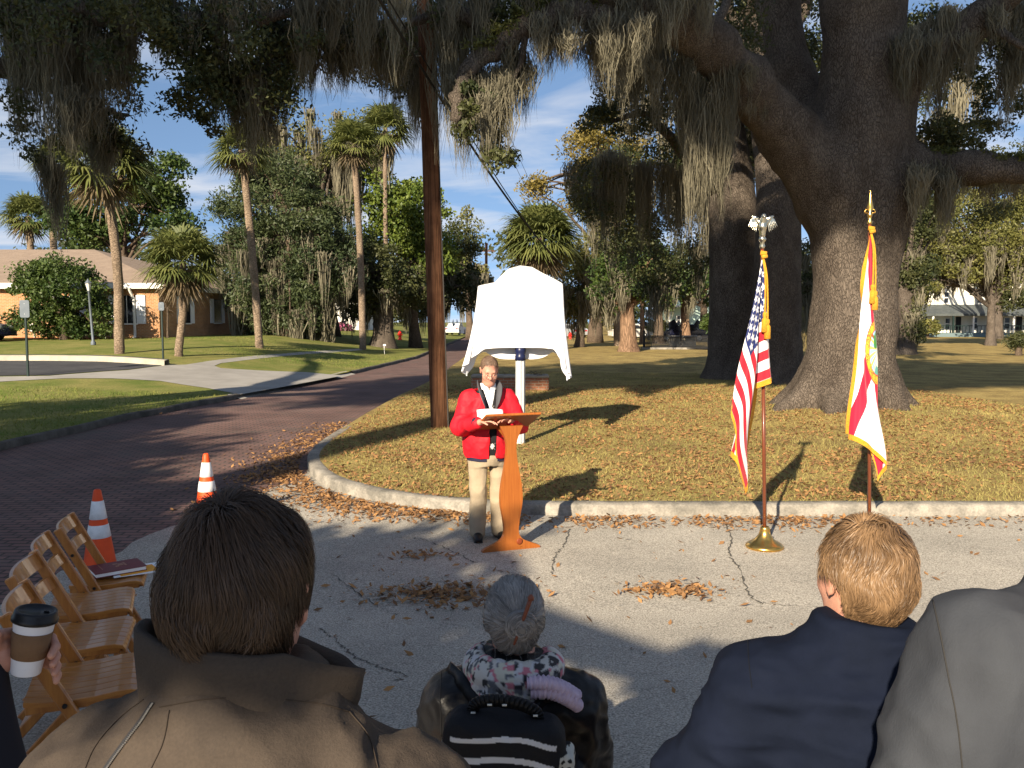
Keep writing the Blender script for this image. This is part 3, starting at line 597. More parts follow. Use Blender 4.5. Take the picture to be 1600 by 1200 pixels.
limb(mb, AT((760, 40, 13.2), (700, 20, 13.6), (640, 40, 14), (560, 90, 15)), .12, .04, 7)
for P in ([(1440, 258, 16.4), (1500, 200, 17), (1560, 190, 17.5)], [(1110, 60, 14.8), (1150, -40, 15.5), (1180, -160, 17)], [(1530, 30, 15.8), (1580, 60, 15), (1620, 90, 15)]): limb(mb, AT(*P), .1, .03, 7)
up = at(1340, -150, 16.3)
for k in range(16):
    a = rng.uniform(0, 6.28); e = np.array([math.cos(a)*rng.uniform(4, 9), math.sin(a)*rng.uniform(3, 8), rng.uniform(0, 4)]); q = limb(mb, [up, up+e*.5+(0, 0, 1), up+e], .28, .06, 8, 14); tips += list(q[6:])
mb.build('branches', mat_oak, oak, smooth=True, world=True)
cs = [t+unit(1)[0]*.8 for t in tips]; rs = [rng.uniform(.5, 1.1) for _ in cs]
def blobs(lst):
    for (px, py, Y, rx, ry, n, r) in lst:
        for _ in range(n):
            a = rng.uniform(0, 6.28); q = math.sqrt(rng.uniform(0, 1)); cs.append(at(px+math.cos(a)*q*rx, py+math.sin(a)*q*ry, Y+rng.normal(0, .6))); rs.append(r*rng.uniform(.6, 1.3))
blobs([(1500, 210, 17, 75, 26, 16, .35), (1560, 120, 17, 60, 60, 16, .4), (1480, 60, 17, 60, 50, 12, .4), (1550, 330, 19, 30, 20, 3, .3), (985, 150, 18, 50, 60, 14, .4), (1030, 80, 18, 60, 50, 14, .45), (940, 190, 18, 30, 20, 5, .3),
       (1060, 180, 18.5, 50, 90, 18, .45), (1120, 40, 17, 60, 60, 12, .5), (1240, 60, 19, 60, 70, 12, .5), (720, 20, 14, 80, 25, 10, .35), (780, 190, 13.2, 28, 70, 8, .22), (740, 180, 13.2, 16, 50, 6, .2), (660, 40, 17.5, 90, 60, 14, .4), (860, 5, 14, 90, 18, 8, .3), (930, 300, 20, 40, 50, 12, .4), (1000, 340, 21, 60, 80, 22, .45)])
V, F, v = clusters(cs, rs, 210, .085, .45); mk('crown', V, F, lm_oak, oak, var=v, smooth=False)
# resurrection fern along the limbs
fc = []
for P, n, r in ((rb, 260, .25), (lb, 150, .38), (lf[:22], 260, .2)):
    Q = spline(P, 60)
    for _ in range(n): fc.append(Q[rng.integers(4, 60)]+(rng.normal(0, .09), rng.normal(0, .1), r*rng.uniform(.5, 1.1)))
V, F, v = clusters(fc, [.10]*len(fc), 26, .07, .35); stufftag(mk('branch_fern', V, F, lm_fern, oak, var=v, smooth=False))
MA = []; ML = []
def mossat(lst, Ydef=13.3, jx=14, n=4):
    for e in lst:
        px, y0, y1 = e[:3]; Y = e[3] if len(e) > 3 else Ydef
        for _ in range(n):
            Yj = Y+rng.normal(0, .35); a = at(px+rng.normal(0, jx), y0+rng.normal(0, 10), Yj); MA.append(a); ML.append(max(.3, (y1-y0)/FPX*Y*rng.uniform(.55, 1.08)))
mossat([(703, 10, 285), (694, 60, 200, 17), (712, 120, 270), (745, 30, 130), (760, 120, 225), (772, 130, 300), (790, 110, 235), (805, 70, 165), (815, 90, 205), (850, 20, 110), (868, 35, 130), (885, 60, 112), (905, 50, 100), (930, 25, 100), (947, 60, 165), (966, 50, 185), (990, 30, 150), (1010, 20, 110)])
mossat([(945, 70, 160), (1000, 100, 230), (1075, 130, 270), (1095, 150, 330), (1105, 170, 400), (1125, 140, 300), (1140, 110, 230), (1060, 90, 180), (1030, 40, 130), (1180, 120, 200)], 15.2, 14)
mossat([(1440, 60, 200), (1470, 80, 190), (1480, 20, 150), (1520, 60, 140), (1550, 20, 100), (1580, 90, 200), (1595, 60, 200), (1420, 60, 160), (1600, 0, 130), (1450, 270, 350), (1480, 272, 400), (1500, 275, 330), (1550, 275, 330), (1590, 270, 320), (1430, 275, 350)], 16, 12)
mossat([(930, 260, 420), (960, 250, 380), (905, 280, 360), (1010, 260, 420), (1060, 260, 430), (1095, 240, 430)], 20, 14)
mossat([(x, -20, rng.uniform(40, 130)) for x in range(705, 1100, 30)], 13.5, 12, 2)
V, F, v = moss(MA, ML, 85, .095, .0098); stufftag(mk('hanging_moss', V, F, lm_moss, oak, var=v, smooth=False))

# --- live oak whose trunk stands out of the frame on the left, limbs reaching over the street
lo_b = np.array([-13.2, 11.5, vz(-13.2, 11.5)]); oakl = thing('live_oak', 'live oak at the left whose mossy limbs hang over the brick street', 'tree', lo_b); mb = MB()
limb(mb, [lo_b+(0, 0, -.2), lo_b+(.1, 0, 1.5), lo_b+(.3, .2, 4.2), lo_b+(.6, .3, 6.5)], 1.0, .6, 14, 16)
f0 = lo_b+(.5, .2, 5.5); MA = []; ML = []; cs = []; rs = []
for P in ([(-60, 30, 12.5), (120, 20, 12.5), (300, 30, 13), (470, 20, 13.5), (640, -20, 14)], [(-40, 100, 13.5), (60, 130, 14), (150, 170, 15), (200, 180, 15.5)], [(0, -60, 12), (250, -80, 11.5), (500, -90, 11), (800, -120, 10.5)], [(300, 30, 13), (380, 90, 14), (440, 130, 15)], [(470, 20, 13.5), (560, 60, 15), (620, 130, 16)]):
    a = AT(*P); limb(mb, [f0]+a if P[0][0] <= 0 else a, .22 if P[0][0] <= 0 else .1, .035, 8, 26, .12)
limb(mb, [lo_b+(.6, .3, 6.5), lo_b+(-2, 3, 9), lo_b+(-5, 6, 11)], .4, .1, 10); limb(mb, [lo_b+(.6, .3, 6.5), lo_b+(2, -2, 9), lo_b+(6, -4, 11)], .4, .1, 10)
mb.build('trunk', mat_oak, oakl, smooth=True, world=True)
blobs([(40, 30, 12.5, 70, 50, 14, .4), (70, 130, 13.5, 60, 60, 12, .35), (200, 60, 12.8, 70, 60, 16, .32), (150, 160, 14.5, 70, 60, 14, .35), (60, 210, 14.5, 60, 40, 7, .3), (210, 230, 15, 25, 20, 3, .2), (300, 60, 13, 55, 60, 18, .34), (290, 130, 13.5, 35, 50, 9, .28),
       (360, 30, 13.2, 60, 50, 16, .42), (350, 130, 14, 60, 50, 17, .36), (420, 100, 14.3, 60, 80, 20, .42), (480, 40, 14, 80, 50, 18, .45), (560, 40, 14.5, 80, 60, 18, .42), (330, 190, 15, 35, 22, 4, .25), (610, 110, 17, 50, 50, 9, .36), (180, 20, 12.5, 80, 40, 12, .35)])
for _ in range(110): cs.append(np.array([rng.uniform(-11, 1), rng.uniform(10, 17), rng.uniform(7.4, 10.5)])); rs.append(rng.uniform(.5, 1))
V, F, v = clusters(cs, rs, 140, .085, .45); mk('crown', V, F, lm_oak, oakl, var=v, smooth=False)
mossat([(15, -10, 235), (35, 0, 240), (60, 10, 235), (90, 20, 250), (120, 60, 230), (150, 60, 200), (180, 60, 190), (100, 150, 260), (140, 150, 250)], 13, 12, 5)
mossat([(75, 260, 370), (85, 270, 400)], 15, 6, 2)
mossat([(160, 200, 300), (172, 210, 300), (150, 190, 280)], 15, 8, 4)
mossat([(282, 60, 130), (302, 20, 130), (340, 0, 100), (170, 60, 165), (260, -10, 80), (200, 0, 90)], 13, 7, 3)
mossat([(365, 120, 260), (400, 130, 260), (415, 140, 270), (385, 110, 240), (430, 30, 160), (450, 40, 165), (470, 45, 160), (490, 50, 165), (520, 60, 155), (545, 65, 165), (560, 70, 140), (590, 50, 160), (610, 60, 190), (635, 70, 230, 17.5), (650, 100, 240, 17.5), (655, 20, 130, 17.5), (330, 110, 200)], 14.5, 10, 5)
mossat([(x, -20, rng.uniform(30, 150)) for x in range(0, 640, 30)], 13, 12, 2)
V, F, v = moss(MA, ML, 85, .095, .0098); stufftag(mk('hanging_moss', V, F, lm_moss, oakl, var=v, smooth=False))

# --- other trunks of the oak grove behind the big one
def oakbig(label, base_px, Y, pts, r0, blobsl, dens=150):
    global cs, rs
    b = at(*base_px, Y); b[2] = lz(b[0], b[1])-.1; root = thing('live_oak', label, 'tree', b); mb = MB(); Q = spline([b+(0, 0, -.2)]+AT(*pts), 24); R = np.linspace(r0, r0*.75, 24); R[:5] *= np.array([1.7, 1.35, 1.15, 1.06, 1.02]); V, F = tube(Q, R, 22, rough=.03); mb.add(V, F)
    for _ in range(6): limb(mb, [Q[-4], Q[-1]+(rng.normal(0, 1), rng.normal(0, 1), .8), Q[-1]+(rng.normal(0, 4), rng.normal(0, 4), rng.uniform(.5, 3))], r0*.45, .05, 8)
    mb.build('trunk', mat_oak, root, smooth=True, world=True); cs, rs = [], []; blobs(blobsl); V, F, v = clusters(cs, rs, dens, .13, .5); mk('crown', V, F, lm_oak, root, var=v, smooth=False)
    a = [cs[i]-np.array([0, 0, rs[i]*.4]) for i in rng.integers(0, len(cs), 46)]; V, F, v = moss(a, rng.uniform(1, 3, 46), 45, .16, .022); stufftag(mk('hanging_moss', V, F, lm_moss, root, var=v, smooth=False)); return root
oakbig('dark oak trunk between the distant bench and the eagle flag', (1155, 585), 27.5, [(1150, 520, 27.5), (1150, 420, 27.5), (1140, 300, 27.3), (1120, 180, 27), (1100, 90, 26.8)], .92, [(1080, 60, 27, 130, 80, 26, .9), (1020, 200, 28, 80, 100, 24, .8), (960, 330, 29, 60, 70, 20, .6), (1060, 330, 29, 60, 110, 26, .7), (1010, 410, 30, 90, 60, 24, .6), (1180, 100, 28, 90, 90, 20, .9)])
oakbig('dark oak trunk right behind the eagle topped flag', (1213, 590), 25.5, [(1213, 520, 25.5), (1215, 400, 25.5), (1215, 280, 25.6), (1200, 150, 26), (1190, 20, 26)], .74, [(1230, 60, 27, 90, 90, 22, .9), (1180, 200, 28, 60, 80, 16, .7), (1260, 430, 32, 16, 60, 8, .5), (1440, 120, 27, 80, 90, 22, .8), (1560, 60, 27, 70, 70, 16, .8)])

# --- palms
def palm(label, base, top, r0, R, nf=46, droop=.5, dead=8, seedl=22, group='cabbage palms on the lawns'):
    base = np.array(base); top = np.array(top); root = thing('cabbage_palm', label, 'palm', base, 0, group); mb = MB(); mid = (base+top)/2+(rng.normal(0, .12), 0, 0); Q = spline([base+(0, 0, -.2), base+(0, 0, .3), mid, top], 30)
    Rr = np.linspace(r0*1.1, r0*.9, 30)*(1+.05*np.sin(np.arange(30)*2.3)); Rr[:3] *= 1.2; V, F = tube(Q, Rr, 12, rough=.05); mb.add(V, F); mb.build('trunk', mat_palmbark, root, smooth=True, world=True)
    for part, n, m_, elr in (('crown', nf, lm_palm, (-.55, 1.35)), ('dead_fronds', int(dead*.7), lm_dead, (-1.45, -.9))):
        if not n: continue
        Ps = []; Ws = []; Sd = []; Vr = []
        for k in range(n):
            az = k*2.399+rng.uniform(-.3, .3); el = elr[0]+(elr[1]-elr[0])*((k+.5)/n)**.8+rng.normal(0, .1); d = np.array([math.cos(az)*math.cos(el), math.sin(az)*math.cos(el), math.sin(el)]); sd = np.cross(d, [0, 0, 1.]); sd /= np.linalg.norm(sd)+1e-6; upv = np.cross(sd, d)
            pl = R*rng.uniform(.38, .52)*(1 if part == 'crown' else .6); hub = top+d*pl+np.array([0, 0, -.10*pl]); fl = R*rng.uniform(.48, .62); tone = rng.uniform(0, 1)
            t = np.linspace(0, 1, 5); Ps.append(top+(hub-top)*t[:, None]); Ws.append(np.full(5, .035)); Sd.append(sd); Vr += [tone]*10
            for j in range(seedl):
                b = (j/(seedl-1)-.5)*3.9; dd = d*math.cos(b)+sd*math.sin(b)*(1 if True else 0); dd = dd+upv*(.22*math.cos(b)+rng.normal(0, .09)); dd /= np.linalg.norm(dd); l = fl*(.62+.38*math.cos(b*.55))*rng.uniform(.85, 1.1)
                P = hub+dd*(l*t)[:, None]; P[:, 2] -= droop*l*t**2.4*(1.0 if part == 'crown' else .5)*rng.uniform(.7, 1.2); Ps.append(P); Ws.append(.075*R/1.6*np.array([.35, 1, .85, .5, .08])); s2 = np.cross(dd, upv); Sd.append(s2/(np.linalg.norm(s2)+1e-6)); Vr += list(np.clip(tone*.6+rng.uniform(0, .4, 1), 0, 1))*10
        V, F = ribbons(np.array(Ps), np.array(Ws), np.array(Sd)); mk(part, V, F, m_, root, var=np.array(Vr), smooth=False)
    return root
def palm_px(label, bpx, tpx, wpx, Rpx, zf, **kw):
    b = gp(bpx[0], bpx[1], .12); Y = b[1]; t = at(tpx[0], tpx[1], Y); return palm(label, b, t, wpx*.43*Y/FPX, Rpx*Y/FPX, **kw)
palm_px('leaning palm standing in front of the big shrub by the brick house', (187, 552), (160, 255), 17, 92, vz, nf=54, dead=16)
palm_px('short palm with a full round crown in front of the brick house corner', (280, 556), (285, 408), 14, 80, vz, nf=60, dead=18)
palm_px('tall pale palm trunk beside the dark cedar hung with moss', (405, 543), (378, 235), 14, 60, vz)
palm_px('slim palm nearest the brick street, left of the other slim one', (567, 546), (552, 225), 12, 55, vz)
palm_px('thinnest palm trunk just left of the wooden utility pole', (610, 541), (602, 200), 8.5, 55, vz)
palm('small palm at the far left edge above the house roof', (at(50, 520, 75)[0], 75, 1.1), at(44, 338, 75), .30, 3.0)
palm('bare palm trunk rising behind the left end of the house roof', (at(92, 520, 80)[0], 80, 1.1), at(82, 250, 80), .32, 2.6)
palm('bushy palm with a huge green crown behind the draped sign', gp(850, 548, .2), at(843, 372, gp(850, 548, .2)[1]), .36, 78*gp(850, 548, .2)[1]/FPX, nf=90, dead=24, seedl=26)
palm('palm with an orange lit trunk right of the draped sign', gp(965, 541, .2), at(958, 300, gp(965, 541, .2)[1]), .27, 80*gp(965, 541, .2)[1]/FPX, nf=60)

# --- trees and shrubs in the middle distance
def mid(name, label, bpx, Y, z0, toppx, r0, crowns, lm, **kw):
    b = at(bpx[0], bpx[1], Y); b[2] = (vz if b[0] < -5.5 else lz)(b[0], b[1])-.05
    return tree(name, label, b, [at(*toppx, Y)*np.array([.5, 1, 1])+np.array([b[0]*.5, 0, (b[2]-at(*toppx, Y)[2])*.5]), at(*toppx, Y)], r0, [ctr(c[0], c[1], Y+(c[5] if len(c) > 5 else 0), c[2], c[3], c[4]) for c in crowns], lm, **kw)
mid('cedar', 'large dark cedar draped with moss between the house and the street', (455, 540), 52, 0, (450, 330), .5, [(450, 330, 80, 80, 60), (395, 330, 55, 75, 36), (500, 390, 60, 80, 50), (430, 440, 70, 60, 44), (370, 420, 25, 70, 16), (470, 480, 55, 45, 30), (400, 500, 30, 35, 14)], lm_cedar, leaf=.26, dens=230, cr=1.0, mossn=110, mossL=(1.2, 3.6), aspect=.3, mossw=.05)
mid('oak', 'grey mossy oak with thin crown above the dark cedar', (520, 540), 60, 0, (490, 260), .45, [(450, 230, 60, 60, 26), (560, 230, 70, 50, 30), (500, 280, 60, 50, 20)], lm_olive, leaf=.2, dens=110, cr=1.1, mossn=110, mossL=(1.5, 4.5), mat=mat_oak, mossw=.055, moss_low=False)
mid('magnolia', 'broadleaf tree behind the brick house roof ridge', (200, 530), 68, 0, (190, 330), .4, [(180, 310, 80, 60, 50), (130, 350, 55, 40, 30), (245, 290, 45, 60, 26), (270, 340, 40, 40, 20)], lm_mag, leaf=.32, dens=150, cr=1.3)
mid('magnolia', 'bright green broadleaf tree behind the thinnest palm', (650, 530), 60, 0, (635, 380), .4, [(640, 330, 60, 40, 40), (610, 380, 45, 40, 26), (660, 400, 50, 40, 26), (590, 300, 40, 40, 16)], lm_bright, leaf=.28, dens=150, cr=1.1)
mid('oak', 'dark thick trunked oak left of the red hydrant', (598, 530), 56, 0, (600, 430), .75, [(570, 420, 70, 50, 40), (620, 450, 60, 35, 34), (560, 470, 40, 22, 12), (530, 430, 45, 35, 16)], lm_oak, leaf=.22, dens=170, cr=1.0, mat=mat_oak, mossn=24, mossw=.05)
mid('oak', 'dark oak overhanging the far end of the brick street', (680, 525), 75, 0, (690, 420), .5, [(660, 440, 50, 45, 34), (710, 400, 36, 50, 26), (725, 450, 26, 40, 20), (640, 480, 40, 25, 14)], lm_oak, leaf=.28, dens=170, cr=1.1, mossn=34, mossL=(1.5, 3), mossw=.07)
mid('oak', 'pale mossy half bare tree at the end of the brick street', (735, 520), 95, 0, (728, 400), .4, [(728, 370, 28, 45, 18), (712, 430, 26, 45, 16), (750, 440, 12, 40, 8)], lm_olive, leaf=.3, dens=90, cr=1.2, mossn=44, mossL=(2, 4), mossw=.09)
mid('tall_cedar', 'tall golden leaved tree rising behind the bushy palm', (930, 530), 70, 0, (935, 260), .5, [(950, 215, 55, 40, 30), (905, 240, 24, 30, 12), (985, 260, 40, 50, 20), (920, 300, 40, 40, 18), (840, 300, 24, 24, 8), (970, 330, 40, 60, 20)], lm_gold, leaf=.3, dens=150, cr=1.2, aspect=.4)
mid('cedar', 'olive green cedar just right of the draped sign', (905, 535), 58, 0, (915, 420), .3, [(905, 430, 40, 50, 30), (930, 390, 36, 50, 26), (945, 450, 30, 50, 20), (890, 470, 22, 30, 10)], lm_olive, leaf=.24, dens=170, cr=.9, aspect=.3, mossn=40, mossL=(1, 2.6), mossw=.05)
mid('oak', 'tree with a stout orange brown trunk near the basketball hoop', (983, 535), 50, 0, (978, 460), .55, [(990, 420, 60, 50, 34), (1030, 450, 40, 30, 20), (960, 440, 40, 40, 18)], lm_mag, leaf=.2, dens=160, cr=.8, mat=mat_redbark, mossn=20, mossw=.04)
mid('oak', 'tree with a grey trunk right of the basketball hoop', (1030, 512), 66, 0, (1028, 450), .42, [(1040, 430, 50, 40, 26), (1075, 445, 30, 30, 14)], lm_mag, leaf=.24, dens=150, cr=1.0, mossn=12, mossw=.05)
mid('oak', 'thin trunked tree behind the stone bench', (1073, 525), 69, 0, (1068, 465), .42, [(1070, 440, 46, 22, 20), (1110, 450, 24, 28, 12)], lm_mag, leaf=.22, dens=150, cr=.8, mat=mat_redbark)
mid('oak', 'slim pale tree trunk left of the basketball hoop', (1004, 512), 66, 0, (1003, 440), .2, [(1000, 400, 40, 40, 18)], lm_oak, leaf=.24, dens=140, cr=1.0, mat=mat_redbark)
mid('shrub', 'large rounded dark green shrub in front of the brick house wall', (100, 530), 41.5, 0, (100, 470), .2, [(100, 455, 66, 50, 60), (60, 440, 40, 40, 24), (135, 490, 40, 36, 26), (70, 500, 50, 26, 26)], lm_mag, leaf=.15, dens=190, cr=.55, cat='shrub')
mid('bare_shrub', 'leafless twiggy shrub against the corner of the brick house', (262, 532), 44, 0, (262, 480), .06, [(262, 480, 18, 36, 14)], lm_dead, leaf=.09, dens=24, cr=.5, cat='shrub', aspect=.12)
mid('shrub', 'clipped round shrub left of the white porch house', (1450, 522), 90, 0, (1450, 512), .15, [(1450, 511, 19, 10, 18)], lm_olive, leaf=.25, dens=170, cr=.55, cat='shrub')
mid('shrub', 'green bush right of the dark blue car', (1112, 522), 66, 0, (1112, 510), .15, [(1112, 505, 14, 14, 16)], lm_mag, leaf=.22, dens=150, cr=.5, cat='shrub')
mid('shrub', 'low olive bush left of the dark blue car', (1028, 518), 70, 0, (1028, 514), .15, [(1028, 512, 14, 7, 12)], lm_olive, leaf=.22, dens=150, cr=.5, cat='shrub')
mid('azalea', 'pink flowering azalea in front of the white house', (505, 524), 74, 0, (505, 512), .1, [(503, 508, 13, 12, 14), (535, 514, 18, 9, 12)], leafmat('azalea', (.05, .08, .03), (.55, .10, .28)), leaf=.22, dens=120, cr=.5, cat='shrub')
mid('sago_palm', 'dark spiky low palm at the far right edge', (1592, 545), 45, 0, (1592, 535), .2, [(1592, 533, 17, 9, 16)], lm_oak, leaf=.4, dens=90, cr=.4, aspect=.1, cat='shrub')
mid('oak', 'light green mossy oak in front of the white porch house', (1548, 530), 62, 0, (1550, 430), .32, [(1450, 400, 60, 50, 44), (1530, 400, 70, 60, 54), (1590, 350, 60, 70, 40), (1480, 340, 60, 40, 26), (1570, 310, 50, 40, 22), (1430, 450, 40, 22, 14)], lm_olive, leaf=.2, dens=230, cr=1.0, mossn=60, mossL=(1.2, 3.2), mossw=.055, mat=mat_oak)
mid('oak', 'oak with a fat trunk and dark ivy right beside the big oak', (1415, 540), 46, 0, (1412, 440), .5, [(1425, 420, 30, 40, 22), (1430, 340, 40, 40, 22), (1425, 510, 12, 26, 16)], lm_oak, leaf=.17, dens=200, cr=.7, mat=mat_oak, mossn=14, mossw=.045)
mid('oak', 'pale trunked oak standing close to the white porch', (1558, 518), 84, 0, (1560, 450), .55, [(1590, 440, 60, 40, 26), (1480, 300, 70, 40, 24), (1580, 270, 60, 40, 20)], lm_oak, leaf=.3, dens=170, cr=1.3, mat=mat_oak)
mid('oak', 'distant oak above the mint green house', (1100, 515), 98, 0, (1100, 440), .5, [(1090, 420, 70, 45, 34), (1020, 440, 50, 40, 20)], lm_oak, leaf=.35, dens=150, cr=1.5)
# far wood closing the views between the nearer trees
cs, rs = [], []
for x in np.arange(-150, 190, 5.0):
    if -17 < x < -2: continue
    for _ in range(9): cs.append(np.array([x+rng.normal(0, 3), 135+rng.normal(0, 10), rng.uniform(1.0, 13+5*mnoise.noise(Vector((x*.05, 0, 0))))])); rs.append(rng.uniform(2, 3.6))
V, F, v = clusters(cs, rs, 130, .8, .6); tag(mk('far_wood', V, F, lm_oak, var=v, smooth=False), 'far line of dark trees closing off the view', 'trees', kind='stuff')
# trees behind the camera that shade the street and the upper oak
def shade(label, base, h, crowns, dens=60):
    b = np.array([base[0], base[1], float(T(*base))]); return tree('live_oak', label, b, [b+(0, 0, h*.5), b+(.3, .3, h)], .7, crowns, lm_oak, leaf=.34, dens=dens, cr=1.1, mat=mat_oak, q0=14)
shade('oak behind the audience at the left, shading the street', (-17, -7), 6, [((-8.4, -7, 5.7), (1.7, 2.2, .8), 26), ((-6.9, -6.4, 6.0), (1.2, 1.6, .8), 18), ((-5.8, -6.8, 5.6), (1.0, 1.4, .5), 12, .9), ((-11.8, -7, 6.8), (2.2, 3, 1.4), 36), ((-15.3, -7, 8.8), (2.3, 4, 2.2), 50), ((-19.5, -6, 9.5), (3.5, 5, 4), 70), ((-3.06, -5, 4.93), (.24, .2, .12), 4, .15)], 130)
shade('tall oak far behind the audience, shading the upper limbs', (-14, -13.5), 19.5, [((-3, -12, 21.7), (8, 2.4, 3.4), 260), ((-9.5, -12, 22), (4, 2.4, 2.8), 110), ((-17, -12, 20.6), (5.2, 2.4, 4.0), 100), ((7, -12, 22), (6, 2.5, 3.4), 110)], 150)
# ------------------------------------------------------------------ buildings
mat_wallbrick = brickmat('house_brick', (.40, .19, .08), (.32, .145, .062), (.40, .28, .18), .22, .075, .012, wall=True)
mat_roof = M('tan_shingle', (.30, .225, .165), (.235, .175, .13), scale=1.5, rough=.95, bump=.5, bscale=14, fine=.15)
mat_white = M('white_paint', (.80, .78, .73), (.72, .70, .65), scale=2, rough=.6)
mat_shut = M('white_shutter', (.78, .78, .80), rough=.6)
mat_glass = M('dark_glass', (.012, .014, .018), rough=.12, spec=.5)
mat_mint = M('mint_siding', (.55, .70, .60), (.48, .62, .54), scale=1, rough=.7)
mat_cream = M('cream_siding', (.78, .75, .66), (.70, .67, .58), scale=1, rough=.75)
mat_groof = M('grey_roof', (.055, .065, .065), (.09, .10, .10), scale=2, rough=.8)
mat_dgreen = M('dark_green_paint', (.012, .025, .022), rough=.4)
mat_steel = M('galvanised_steel', (.45, .47, .49), (.36, .38, .40), scale=6, rough=.45, metal=.6)
mat_signback = M('sign_metal', (.13, .15, .175), (.10, .12, .145), scale=5, rough=.6, metal=.2)
mat_red = M('red_paint', (.62, .03, .02), rough=.4)
mat_black = M('black_paint', (.012, .012, .013), rough=.5)
# brick house: corner at px (250,530); front wall runs left, side wall runs back
cy = 44.0; c0 = at(250, 528, cy); gz = float(T(c0[0], cy))+.10; ex = at(250, 443, cy)[2]; cx = c0[0]
h = thing('brick_house', 'single storey tan roofed brick house with white shutters at the left', 'house', (cx, cy, gz)); wh = ex-gz; Wd, Dp = 30.0, 26.0
mb = MB(); mb.box((-Wd/2, Dp/2, wh/2-.3), (Wd, Dp, wh+.6)); mb.build('wall', mat_wallbrick, h)
ov = .45; a = Wd+2*ov; d = Dp+2*ov; rise = at(150, 382, cy+9)[2]-ex; rz0 = wh+.02; x0, x1, y0, y1 = -Wd-ov, ov, -ov, Dp+ov; hr = 10.0
V = [(x0, y0, rz0), (x1, y0, rz0), (x1, y1, rz0), (x0, y1, rz0), (x0+hr, (y0+y1)/2, rz0+rise), (x1-hr, (y0+y1)/2, rz0+rise), (x0, y0, rz0-.0), (x1, y0, rz0)]
mk('roof', np.array(V[:6]), [np.array([[0, 1, 5, 4], [2, 3, 4, 5]]), np.array([[1, 2, 5], [3, 0, 4]])], mat_roof, h, smooth=False, world=False)
mb = MB(); mb.box((-Wd/2, -ov+.02, wh-.13), (a, .06, .28)); mb.box((ov-.02, Dp/2, wh-.13), (.06, d-.1, .28)); mb.box((-Wd/2, -ov/2+.02, wh-.20), (Wd+2*ov-.1, ov-.06, .05)); mb.box((ov/2-.02, Dp/2, wh-.20), (ov-.06, d-.3, .05)); mb.build('eave', mat_white, h)
mb = MB(); mb.tube([(-1.35, -ov+.02, wh-.2), (-1.3, -.15, wh-.65), (-1.25, -.08, wh-.8), (-1.25, -.08, .05), (-1.25, -.3, .0)], .07, 8); mb.build('downspout', mat_white, h)
def window_front(x, w_, z0, z1, sh):
    mb = MB(); mb.box((x, -.03, (z0+z1)/2), (w_, .05, z1-z0)); f = mb.build('window', mat_glass, h)
    mb = MB(); mb.box((x, -.055, z0-.04), (w_+.1, .09, .07)); mb.box((x, -.06, (z0+z1)/2), (.03, .02, z1-z0)); mb.build('sill', mat_white, f)
    for s in sh:
        mb = MB(); xx = x+s*(w_/2+.24); mb.box((xx, -.04, (z0+z1)/2), (.46, .06, z1-z0+.06))
        for k in range(9): mb.box((xx, -.075, z0+.1+(z1-z0-.2)*k/8), (.36, .02, .07))
        mb.build('shutter', mat_shut, h)
zt = at(200, 462, cy)[2]-gz; zb = at(200, 505, cy)[2]-gz
window_front(at(199, 480, cy)[0]-cx, .95, zb, zt, (1, -1)); window_front(at(20, 480, cy)[0]-cx-3.5, .95, zb, zt, (1, -1)); window_front(at(110, 480, cy)[0]-cx, .95, zb, zt, (1, -1))
for k, yy in enumerate((3.5, 8.6, 14.5, 20.5)):
    mb = MB(); mb.box((.03, yy, (zb+zt)/2), (.05, 1.2, zt-zb)); f = mb.build('window', mat_glass, h); mb = MB(); mb.box((.06, yy, zb-.04), (.09, 1.3, .07)); mb.build('sill', mat_white, f)
    for s in (-1, 1):
        mb = MB(); mb.box((.04, yy+s*.95, (zb+zt)/2), (.06, .55, zt-zb+.06)); [mb.box((.075, yy+s*.95, zb+.1+(zt-zb-.2)*q/8), (.02, .43, .07)) for q in range(9)]; mb.build('shutter', mat_shut, h)
p = at(54, 512, cy); mb = MB(); mb.box((p[0]-cx, -.1, p[2]-gz), (.32, .18, .42), bev=.03); mb.tube([(p[0]-cx, -.06, p[2]-gz-.2), (p[0]-cx, -.06, .0)], .025, 6); mb.build('meter_box', M('meter_grey', (.5, .5, .5), rough=.5), h)
pm = [(at(20, 531, cy-.4)[0], cy-.4), (at(245, 531, cy-.4)[0], cy-.4), (at(150, 533, cy-2)[0], cy-1.9), (at(20, 534, cy-2)[0], cy-1.9)]
struct(worldsheet('mulch_bed', pm, .125, mat_mulch, 2.0))
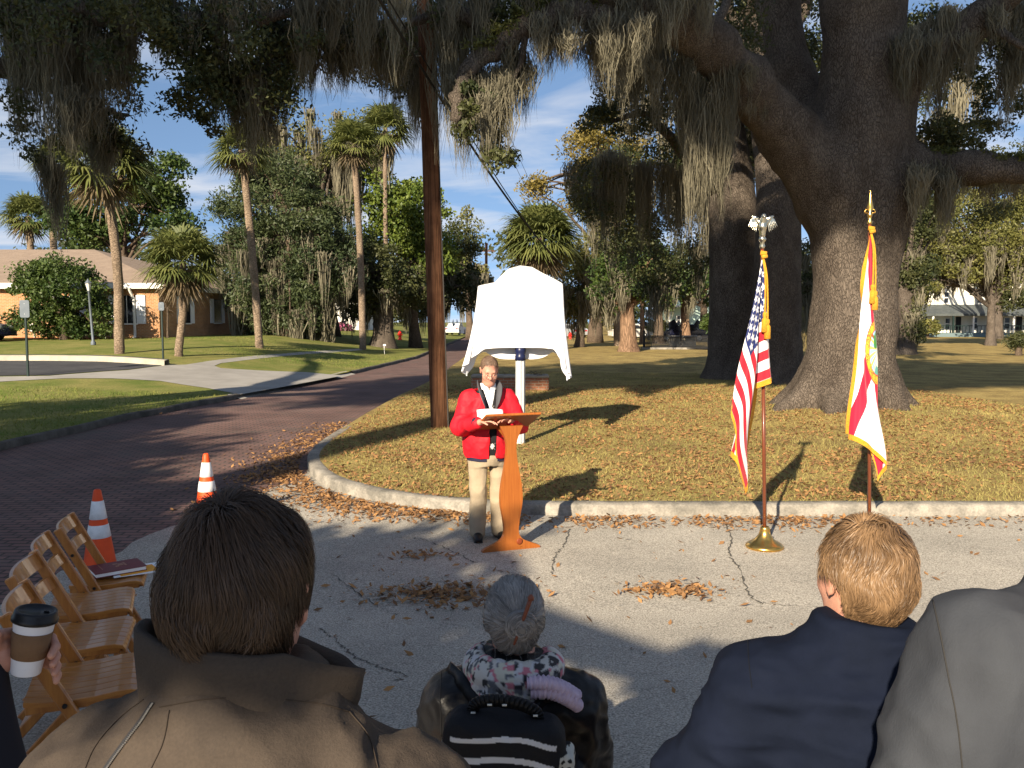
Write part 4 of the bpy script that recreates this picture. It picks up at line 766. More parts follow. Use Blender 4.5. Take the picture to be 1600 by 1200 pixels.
def house(name, label, px0, px1, pyb, pyt, Y, depth, wallm, roofm, rise, floors, wins, cat='house', doors=()):
    A = at(px0, pyb, Y); B = at(px1, pyb, Y); tp = at(px0, pyt, Y)[2]; g = (vz if A[0] < -5 else lz)((A[0]+B[0])/2, Y)-.1; cxm = (A[0]+B[0])/2; W = B[0]-A[0]; H_ = tp-g; r = thing(name, label, cat, (cxm, Y, g))
    mb = MB(); mb.box((0, depth/2, H_/2-.2), (W, depth, H_+.4)); mb.build('wall', wallm, r)
    o = .5; V = np.array([(-W/2-o, -o, H_), (W/2+o, -o, H_), (W/2+o, depth+o, H_), (-W/2-o, depth+o, H_), (-W/2+W*.25, depth/2, H_+rise), (W/2-W*.25, depth/2, H_+rise)])
    mk('roof', V, [np.array([[0, 1, 5, 4], [2, 3, 4, 5], [3, 2, 1, 0]]), np.array([[1, 2, 5], [3, 0, 4]])], roofm, r, smooth=False, world=False)
    s = Y/FPX
    for (px, py, w_, h_) in wins:
        q = at(px, py, Y); x, z = q[0]-cxm, q[2]-g; mb = MB(); mb.box((x, -.03, z), (w_*s, .06, h_*s)); f = mb.build('window', mat_glass, r)
        mb = MB(); [mb.box((x+sx*w_*s/2, -.05, z), (.12, .08, h_*s+.12)) for sx in (-1, 1)]; [mb.box((x, -.055, z+k*h_*s/2), (w_*s-.12, .07, .11)) for k in (-1, 0, 1)]; mb.build('frame', mat_white, f)
    for (px, py, w_, h_, m_) in doors:
        q = at(px, py, Y); x, z = q[0]-cxm, q[2]-g; mb = MB(); mb.box((x, -.03, z), (w_*s, .08, h_*s)); mb.build('door', m_, r)
    return r, cxm, g, H_, W
hr_, cxm, g, H_, W = house('white_house', 'white two storey house with a long grey roofed porch at the far right', 1432, 1650, 532, 440, 97, 12, mat_cream, mat_groof, 3, 2, [(1478, 465, 8, 18), (1585, 468, 10, 20), (1600, 468, 10, 20), (1530, 466, 8, 16), (1522, 505, 10, 18), (1573, 505, 9, 18), (1480, 506, 8, 18), (1625, 505, 10, 18)], doors=[(1497, 508, 8, 26, mat_black), (1592, 508, 9, 26, mat_black)])
s = 97/FPX; pz = at(1500, 489, 97)[2]-g; mb = MB(); V = np.array([(-W/2-2.2, -3.2, pz-.1), (W/2+.4, -3.2, pz-.1), (W/2+.4, -.02, pz+.95), (-W/2-2.2, -.02, pz+.95), (-W/2-2.2, -3.2, pz-.35), (W/2+.4, -3.2, pz-.35), (W/2+.4, -.02, pz-.3), (-W/2-2.2, -.02, pz-.3)])
mk('porch_roof', V, np.array([[0, 1, 2, 3], [0, 4, 5, 1], [7, 6, 5, 4], [0, 3, 7, 4], [1, 5, 6, 2]]), mat_groof, hr_, smooth=False, world=False)
for k in range(9):
    mb = MB(); x = -W/2-1.9+k*(W+1.9)/8; mb.box((x, -3.0, pz/2-.2), (.16, .16, pz-.35)); mb.build('porch_post', mat_dgreen if k % 2 == 0 else mat_white, hr_)
mb = MB(); mb.box((-1, -1.7, .3), (W+2.6, 3.2, .5)); mb.build('porch_floor', M('porch_grey', (.13, .18, .19), rough=.7), hr_)
mb = MB(); [mb.box((-W/2-1.9+k*.42, -3.0, .95), (.06, .05, .75)) for k in range(int((W+1.9)/.42))]; mb.box((-1, -3.0, 1.35), (W+1.8, .08, .08)); mb.build('porch_railing', mat_dgreen, hr_)
r, *_ = house('white_house', 'small bright white house seen between cedar and palm', 482, 568, 524, 470, 80, 8, mat_white, mat_groof, 2.5, 1, [(490, 500, 5, 16), (538, 500, 8, 22), (556, 492, 6, 14)], doors=[(486, 511, 5, 22, M('rust_door', (.30, .06, .03), rough=.6))])
r, cxm, g, H_, W = house('mint_house', 'mint green house with an upstairs balcony behind the bench', 1046, 1124, 520, 448, 108, 9, mat_mint, mat_groof, 3, 2, [(1060, 500, 6, 14), (1112, 462, 8, 12), (1108, 503, 8, 14), (1052, 468, 6, 10)])
mb = MB(); b = at(1056, 479, 108); mb.box((b[0]-cxm, -1.0, b[2]-g), (2.6, 1.9, .22)); [mb.box((b[0]-cxm-1.2+k*.3, -1.9, b[2]-g+.55), (.05, .05, .9)) for k in range(9)]; mb.box((b[0]-cxm, -1.9, b[2]-g+1.02), (2.6, .08, .08)); mb.build('balcony', mat_white, r)
for k in (-1, 1): mb = MB(); mb.tube([(b[0]-cxm+k*1.1, -1.8, 0), (b[0]-cxm+k*1.1, -1.8, b[2]-g)], .14, 10); mb.build('column', mat_white, r)
# ------------------------------------------------------------------ cars (far off)
def car(label, loc, rz, paint):
    r = thing('parked_car', label, 'car', loc, rz, None); Lh = 2.25
    prof = [(-Lh, .35), (-Lh-.02, .75), (-1.95, .92), (-1.2, .98), (1.15, .93), (2.05, .78), (Lh, .6), (Lh, .3), (1.75, .22), (-1.75, .22)]
    mb = MB(); mb.prism(prof, -.86, .86); mb.prism([(-1.55, .93), (-.85, 1.40), (.25, 1.43), (1.15, .91)], -.70, .70); o = mb.build('body', paint, r); bv = o.modifiers.new('bevel', 'BEVEL'); bv.width = .06; bv.segments = 2
    mb = MB(); mb.prism([(-1.25, .98), (-.82, 1.33), (-.25, 1.35), (-.25, .98)], -.715, .715); mb.prism([(-.17, .98), (-.17, 1.36), (.22, 1.36), (.88, .97)], -.715, .715); mb.build('side_window', mat_glass, r)
    mb = MB(); mb.bar((1.08, 0, .96), (.36, 0, 1.39), 1.25, .03, up=(0, 1, 0)); mb.bar((-1.5, 0, .98), (-.92, 0, 1.37), 1.25, .03, up=(0, 1, 0)); mb.build('windscreen', mat_glass, r)
    for sx in (-1.38, 1.38):
        for sy in (-1, 1):
            mb = MB(); V, F = tube([(sx, sy*.66, .32), (sx, sy*.88, .32)], .33, 18); mb.add(V, F); wl = mb.build('wheel', mat_black, r); mb = MB(); V, F = tube([(sx, sy*.87, .32), (sx, sy*.90, .32)], .2, 14); mb.add(V, F); mb.build('rim', mat_steel, wl)
    for sy in (-1, 1):
        mb = MB(); mb.box((Lh-.08, sy*.62, .66), (.2, .34, .13), bev=.03); mb.build('headlight', M('headlight', (.8, .8, .78), rough=.15), r); mb = MB(); mb.box((-Lh+.05, sy*.62, .74), (.16, .34, .16), bev=.03); mb.build('tail_light', M('tail_light', (.35, .01, .01), rough=.2), r)
    return r
g_ = 'cars parked beyond the lawn'
def carpx(label, px, py, Y, rz, paint, mat_z):
    p = at(px, py, Y); c = car(label, (p[0], Y, mat_z(p[0], Y)), rz, paint); c['group'] = g_; return c
carpx('dark blue saloon parked behind the iron fence and bench', 1066, 515, 74, math.pi*.97, M('navy_paint', (.012, .014, .035), rough=.2, coat=1), lz)
carpx('silver car seen just right of the draped sign', 893, 515, 92, math.pi*.62, M('silver_paint', (.55, .57, .6), rough=.25, metal=.5), lz)
carpx('pale car half hidden behind the stout orange trunk', 985, 512, 88, math.pi*.95, M('pale_paint', (.5, .48, .44), rough=.3, metal=.3), lz)
carpx('pale car parked far up the brick street', 712, 513, 105, math.pi*.45, M('white_car_paint', (.7, .72, .75), rough=.3), lz)
carpx('blue car cut by the left edge beside the brick house', -66, 535, 40, 0.05, M('blue_paint', (.03, .03, .12), rough=.25, coat=1), vz)
# ------------------------------------------------------------------ street furniture
mat_wood_pole = bark('pole_wood', (.20, .095, .05), (.115, .052, .028), vs=9, stretch=(1.6, 1.6, .07), bump=.5, dist=.012, ns=5)
b = gp(688, 668, .15); Yp = b[1]; t = at(655, -260, Yp)
pole = thing('utility_pole', 'brown weathered wooden utility pole by the brick street', 'utility pole', b); mb = MB(); Q = spline([b+(0, 0, -.2), (b+t)/2, t], 30); V, F = tube(Q, np.linspace(.165, .135, 30), 20, rough=.012); mb.add(V, F); mb.build('shaft', mat_wood_pole, pole, smooth=True, world=True)
mb = MB(); mb.tube([Q[0]+(.155, -.07, 0), Q[18]+(.15, -.06, 0)], .012, 6); mb.build('ground_wire', M('ground_wire', (.06, .055, .05), rough=.6), pole, world=True)
def wire(label, pts, r, sag, m, name='power_cable'):
    A, B = np.array(pts[0]), np.array(pts[1]); tt = np.linspace(0, 1, 40)[:, None]; P = A+(B-A)*tt; P[:, 2] -= sag*4*(tt*(1-tt))[:, 0]; mb = MB(); mb.tube(P, r, 6); return tag(mb.build(name, m, None, True), label, 'cable')
mat_cable = M('black_cable', (.012, .012, .012), rough=.6); mat_bright = M('bright_wire', (.45, .42, .35), rough=.4, metal=.5)
wire('thick black cable slanting down past the utility pole', (at(575, -30, 11), at(885, 420, 30)), .024, .35, mat_cable)
wire('thinner black cable twisted close along the thick one', (at(590, -30, 11.2), at(862, 400, 30)), .012, .2, mat_cable)
wire('thin bright wire strung level to the utility pole from the left', (at(-200, 112, 20), at(657, 87, Yp-.15)), .008, .12, mat_bright)
wire('hair thin wire left of its twin in the sky over the street', (at(712, 40, 30), at(825, 300, 70)), .014, .2, mat_cable)
wire('hair thin wire right of its twin in the sky over the street', (at(722, 30, 30), at(836, 300, 70)), .014, .2, mat_cable)
b = at(759, 515, 100); t = at(760, 380, 100); far = thing('utility_pole', 'distant grey utility pole with crossarm above the street end', 'utility pole', (b[0], 100, lz(b[0], 100))); mb = MB(); mb.tube([(b[0], 100, lz(b[0], 100)-.2), t], .16, 8); mb.build('shaft', mat_wood_pole, far, True, world=True); mb = MB(); mb.box(t+(0, 0, -.9), (2.2, .12, .14)); mb.build('crossarm', mat_wood_pole, far, world=True)
def post_sign(label, px, pyb, pyt, pw, ph, name='parking_sign'):
    b = gp(px, pyb, .11); Y = b[1]; s = Y/FPX; r = thing(name, label, 'sign', b); tz = at(px, pyt, Y)[2]-b[2]; mb = MB(); mb.box((0, 0, tz/2-.15), (.06, .06, tz+.3), bev=.008); mb.build('post', mat_dgreen, r)
    pz_ = tz-ph*s/2+.02; mb = MB(); w_, h_ = pw*s, ph*s; poly = [(math.cos(a)*.05+sx*(w_/2-.05), math.sin(a)*.05+sz*(h_/2-.05)) for sx, sz, a0 in ((1, 1, 0), (-1, 1, 90), (-1, -1, 180), (1, -1, 270)) for a in [math.radians(a0+q) for q in (0, 30, 60, 90)]]; mb.prism(poly, -.045, -.035); o = mb.build('panel', mat_signback, r); o.location.z = pz_
    mb = MB(); [mb.box((0, -.048, pz_+q*h_*.3), (.02, .006, .02), bev=.002) for q in (-1, 1)]; mb.build('bolt', mat_steel, r); return r
post_sign('grey backed sign on a dark green post at the left edge', 44, 588, 470, 15, 27); post_sign('smaller grey backed sign on a slim green post by the short palm', 255, 562, 473, 9, 13)
b = gp(146, 539, .11); lp = thing('lamp_post', 'slim lamp post with a small lantern before the shrub', 'lamp post', b); hz = at(139, 455, b[1])[2]-b[2]; mb = MB(); mb.lathe([(.11, 0), (.11, .1), (.055, .2), (.045, hz), (.07, hz+.03), (0, hz+.03)], seg=10); mb.build('pole', mat_signback, lp, True); mb = MB(); mb.lathe([(.06, hz+.03), (.13, hz+.34), (.13, hz+.36), (0, hz+.36)], seg=6); mb.build('lantern', M('lantern_glass', (.6, .6, .58), rough=.2), lp); mb = MB(); mb.lathe([(.17, hz+.35), (.03, hz+.5), (0, hz+.56)], seg=6); mb.build('lantern_cap', mat_signback, lp); lp.rotation_euler = (0, -.05, 0)
def hydrant(label, px, py):
    b = gp(px, py, .12); r = thing('fire_hydrant', label, 'hydrant', b); mb = MB(); mb.lathe([(.19, 0), (.19, .05), (.13, .06), (.13, .5), (.17, .52), (.17, .56), (.14, .6), (.07, .70), (.03, .72), (.03, .77), (0, .77)], seg=14); mb.build('barrel', mat_red, r, True)
    for sx in (-1, 1): mb = MB(); mb.tube([(sx*.1, 0, .42), (sx*.22, 0, .42)], .06, 10); mb.build('cap', mat_red, r, True)
    return r
hydrant('red fire hydrant near the dark oak left of the pole', 625, 531); hydrant('red fire hydrant right of the draped sign', 891, 531)
b = gp(645, 531, .11); r = thing('street_post', 'dark short sign post beside the left hydrant', 'post', b); mb = MB(); mb.box((0, 0, .55), (.08, .08, 1.2)); mb.box((0, -.05, 1.0), (.35, .02, .35)); mb.build('post', mat_black, r)
b = gp(601, 553, .11); r = thing('marker_stake', 'small white stake stuck in the verge', 'stake', b); mb = MB(); mb.bar((0, 0, -.1), (-.03, 0, .55), .05, .03); mb.box((.0, -.03, .5), (.16, .01, .1)); mb.build('stake', mat_white, r)
b = gp(480, 527, .11); r = thing('house_sign', 'white post standing in front of the small white house', 'post', b); mb = MB(); mb.box((0, 0, .8), (.16, .16, 1.6), bev=.02); mb.build('post', mat_white, r); mb = MB(); mb.box((0, 0, 1.63), (.22, .22, .06)); mb.build('cap', mat_white, r)
# basketball hoop
Y = 78; b = at(1016, 512, Y); b[2] = lz(b[0], Y); r = thing('basketball_hoop', 'basketball hoop with clear backboard beyond the grove', 'basketball hoop', b); q = at(1016, 490, Y)[2]-b[2]; mb = MB(); mb.tube([(0, .8, 0), (0, .8, q-.6), (0, .1, q-.1)], .07, 8); mb.build('pole', mat_black, r)
mb = MB(); mb.box((0, 0, q), (.9, .03, .55)); mb.build('backboard', M('backboard_glass', (.10, .12, .14), rough=.2), r); mb = MB(); [mb.box((sx*.46, -.02, q), (.07, .05, .66)) for sx in (-1, 1)]; [mb.box((0, -.02, q+sz*.3), (.85, .05, .07)) for sz in (-1, 1)]; [mb.box((sx*.16, -.03, q-.03), (.04, .03, .28)) for sx in (-1, 1)]; [mb.box((0, -.03, q+sz), (.28, .03, .04)) for sz in (-.17, .11)]; mb.build('board_frame', mat_white, r)
mb = MB(); a = np.linspace(0, 2*np.pi, 17); mb.tube(np.stack([.2*np.cos(a), -.25+.2*np.sin(a), 0*a+q-.2], 1), .02, 5, False); mb.build('rim', mat_red, r)
# stone bench, iron fence, brick planter
b = gp(1066, 541, .25); s = b[1]/FPX; r = thing('stone_bench', 'pale stone bench like slab behind the low iron fence', 'bench', b); W = 48*s; mb = MB(); mb.box((0, 0, .30), (W*.84, .7, .62), bev=.02); mb.build('base', M('limestone', (.55, .47, .33), (.42, .36, .26), scale=4, rough=.9, bump=.3), r); mb = MB(); mb.box((0, 0, .68), (W, .95, .12), bev=.02); mb.build('slab', M('slab_stone', (.36, .34, .30), (.28, .26, .23), scale=5, rough=.9), r)
A = gp(1006, 545, .25); B = gp(1122, 546, .25); r = thing('iron_fence', 'low dark iron picket fence in front of the stone bench', 'fence', A); n = 62; fz = .85; mb = MB()
for k in range(n):
    q = (B-A)*k/(n-1); mb.box(q+(0, 0, fz/2), (.045, .045, fz))
[mb.bar(np.array([0, 0, z]), B-A+(0, 0, z), .02, .03) for z in (.12, fz-.1)]; mb.build('pickets', mat_black, r)
for k in (0, .5, 1): mb = MB(); q = (B-A)*k; mb.box(q+(0, 0, .5), (.12, .12, 1.05)); mb.lathe([(.08, 1.03), (.1, 1.08), (.03, 1.2), (0, 1.24)], q, 8); mb.build('fence_post', mat_black, r)
mb = MB(); mb.box((B-A)/2+(0, 0, .04), (np.linalg.norm(B-A)+.3, .25, .12)); mb.build('plinth', mat_conc, r)
p0 = gp(797, 612, .15); Y = p0[1]; s = Y/FPX; r = thing('brick_planter', 'low old brick wall stub behind the draped sign', 'brick wall', (p0[0], Y+.35, p0[2])); mb = MB(); mb.box((0, 0, .16), (122*s, .7, .42), bev=.02); mb.build('base', brickmat('old_brick', (.35, .14, .075), (.27, .11, .06), (.33, .24, .17), .21, .075, .012, wall=True), r); mb = MB(); mb.box((0, 0, .40), (123*s, .74, .07), bev=.02); mb.build('cap', M('cap_mortar', (.36, .31, .25), (.24, .2, .15), scale=5, rough=1), r)
V, F, v = clusters([np.array([rng.uniform(-.9, .9), rng.normal(0, .15), .46]) for _ in range(12)], [.12]*12, 20, .12, .1); mk('weeds', V, F, lm_dead, r, var=v, smooth=False, world=False)
# ------------------------------------------------------------------ objects in the square
mat_orange = M('cone_orange', (.78, .085, .015), (.66, .065, .012), scale=7, rough=.5)
mat_band = M('reflective_band', (.80, .80, .80), (.62, .62, .62), scale=14, rough=.45)
mat_chair = M('varnished_wood', (.44, .175, .035), (.30, .105, .02), scale=3, rough=.32, spec=.5, stretch=(14, 14, 1.2), coat=.3)
mat_seatw = M('seat_wood', (.46, .19, .04), (.33, .12, .025), scale=3, rough=.3, spec=.5, stretch=(24, 2, 8), coat=.3)
mat_lect = M('lectern_wood', (.34, .105, .018), (.26, .072, .011), scale=2.2, rough=.42, stretch=(30, 30, 1.6), spec=.35, coat=.1)
mat_brass = M('brass', (.75, .47, .13), (.62, .37, .09), scale=8, rough=.28, metal=1)
mat_chrome = M('bright_silver_brass', (.62, .56, .42), rough=.25, metal=1)
mat_mahog = M('mahogany_pole', (.16, .045, .02), (.11, .03, .013), scale=4, rough=.3, stretch=(8, 8, .5), coat=.4)
mat_paper = M('paper', (.85, .85, .84), rough=.8)
def gz(x, y): return float(T(x, y))+.004
def cone(label, x, y, rz):
    r = thing('traffic_cone', label, 'traffic cone', (x, y, gz(x, y)), rz, 'traffic cones beside the chairs'); hh = .71; R = lambda z: .135+(.027-.135)*(z-.03)/(hh-.03)
    mb = MB(); mb.box((0, 0, .016), (.36, .36, .032), bev=.012); mb.lathe([(R(.03)+.012, .03), (R(.05), .05)]+[(R(z), z) for z in np.linspace(.06, hh-.01, 12)]+[(.02, hh), (.014, hh), (.012, hh-.1)], seg=28); mb.build('body', mat_orange, r, True)
    for a, b in ((.13, .33), (.40, .54)):
        z1, z0 = hh*(1-a), hh*(1-b); mb = MB(); mb.lathe([(R(z0)+.0005, z0-.002), (R(z0)+.003, z0), (R(z1)+.003, z1), (R(z1)+.0005, z1+.002)], seg=28); mb.build('reflective_band', mat_band, r, True)
cone('orange cone with two white bands right behind the wooden chairs', -3.33, 6.75, .3); cone('orange cone with white bands out on the brick road edge, farther away', -3.12, 8.6, .1)
def bolt(mb, p, ax): V, F = tube([np.array(p), np.array(p)+np.array(ax)*.006], .009, 8); mb.add(V, F)
def make_chair(label, x, y, rz, group):
    r = thing('folding_chair', label, 'chair', (x, y, gz(x, y)), rz, group)
    for s in (-1, 1):
        mb = MB(); a, b = np.array([s*.215, -.195, .81]), np.array([s*.215, .215, .0]); mb.bar(a, b, .024, .05, up=(0, 1, .5), bev=.006); lg = mb.build('leg', mat_chair, r)
        mb = MB(); bolt(mb, (s*.203, -.01, .44), (-s, 0, 0)); bolt(mb, (s*.228, -.01, .44), (s, 0, 0)); bolt(mb, (s*.228, -.12, .65), (s, 0, 0)); mb.build('bolt', mat_black, lg)
        mb = MB(); mb.bar((s*.178, .13, .425), (s*.178, -.27, .0), .022, .042, up=(0, 1, .5), bev=.005); mb.build('leg', mat_chair, r)
    for z0, z1 in ((.735, .805), (.63, .685)):
        n = 13; V = []; t = np.linspace(-1, 1, n)
        for u in t:
            for zz in (z0, z1):
                yb = .215-.41*zz/.81; c = -.030*(1-u*u)
                for dy in (0, .014): V.append((u*.205, yb+c-.006+dy, zz))
        F = []
        for i in range(n-1):
            o = i*4; F += [[o, o+4, o+6, o+2], [o+1, o+3, o+7, o+5], [o+2, o+6, o+7, o+3], [o, o+1, o+5, o+4]]
        F += [[0, 2, 3, 1], [(n-1)*4, (n-1)*4+1, (n-1)*4+3, (n-1)*4+2]]; mk('back_slat', np.array(V), np.array(F), mat_chair, r, False, world=False)
    mb = MB(); yy = np.array([-.15, -.08, 0, .09, .17, .215, .245, .258]); zz = np.array([.462, .452, .446, .448, .456, .456, .448, .428])
    for k in range(7):
        x0 = -.2+k*.4/7+.0015; x1 = x0+.4/7-.003; V = [(x, yy[q], zz[q]-dz) for q in range(8) for x, dz in ((x0, .018), (x0, .002), (x0+.003, 0), (x1-.003, 0), (x1, .002), (x1, .018))]
        F = [[q*6+c_, q*6+(c_+1) % 6, (q+1)*6+(c_+1) % 6, (q+1)*6+c_] for q in range(7) for c_ in range(6)]; mb.add(np.array(V), [np.array(F)[:, ::-1], np.array([[0, 1, 2, 3, 4, 5]]), np.array([[47, 46, 45, 44, 43, 42]])])
    mb.build('seat', mat_seatw, r)
    mb = MB(); [mb.box((s*.185, .045, .428), (.022, .38, .036), bev=.003) for s in (-1, 1)]; mb.box((0, .24, .428), (.35, .02, .036), bev=.003); mb.box((0, -.14, .428), (.35, .02, .036), bev=.003); mb.build('seat_frame', mat_chair, r)
    mb = MB(); mb.bar((-.2, .155, .11), (.2, .155, .11), .022, .022); mb.build('stretcher', mat_chair, r); mb = MB(); mb.bar((-.17, -.19, .09), (.17, -.19, .09), .022, .022); mb.build('stretcher', mat_chair, r); mb = MB(); mb.bar((-.205, .06, .30), (.205, .06, .30), .022, .022); mb.build('stretcher', mat_chair, r)
    return r
CRZ = math.atan2(-.947, .32); gch = 'wooden folding chairs set out for the audience'
ch1 = make_chair('wooden folding chair nearest the cone with a maroon book on its seat', -2.55, 5.18, CRZ, gch)
for lb_, x, y, rz in (('empty wooden folding chair second from the cone, next to the book chair', -2.35, 4.55, CRZ+.05), ('empty wooden folding chair third from the cone, behind the coffee cup', -2.08, 3.92, CRZ-.02), ('empty wooden folding chair closest to the brown jacket sleeve', -1.75, 3.30, CRZ+.06),
                      ('wooden folding chair under the grey haired woman in the leather jacket', .04, 2.22, .05), ('wooden folding chair under the man in the navy blazer, its post showing', .77, 1.95, -.1), ('wooden folding chair hidden in front of the man in the brown jacket', -.62, 2.20, .05)):
    dd = dup(ch1, (x, y, gz(x, y)), rz, lb_)
    if y < 2.3: dd.scale = (1, 1, 1.1 if 'navy' in lb_ else .76)
# book and papers on the first chair's seat
fx, fy = .947, .32; sx, sy, sz = -2.55+fx*.10, 5.18+fy*.10, gz(-2.55, 5.18)+.464
bk = thing('book', 'maroon hardback book lying on the chair nearest the cone', 'book', (sx-.02, sy+.02, sz+.006), CRZ+.35); mb = MB(); mb.box((0, 0, .026), (.22, .30, .004), bev=.001); mb.box((0, 0, .002), (.22, .30, .004), bev=.001); mb.box((-.109, 0, .014), (.004, .30, .026)); mb.build('cover', M('maroon_cover', (.17, .012, .022), (.13, .01, .017), scale=20, rough=.45), bk)
mb = MB(); mb.box((.003, 0, .014), (.208, .288, .020)); mb.build('pages', mat_paper, bk); mb = MB(); [mb.box((x, y, .0285), (a, b, .001)) for x, y, a, b in ((-.02, .05, .08, .012), (-.02, .025, .05, .03), (-.045, .0, .03, .03), (.01, .0, .03, .02), (-.02, -.09, .12, .006))]; mb.build('cover_print', M('gilt', (.30, .12, .07), rough=.4), bk)
en = thing('envelope', 'orange envelope on white papers sticking out under the book', 'envelope', (sx+.10, sy+.05, sz), CRZ+.2); mb = MB(); mb.box((0, 0, .0015), (.23, .30, .003)); mb.build('papers', mat_paper, en); mb = MB(); mb.box((.02, -.01, .0045), (.15, .22, .002), rz=.15); mb.build('envelope', M('orange_paper', (.80, .34, .03), rough=.7), en)
# lectern
LX, LY, LRZ = -.01, 7.55, math.radians(20); lec = thing('lectern', 'varnished orange wood lectern with a curvy vase shaped stem', 'lectern', (LX, LY, gz(LX, LY)), LRZ)
half = spline([(.275, .0), (.268, .022), (.20, .05), (.12, .085), (.078, .13), (.068, .19), (.082, .30), (.105, .44), (.098, .58), (.068, .74), (.047, .88), (.05, .98), (.082, 1.07), (.108, 1.125)], 44)
poly = [(x, z) for x, z in half]+[(-x, z) for x, z in half[::-1]]
mb = MB(); mb.prism(poly, -.022, .022); st = mb.build('stem', mat_lect, lec)
mb = MB(); mb.lathe([(.028, 0), (.03, .004), (.02, .006), (0, .006)], seg=14); k_ = mb.build('knot', M('wood_knot', (.20, .04, .012), rough=.5), lec, True); k_.rotation_euler = (math.pi/2, 0, 0); k_.location = (.075, -.0225, .075)
mb = MB(); mb.prism([(.02, 0), (.24, 0), (.23, .025), (.08, .07), (.02, .07)], -.02, .02, M=(rotz(math.pi/2), np.array([0, .0, 0]))); mb.build('cross_foot', mat_lect, lec)
tl = math.radians(-24); Rt = rotx(tl); dc = np.array([0, .10, 1.155]); mb = MB(); mb.box(dc, (.52, .40, .022), R=Rt, bev=.004); mb.box(dc+Rt@np.array([0, .195, .02]), (.52, .016, .03), R=Rt, bev=.003); mb.build('desk', mat_lect, lec)
mb = MB(); [mb.bar((s*.06, .02, 1.05), (s*.06, .18, 1.1), .02, .03) for s in (-1, 1)]; mb.build('bracket', mat_lect, lec)
# marker under a white sheet
b = gp(813, 690, .17); SY = b[1]; s = SY/FPX; mk_ = thing('marker_sign', 'roadside marker on a grey fluted post, hidden under a white sheet', 'sign', b); zc = at(813, 560, SY)[2]-b[2]; zt_ = at(813, 425, SY)[2]-b[2]
mb = MB(); n = 16; a = np.linspace(0, 2*np.pi, n, endpoint=False); rr = np.where(np.arange(n) % 2 == 0, .075, .064); V = np.array([(rr[j]*math.cos(a[j]), rr[j]*math.sin(a[j]), z) for z in (-.1, zc-.02) for j in range(n)]); mb.add(V, np.array([[j, (j+1) % n, n+(j+1) % n, n+j] for j in range(n)])); mb.build('post', M('aluminium_post', (.62, .64, .64), (.5, .52, .53), scale=5, rough=.5, metal=.3), mk_)
mb = MB(); mb.lathe([(.0, zc-.03), (.085, zc-.03), (.085, zc+.04), (.072, zc+.06), (.085, zc+.1), (.085, zc+.2), (0, zc+.2)], seg=20); mb.build('socket', M('navy_socket', (.01, .014, .05), rough=.35), mk_, True)
hw = 57*s; zb_ = at(813, 545, SY)[2]-b[2]; zs = at(813, 452, SY)[2]-b[2]; mb = MB(); mb.prism([(-hw, zb_+.02), (hw, zb_+.02), (hw, zs), (hw*.55, zs+.02)]+[(hw*.5*math.cos(q), zs+(zt_-zs)*.9*math.sin(q)) for q in np.linspace(.3, math.pi-.3, 9)]+[(-hw*.55, zs+.02), (-hw, zs)], -.04, .04); mb.build('plaque', M('plaque_green', (.02, .06, .035), rough=.5), mk_)
nu, nv = 260, 60; SV = []
def zline(px, py): return at(px, py, SY)[2]
topx = np.array([748, 756, 775, 783, 795, 812, 828, 845, 866, 880, 886]); topy = np.array([447, 445, 441, 432, 420, 415, 416, 426, 437, 445, 448])
for v in np.linspace(0, 1, nv):
    for i in range(nu):
        q = i/nu*2*np.pi; cx_, sy_ = math.cos(q), math.sin(q); e = .35
        ux = math.copysign(abs(cx_)**e, cx_); uy = math.copysign(abs(sy_)**.9, sy_)
        fr = max(0., (abs(ux)-.70)/.30)**1.4                                   # corner-ness: long tips hang at the two sides
        hang = 545+fr*(44 if ux > 0 else 30)-2*(1-fr)*(.5+.5*math.sin(q*7)) if sy_ < 0 else 548+fr*(40 if ux > 0 else 32)+14*math.sin(q*3)**2
        xm = 813+ux*(66+ (3+ (9 if ux > 0 else 21)*v)*abs(ux)**2*v**.6); ty = np.interp(813+ux*64, topx, topy); py = ty+(hang-ty)*v
        dep = (.062+ (.05+.13*fr)*v**1.2*(1+.35*math.sin(q*9+1)*v))*uy+ .035*v*math.sin(ux*9+v*2.5)*(.35+fr)*v+.012*math.sin(ux*5-v*6)
        xw = at(xm+v*v*3.5*fr*math.sin(q*14), 500, SY)[0]; SV.append((xw, SY+dep, zline(813, py)))
SV = np.array(SV); i = np.arange(nv-1)[:, None]*nu; j = np.arange(nu)[None]; k = (j+1) % nu; F = np.stack([i+j, i+k, i+nu+k, i+nu+j], -1).reshape(-1, 4); cap = [[j_, j_+1, nu-1-j_-1, nu-1-j_] for j_ in range(nu//2-1)]
F = np.concatenate([F, np.array(cap)]); SV[:, 1] += .022*np.array([mnoise.noise(Vector((p[0]*5, p[2]*4, 2))) for p in SV])
sh = mk('white_sheet', SV-np.array(b), F, M('white_cotton', (.72, .73, .76), rough=.9, bump=.15, bscale=30, trans=.06), None, True); sh.location = b; tag(sh, 'white sheet draped over the tall roadside marker behind the speaker', 'sheet')
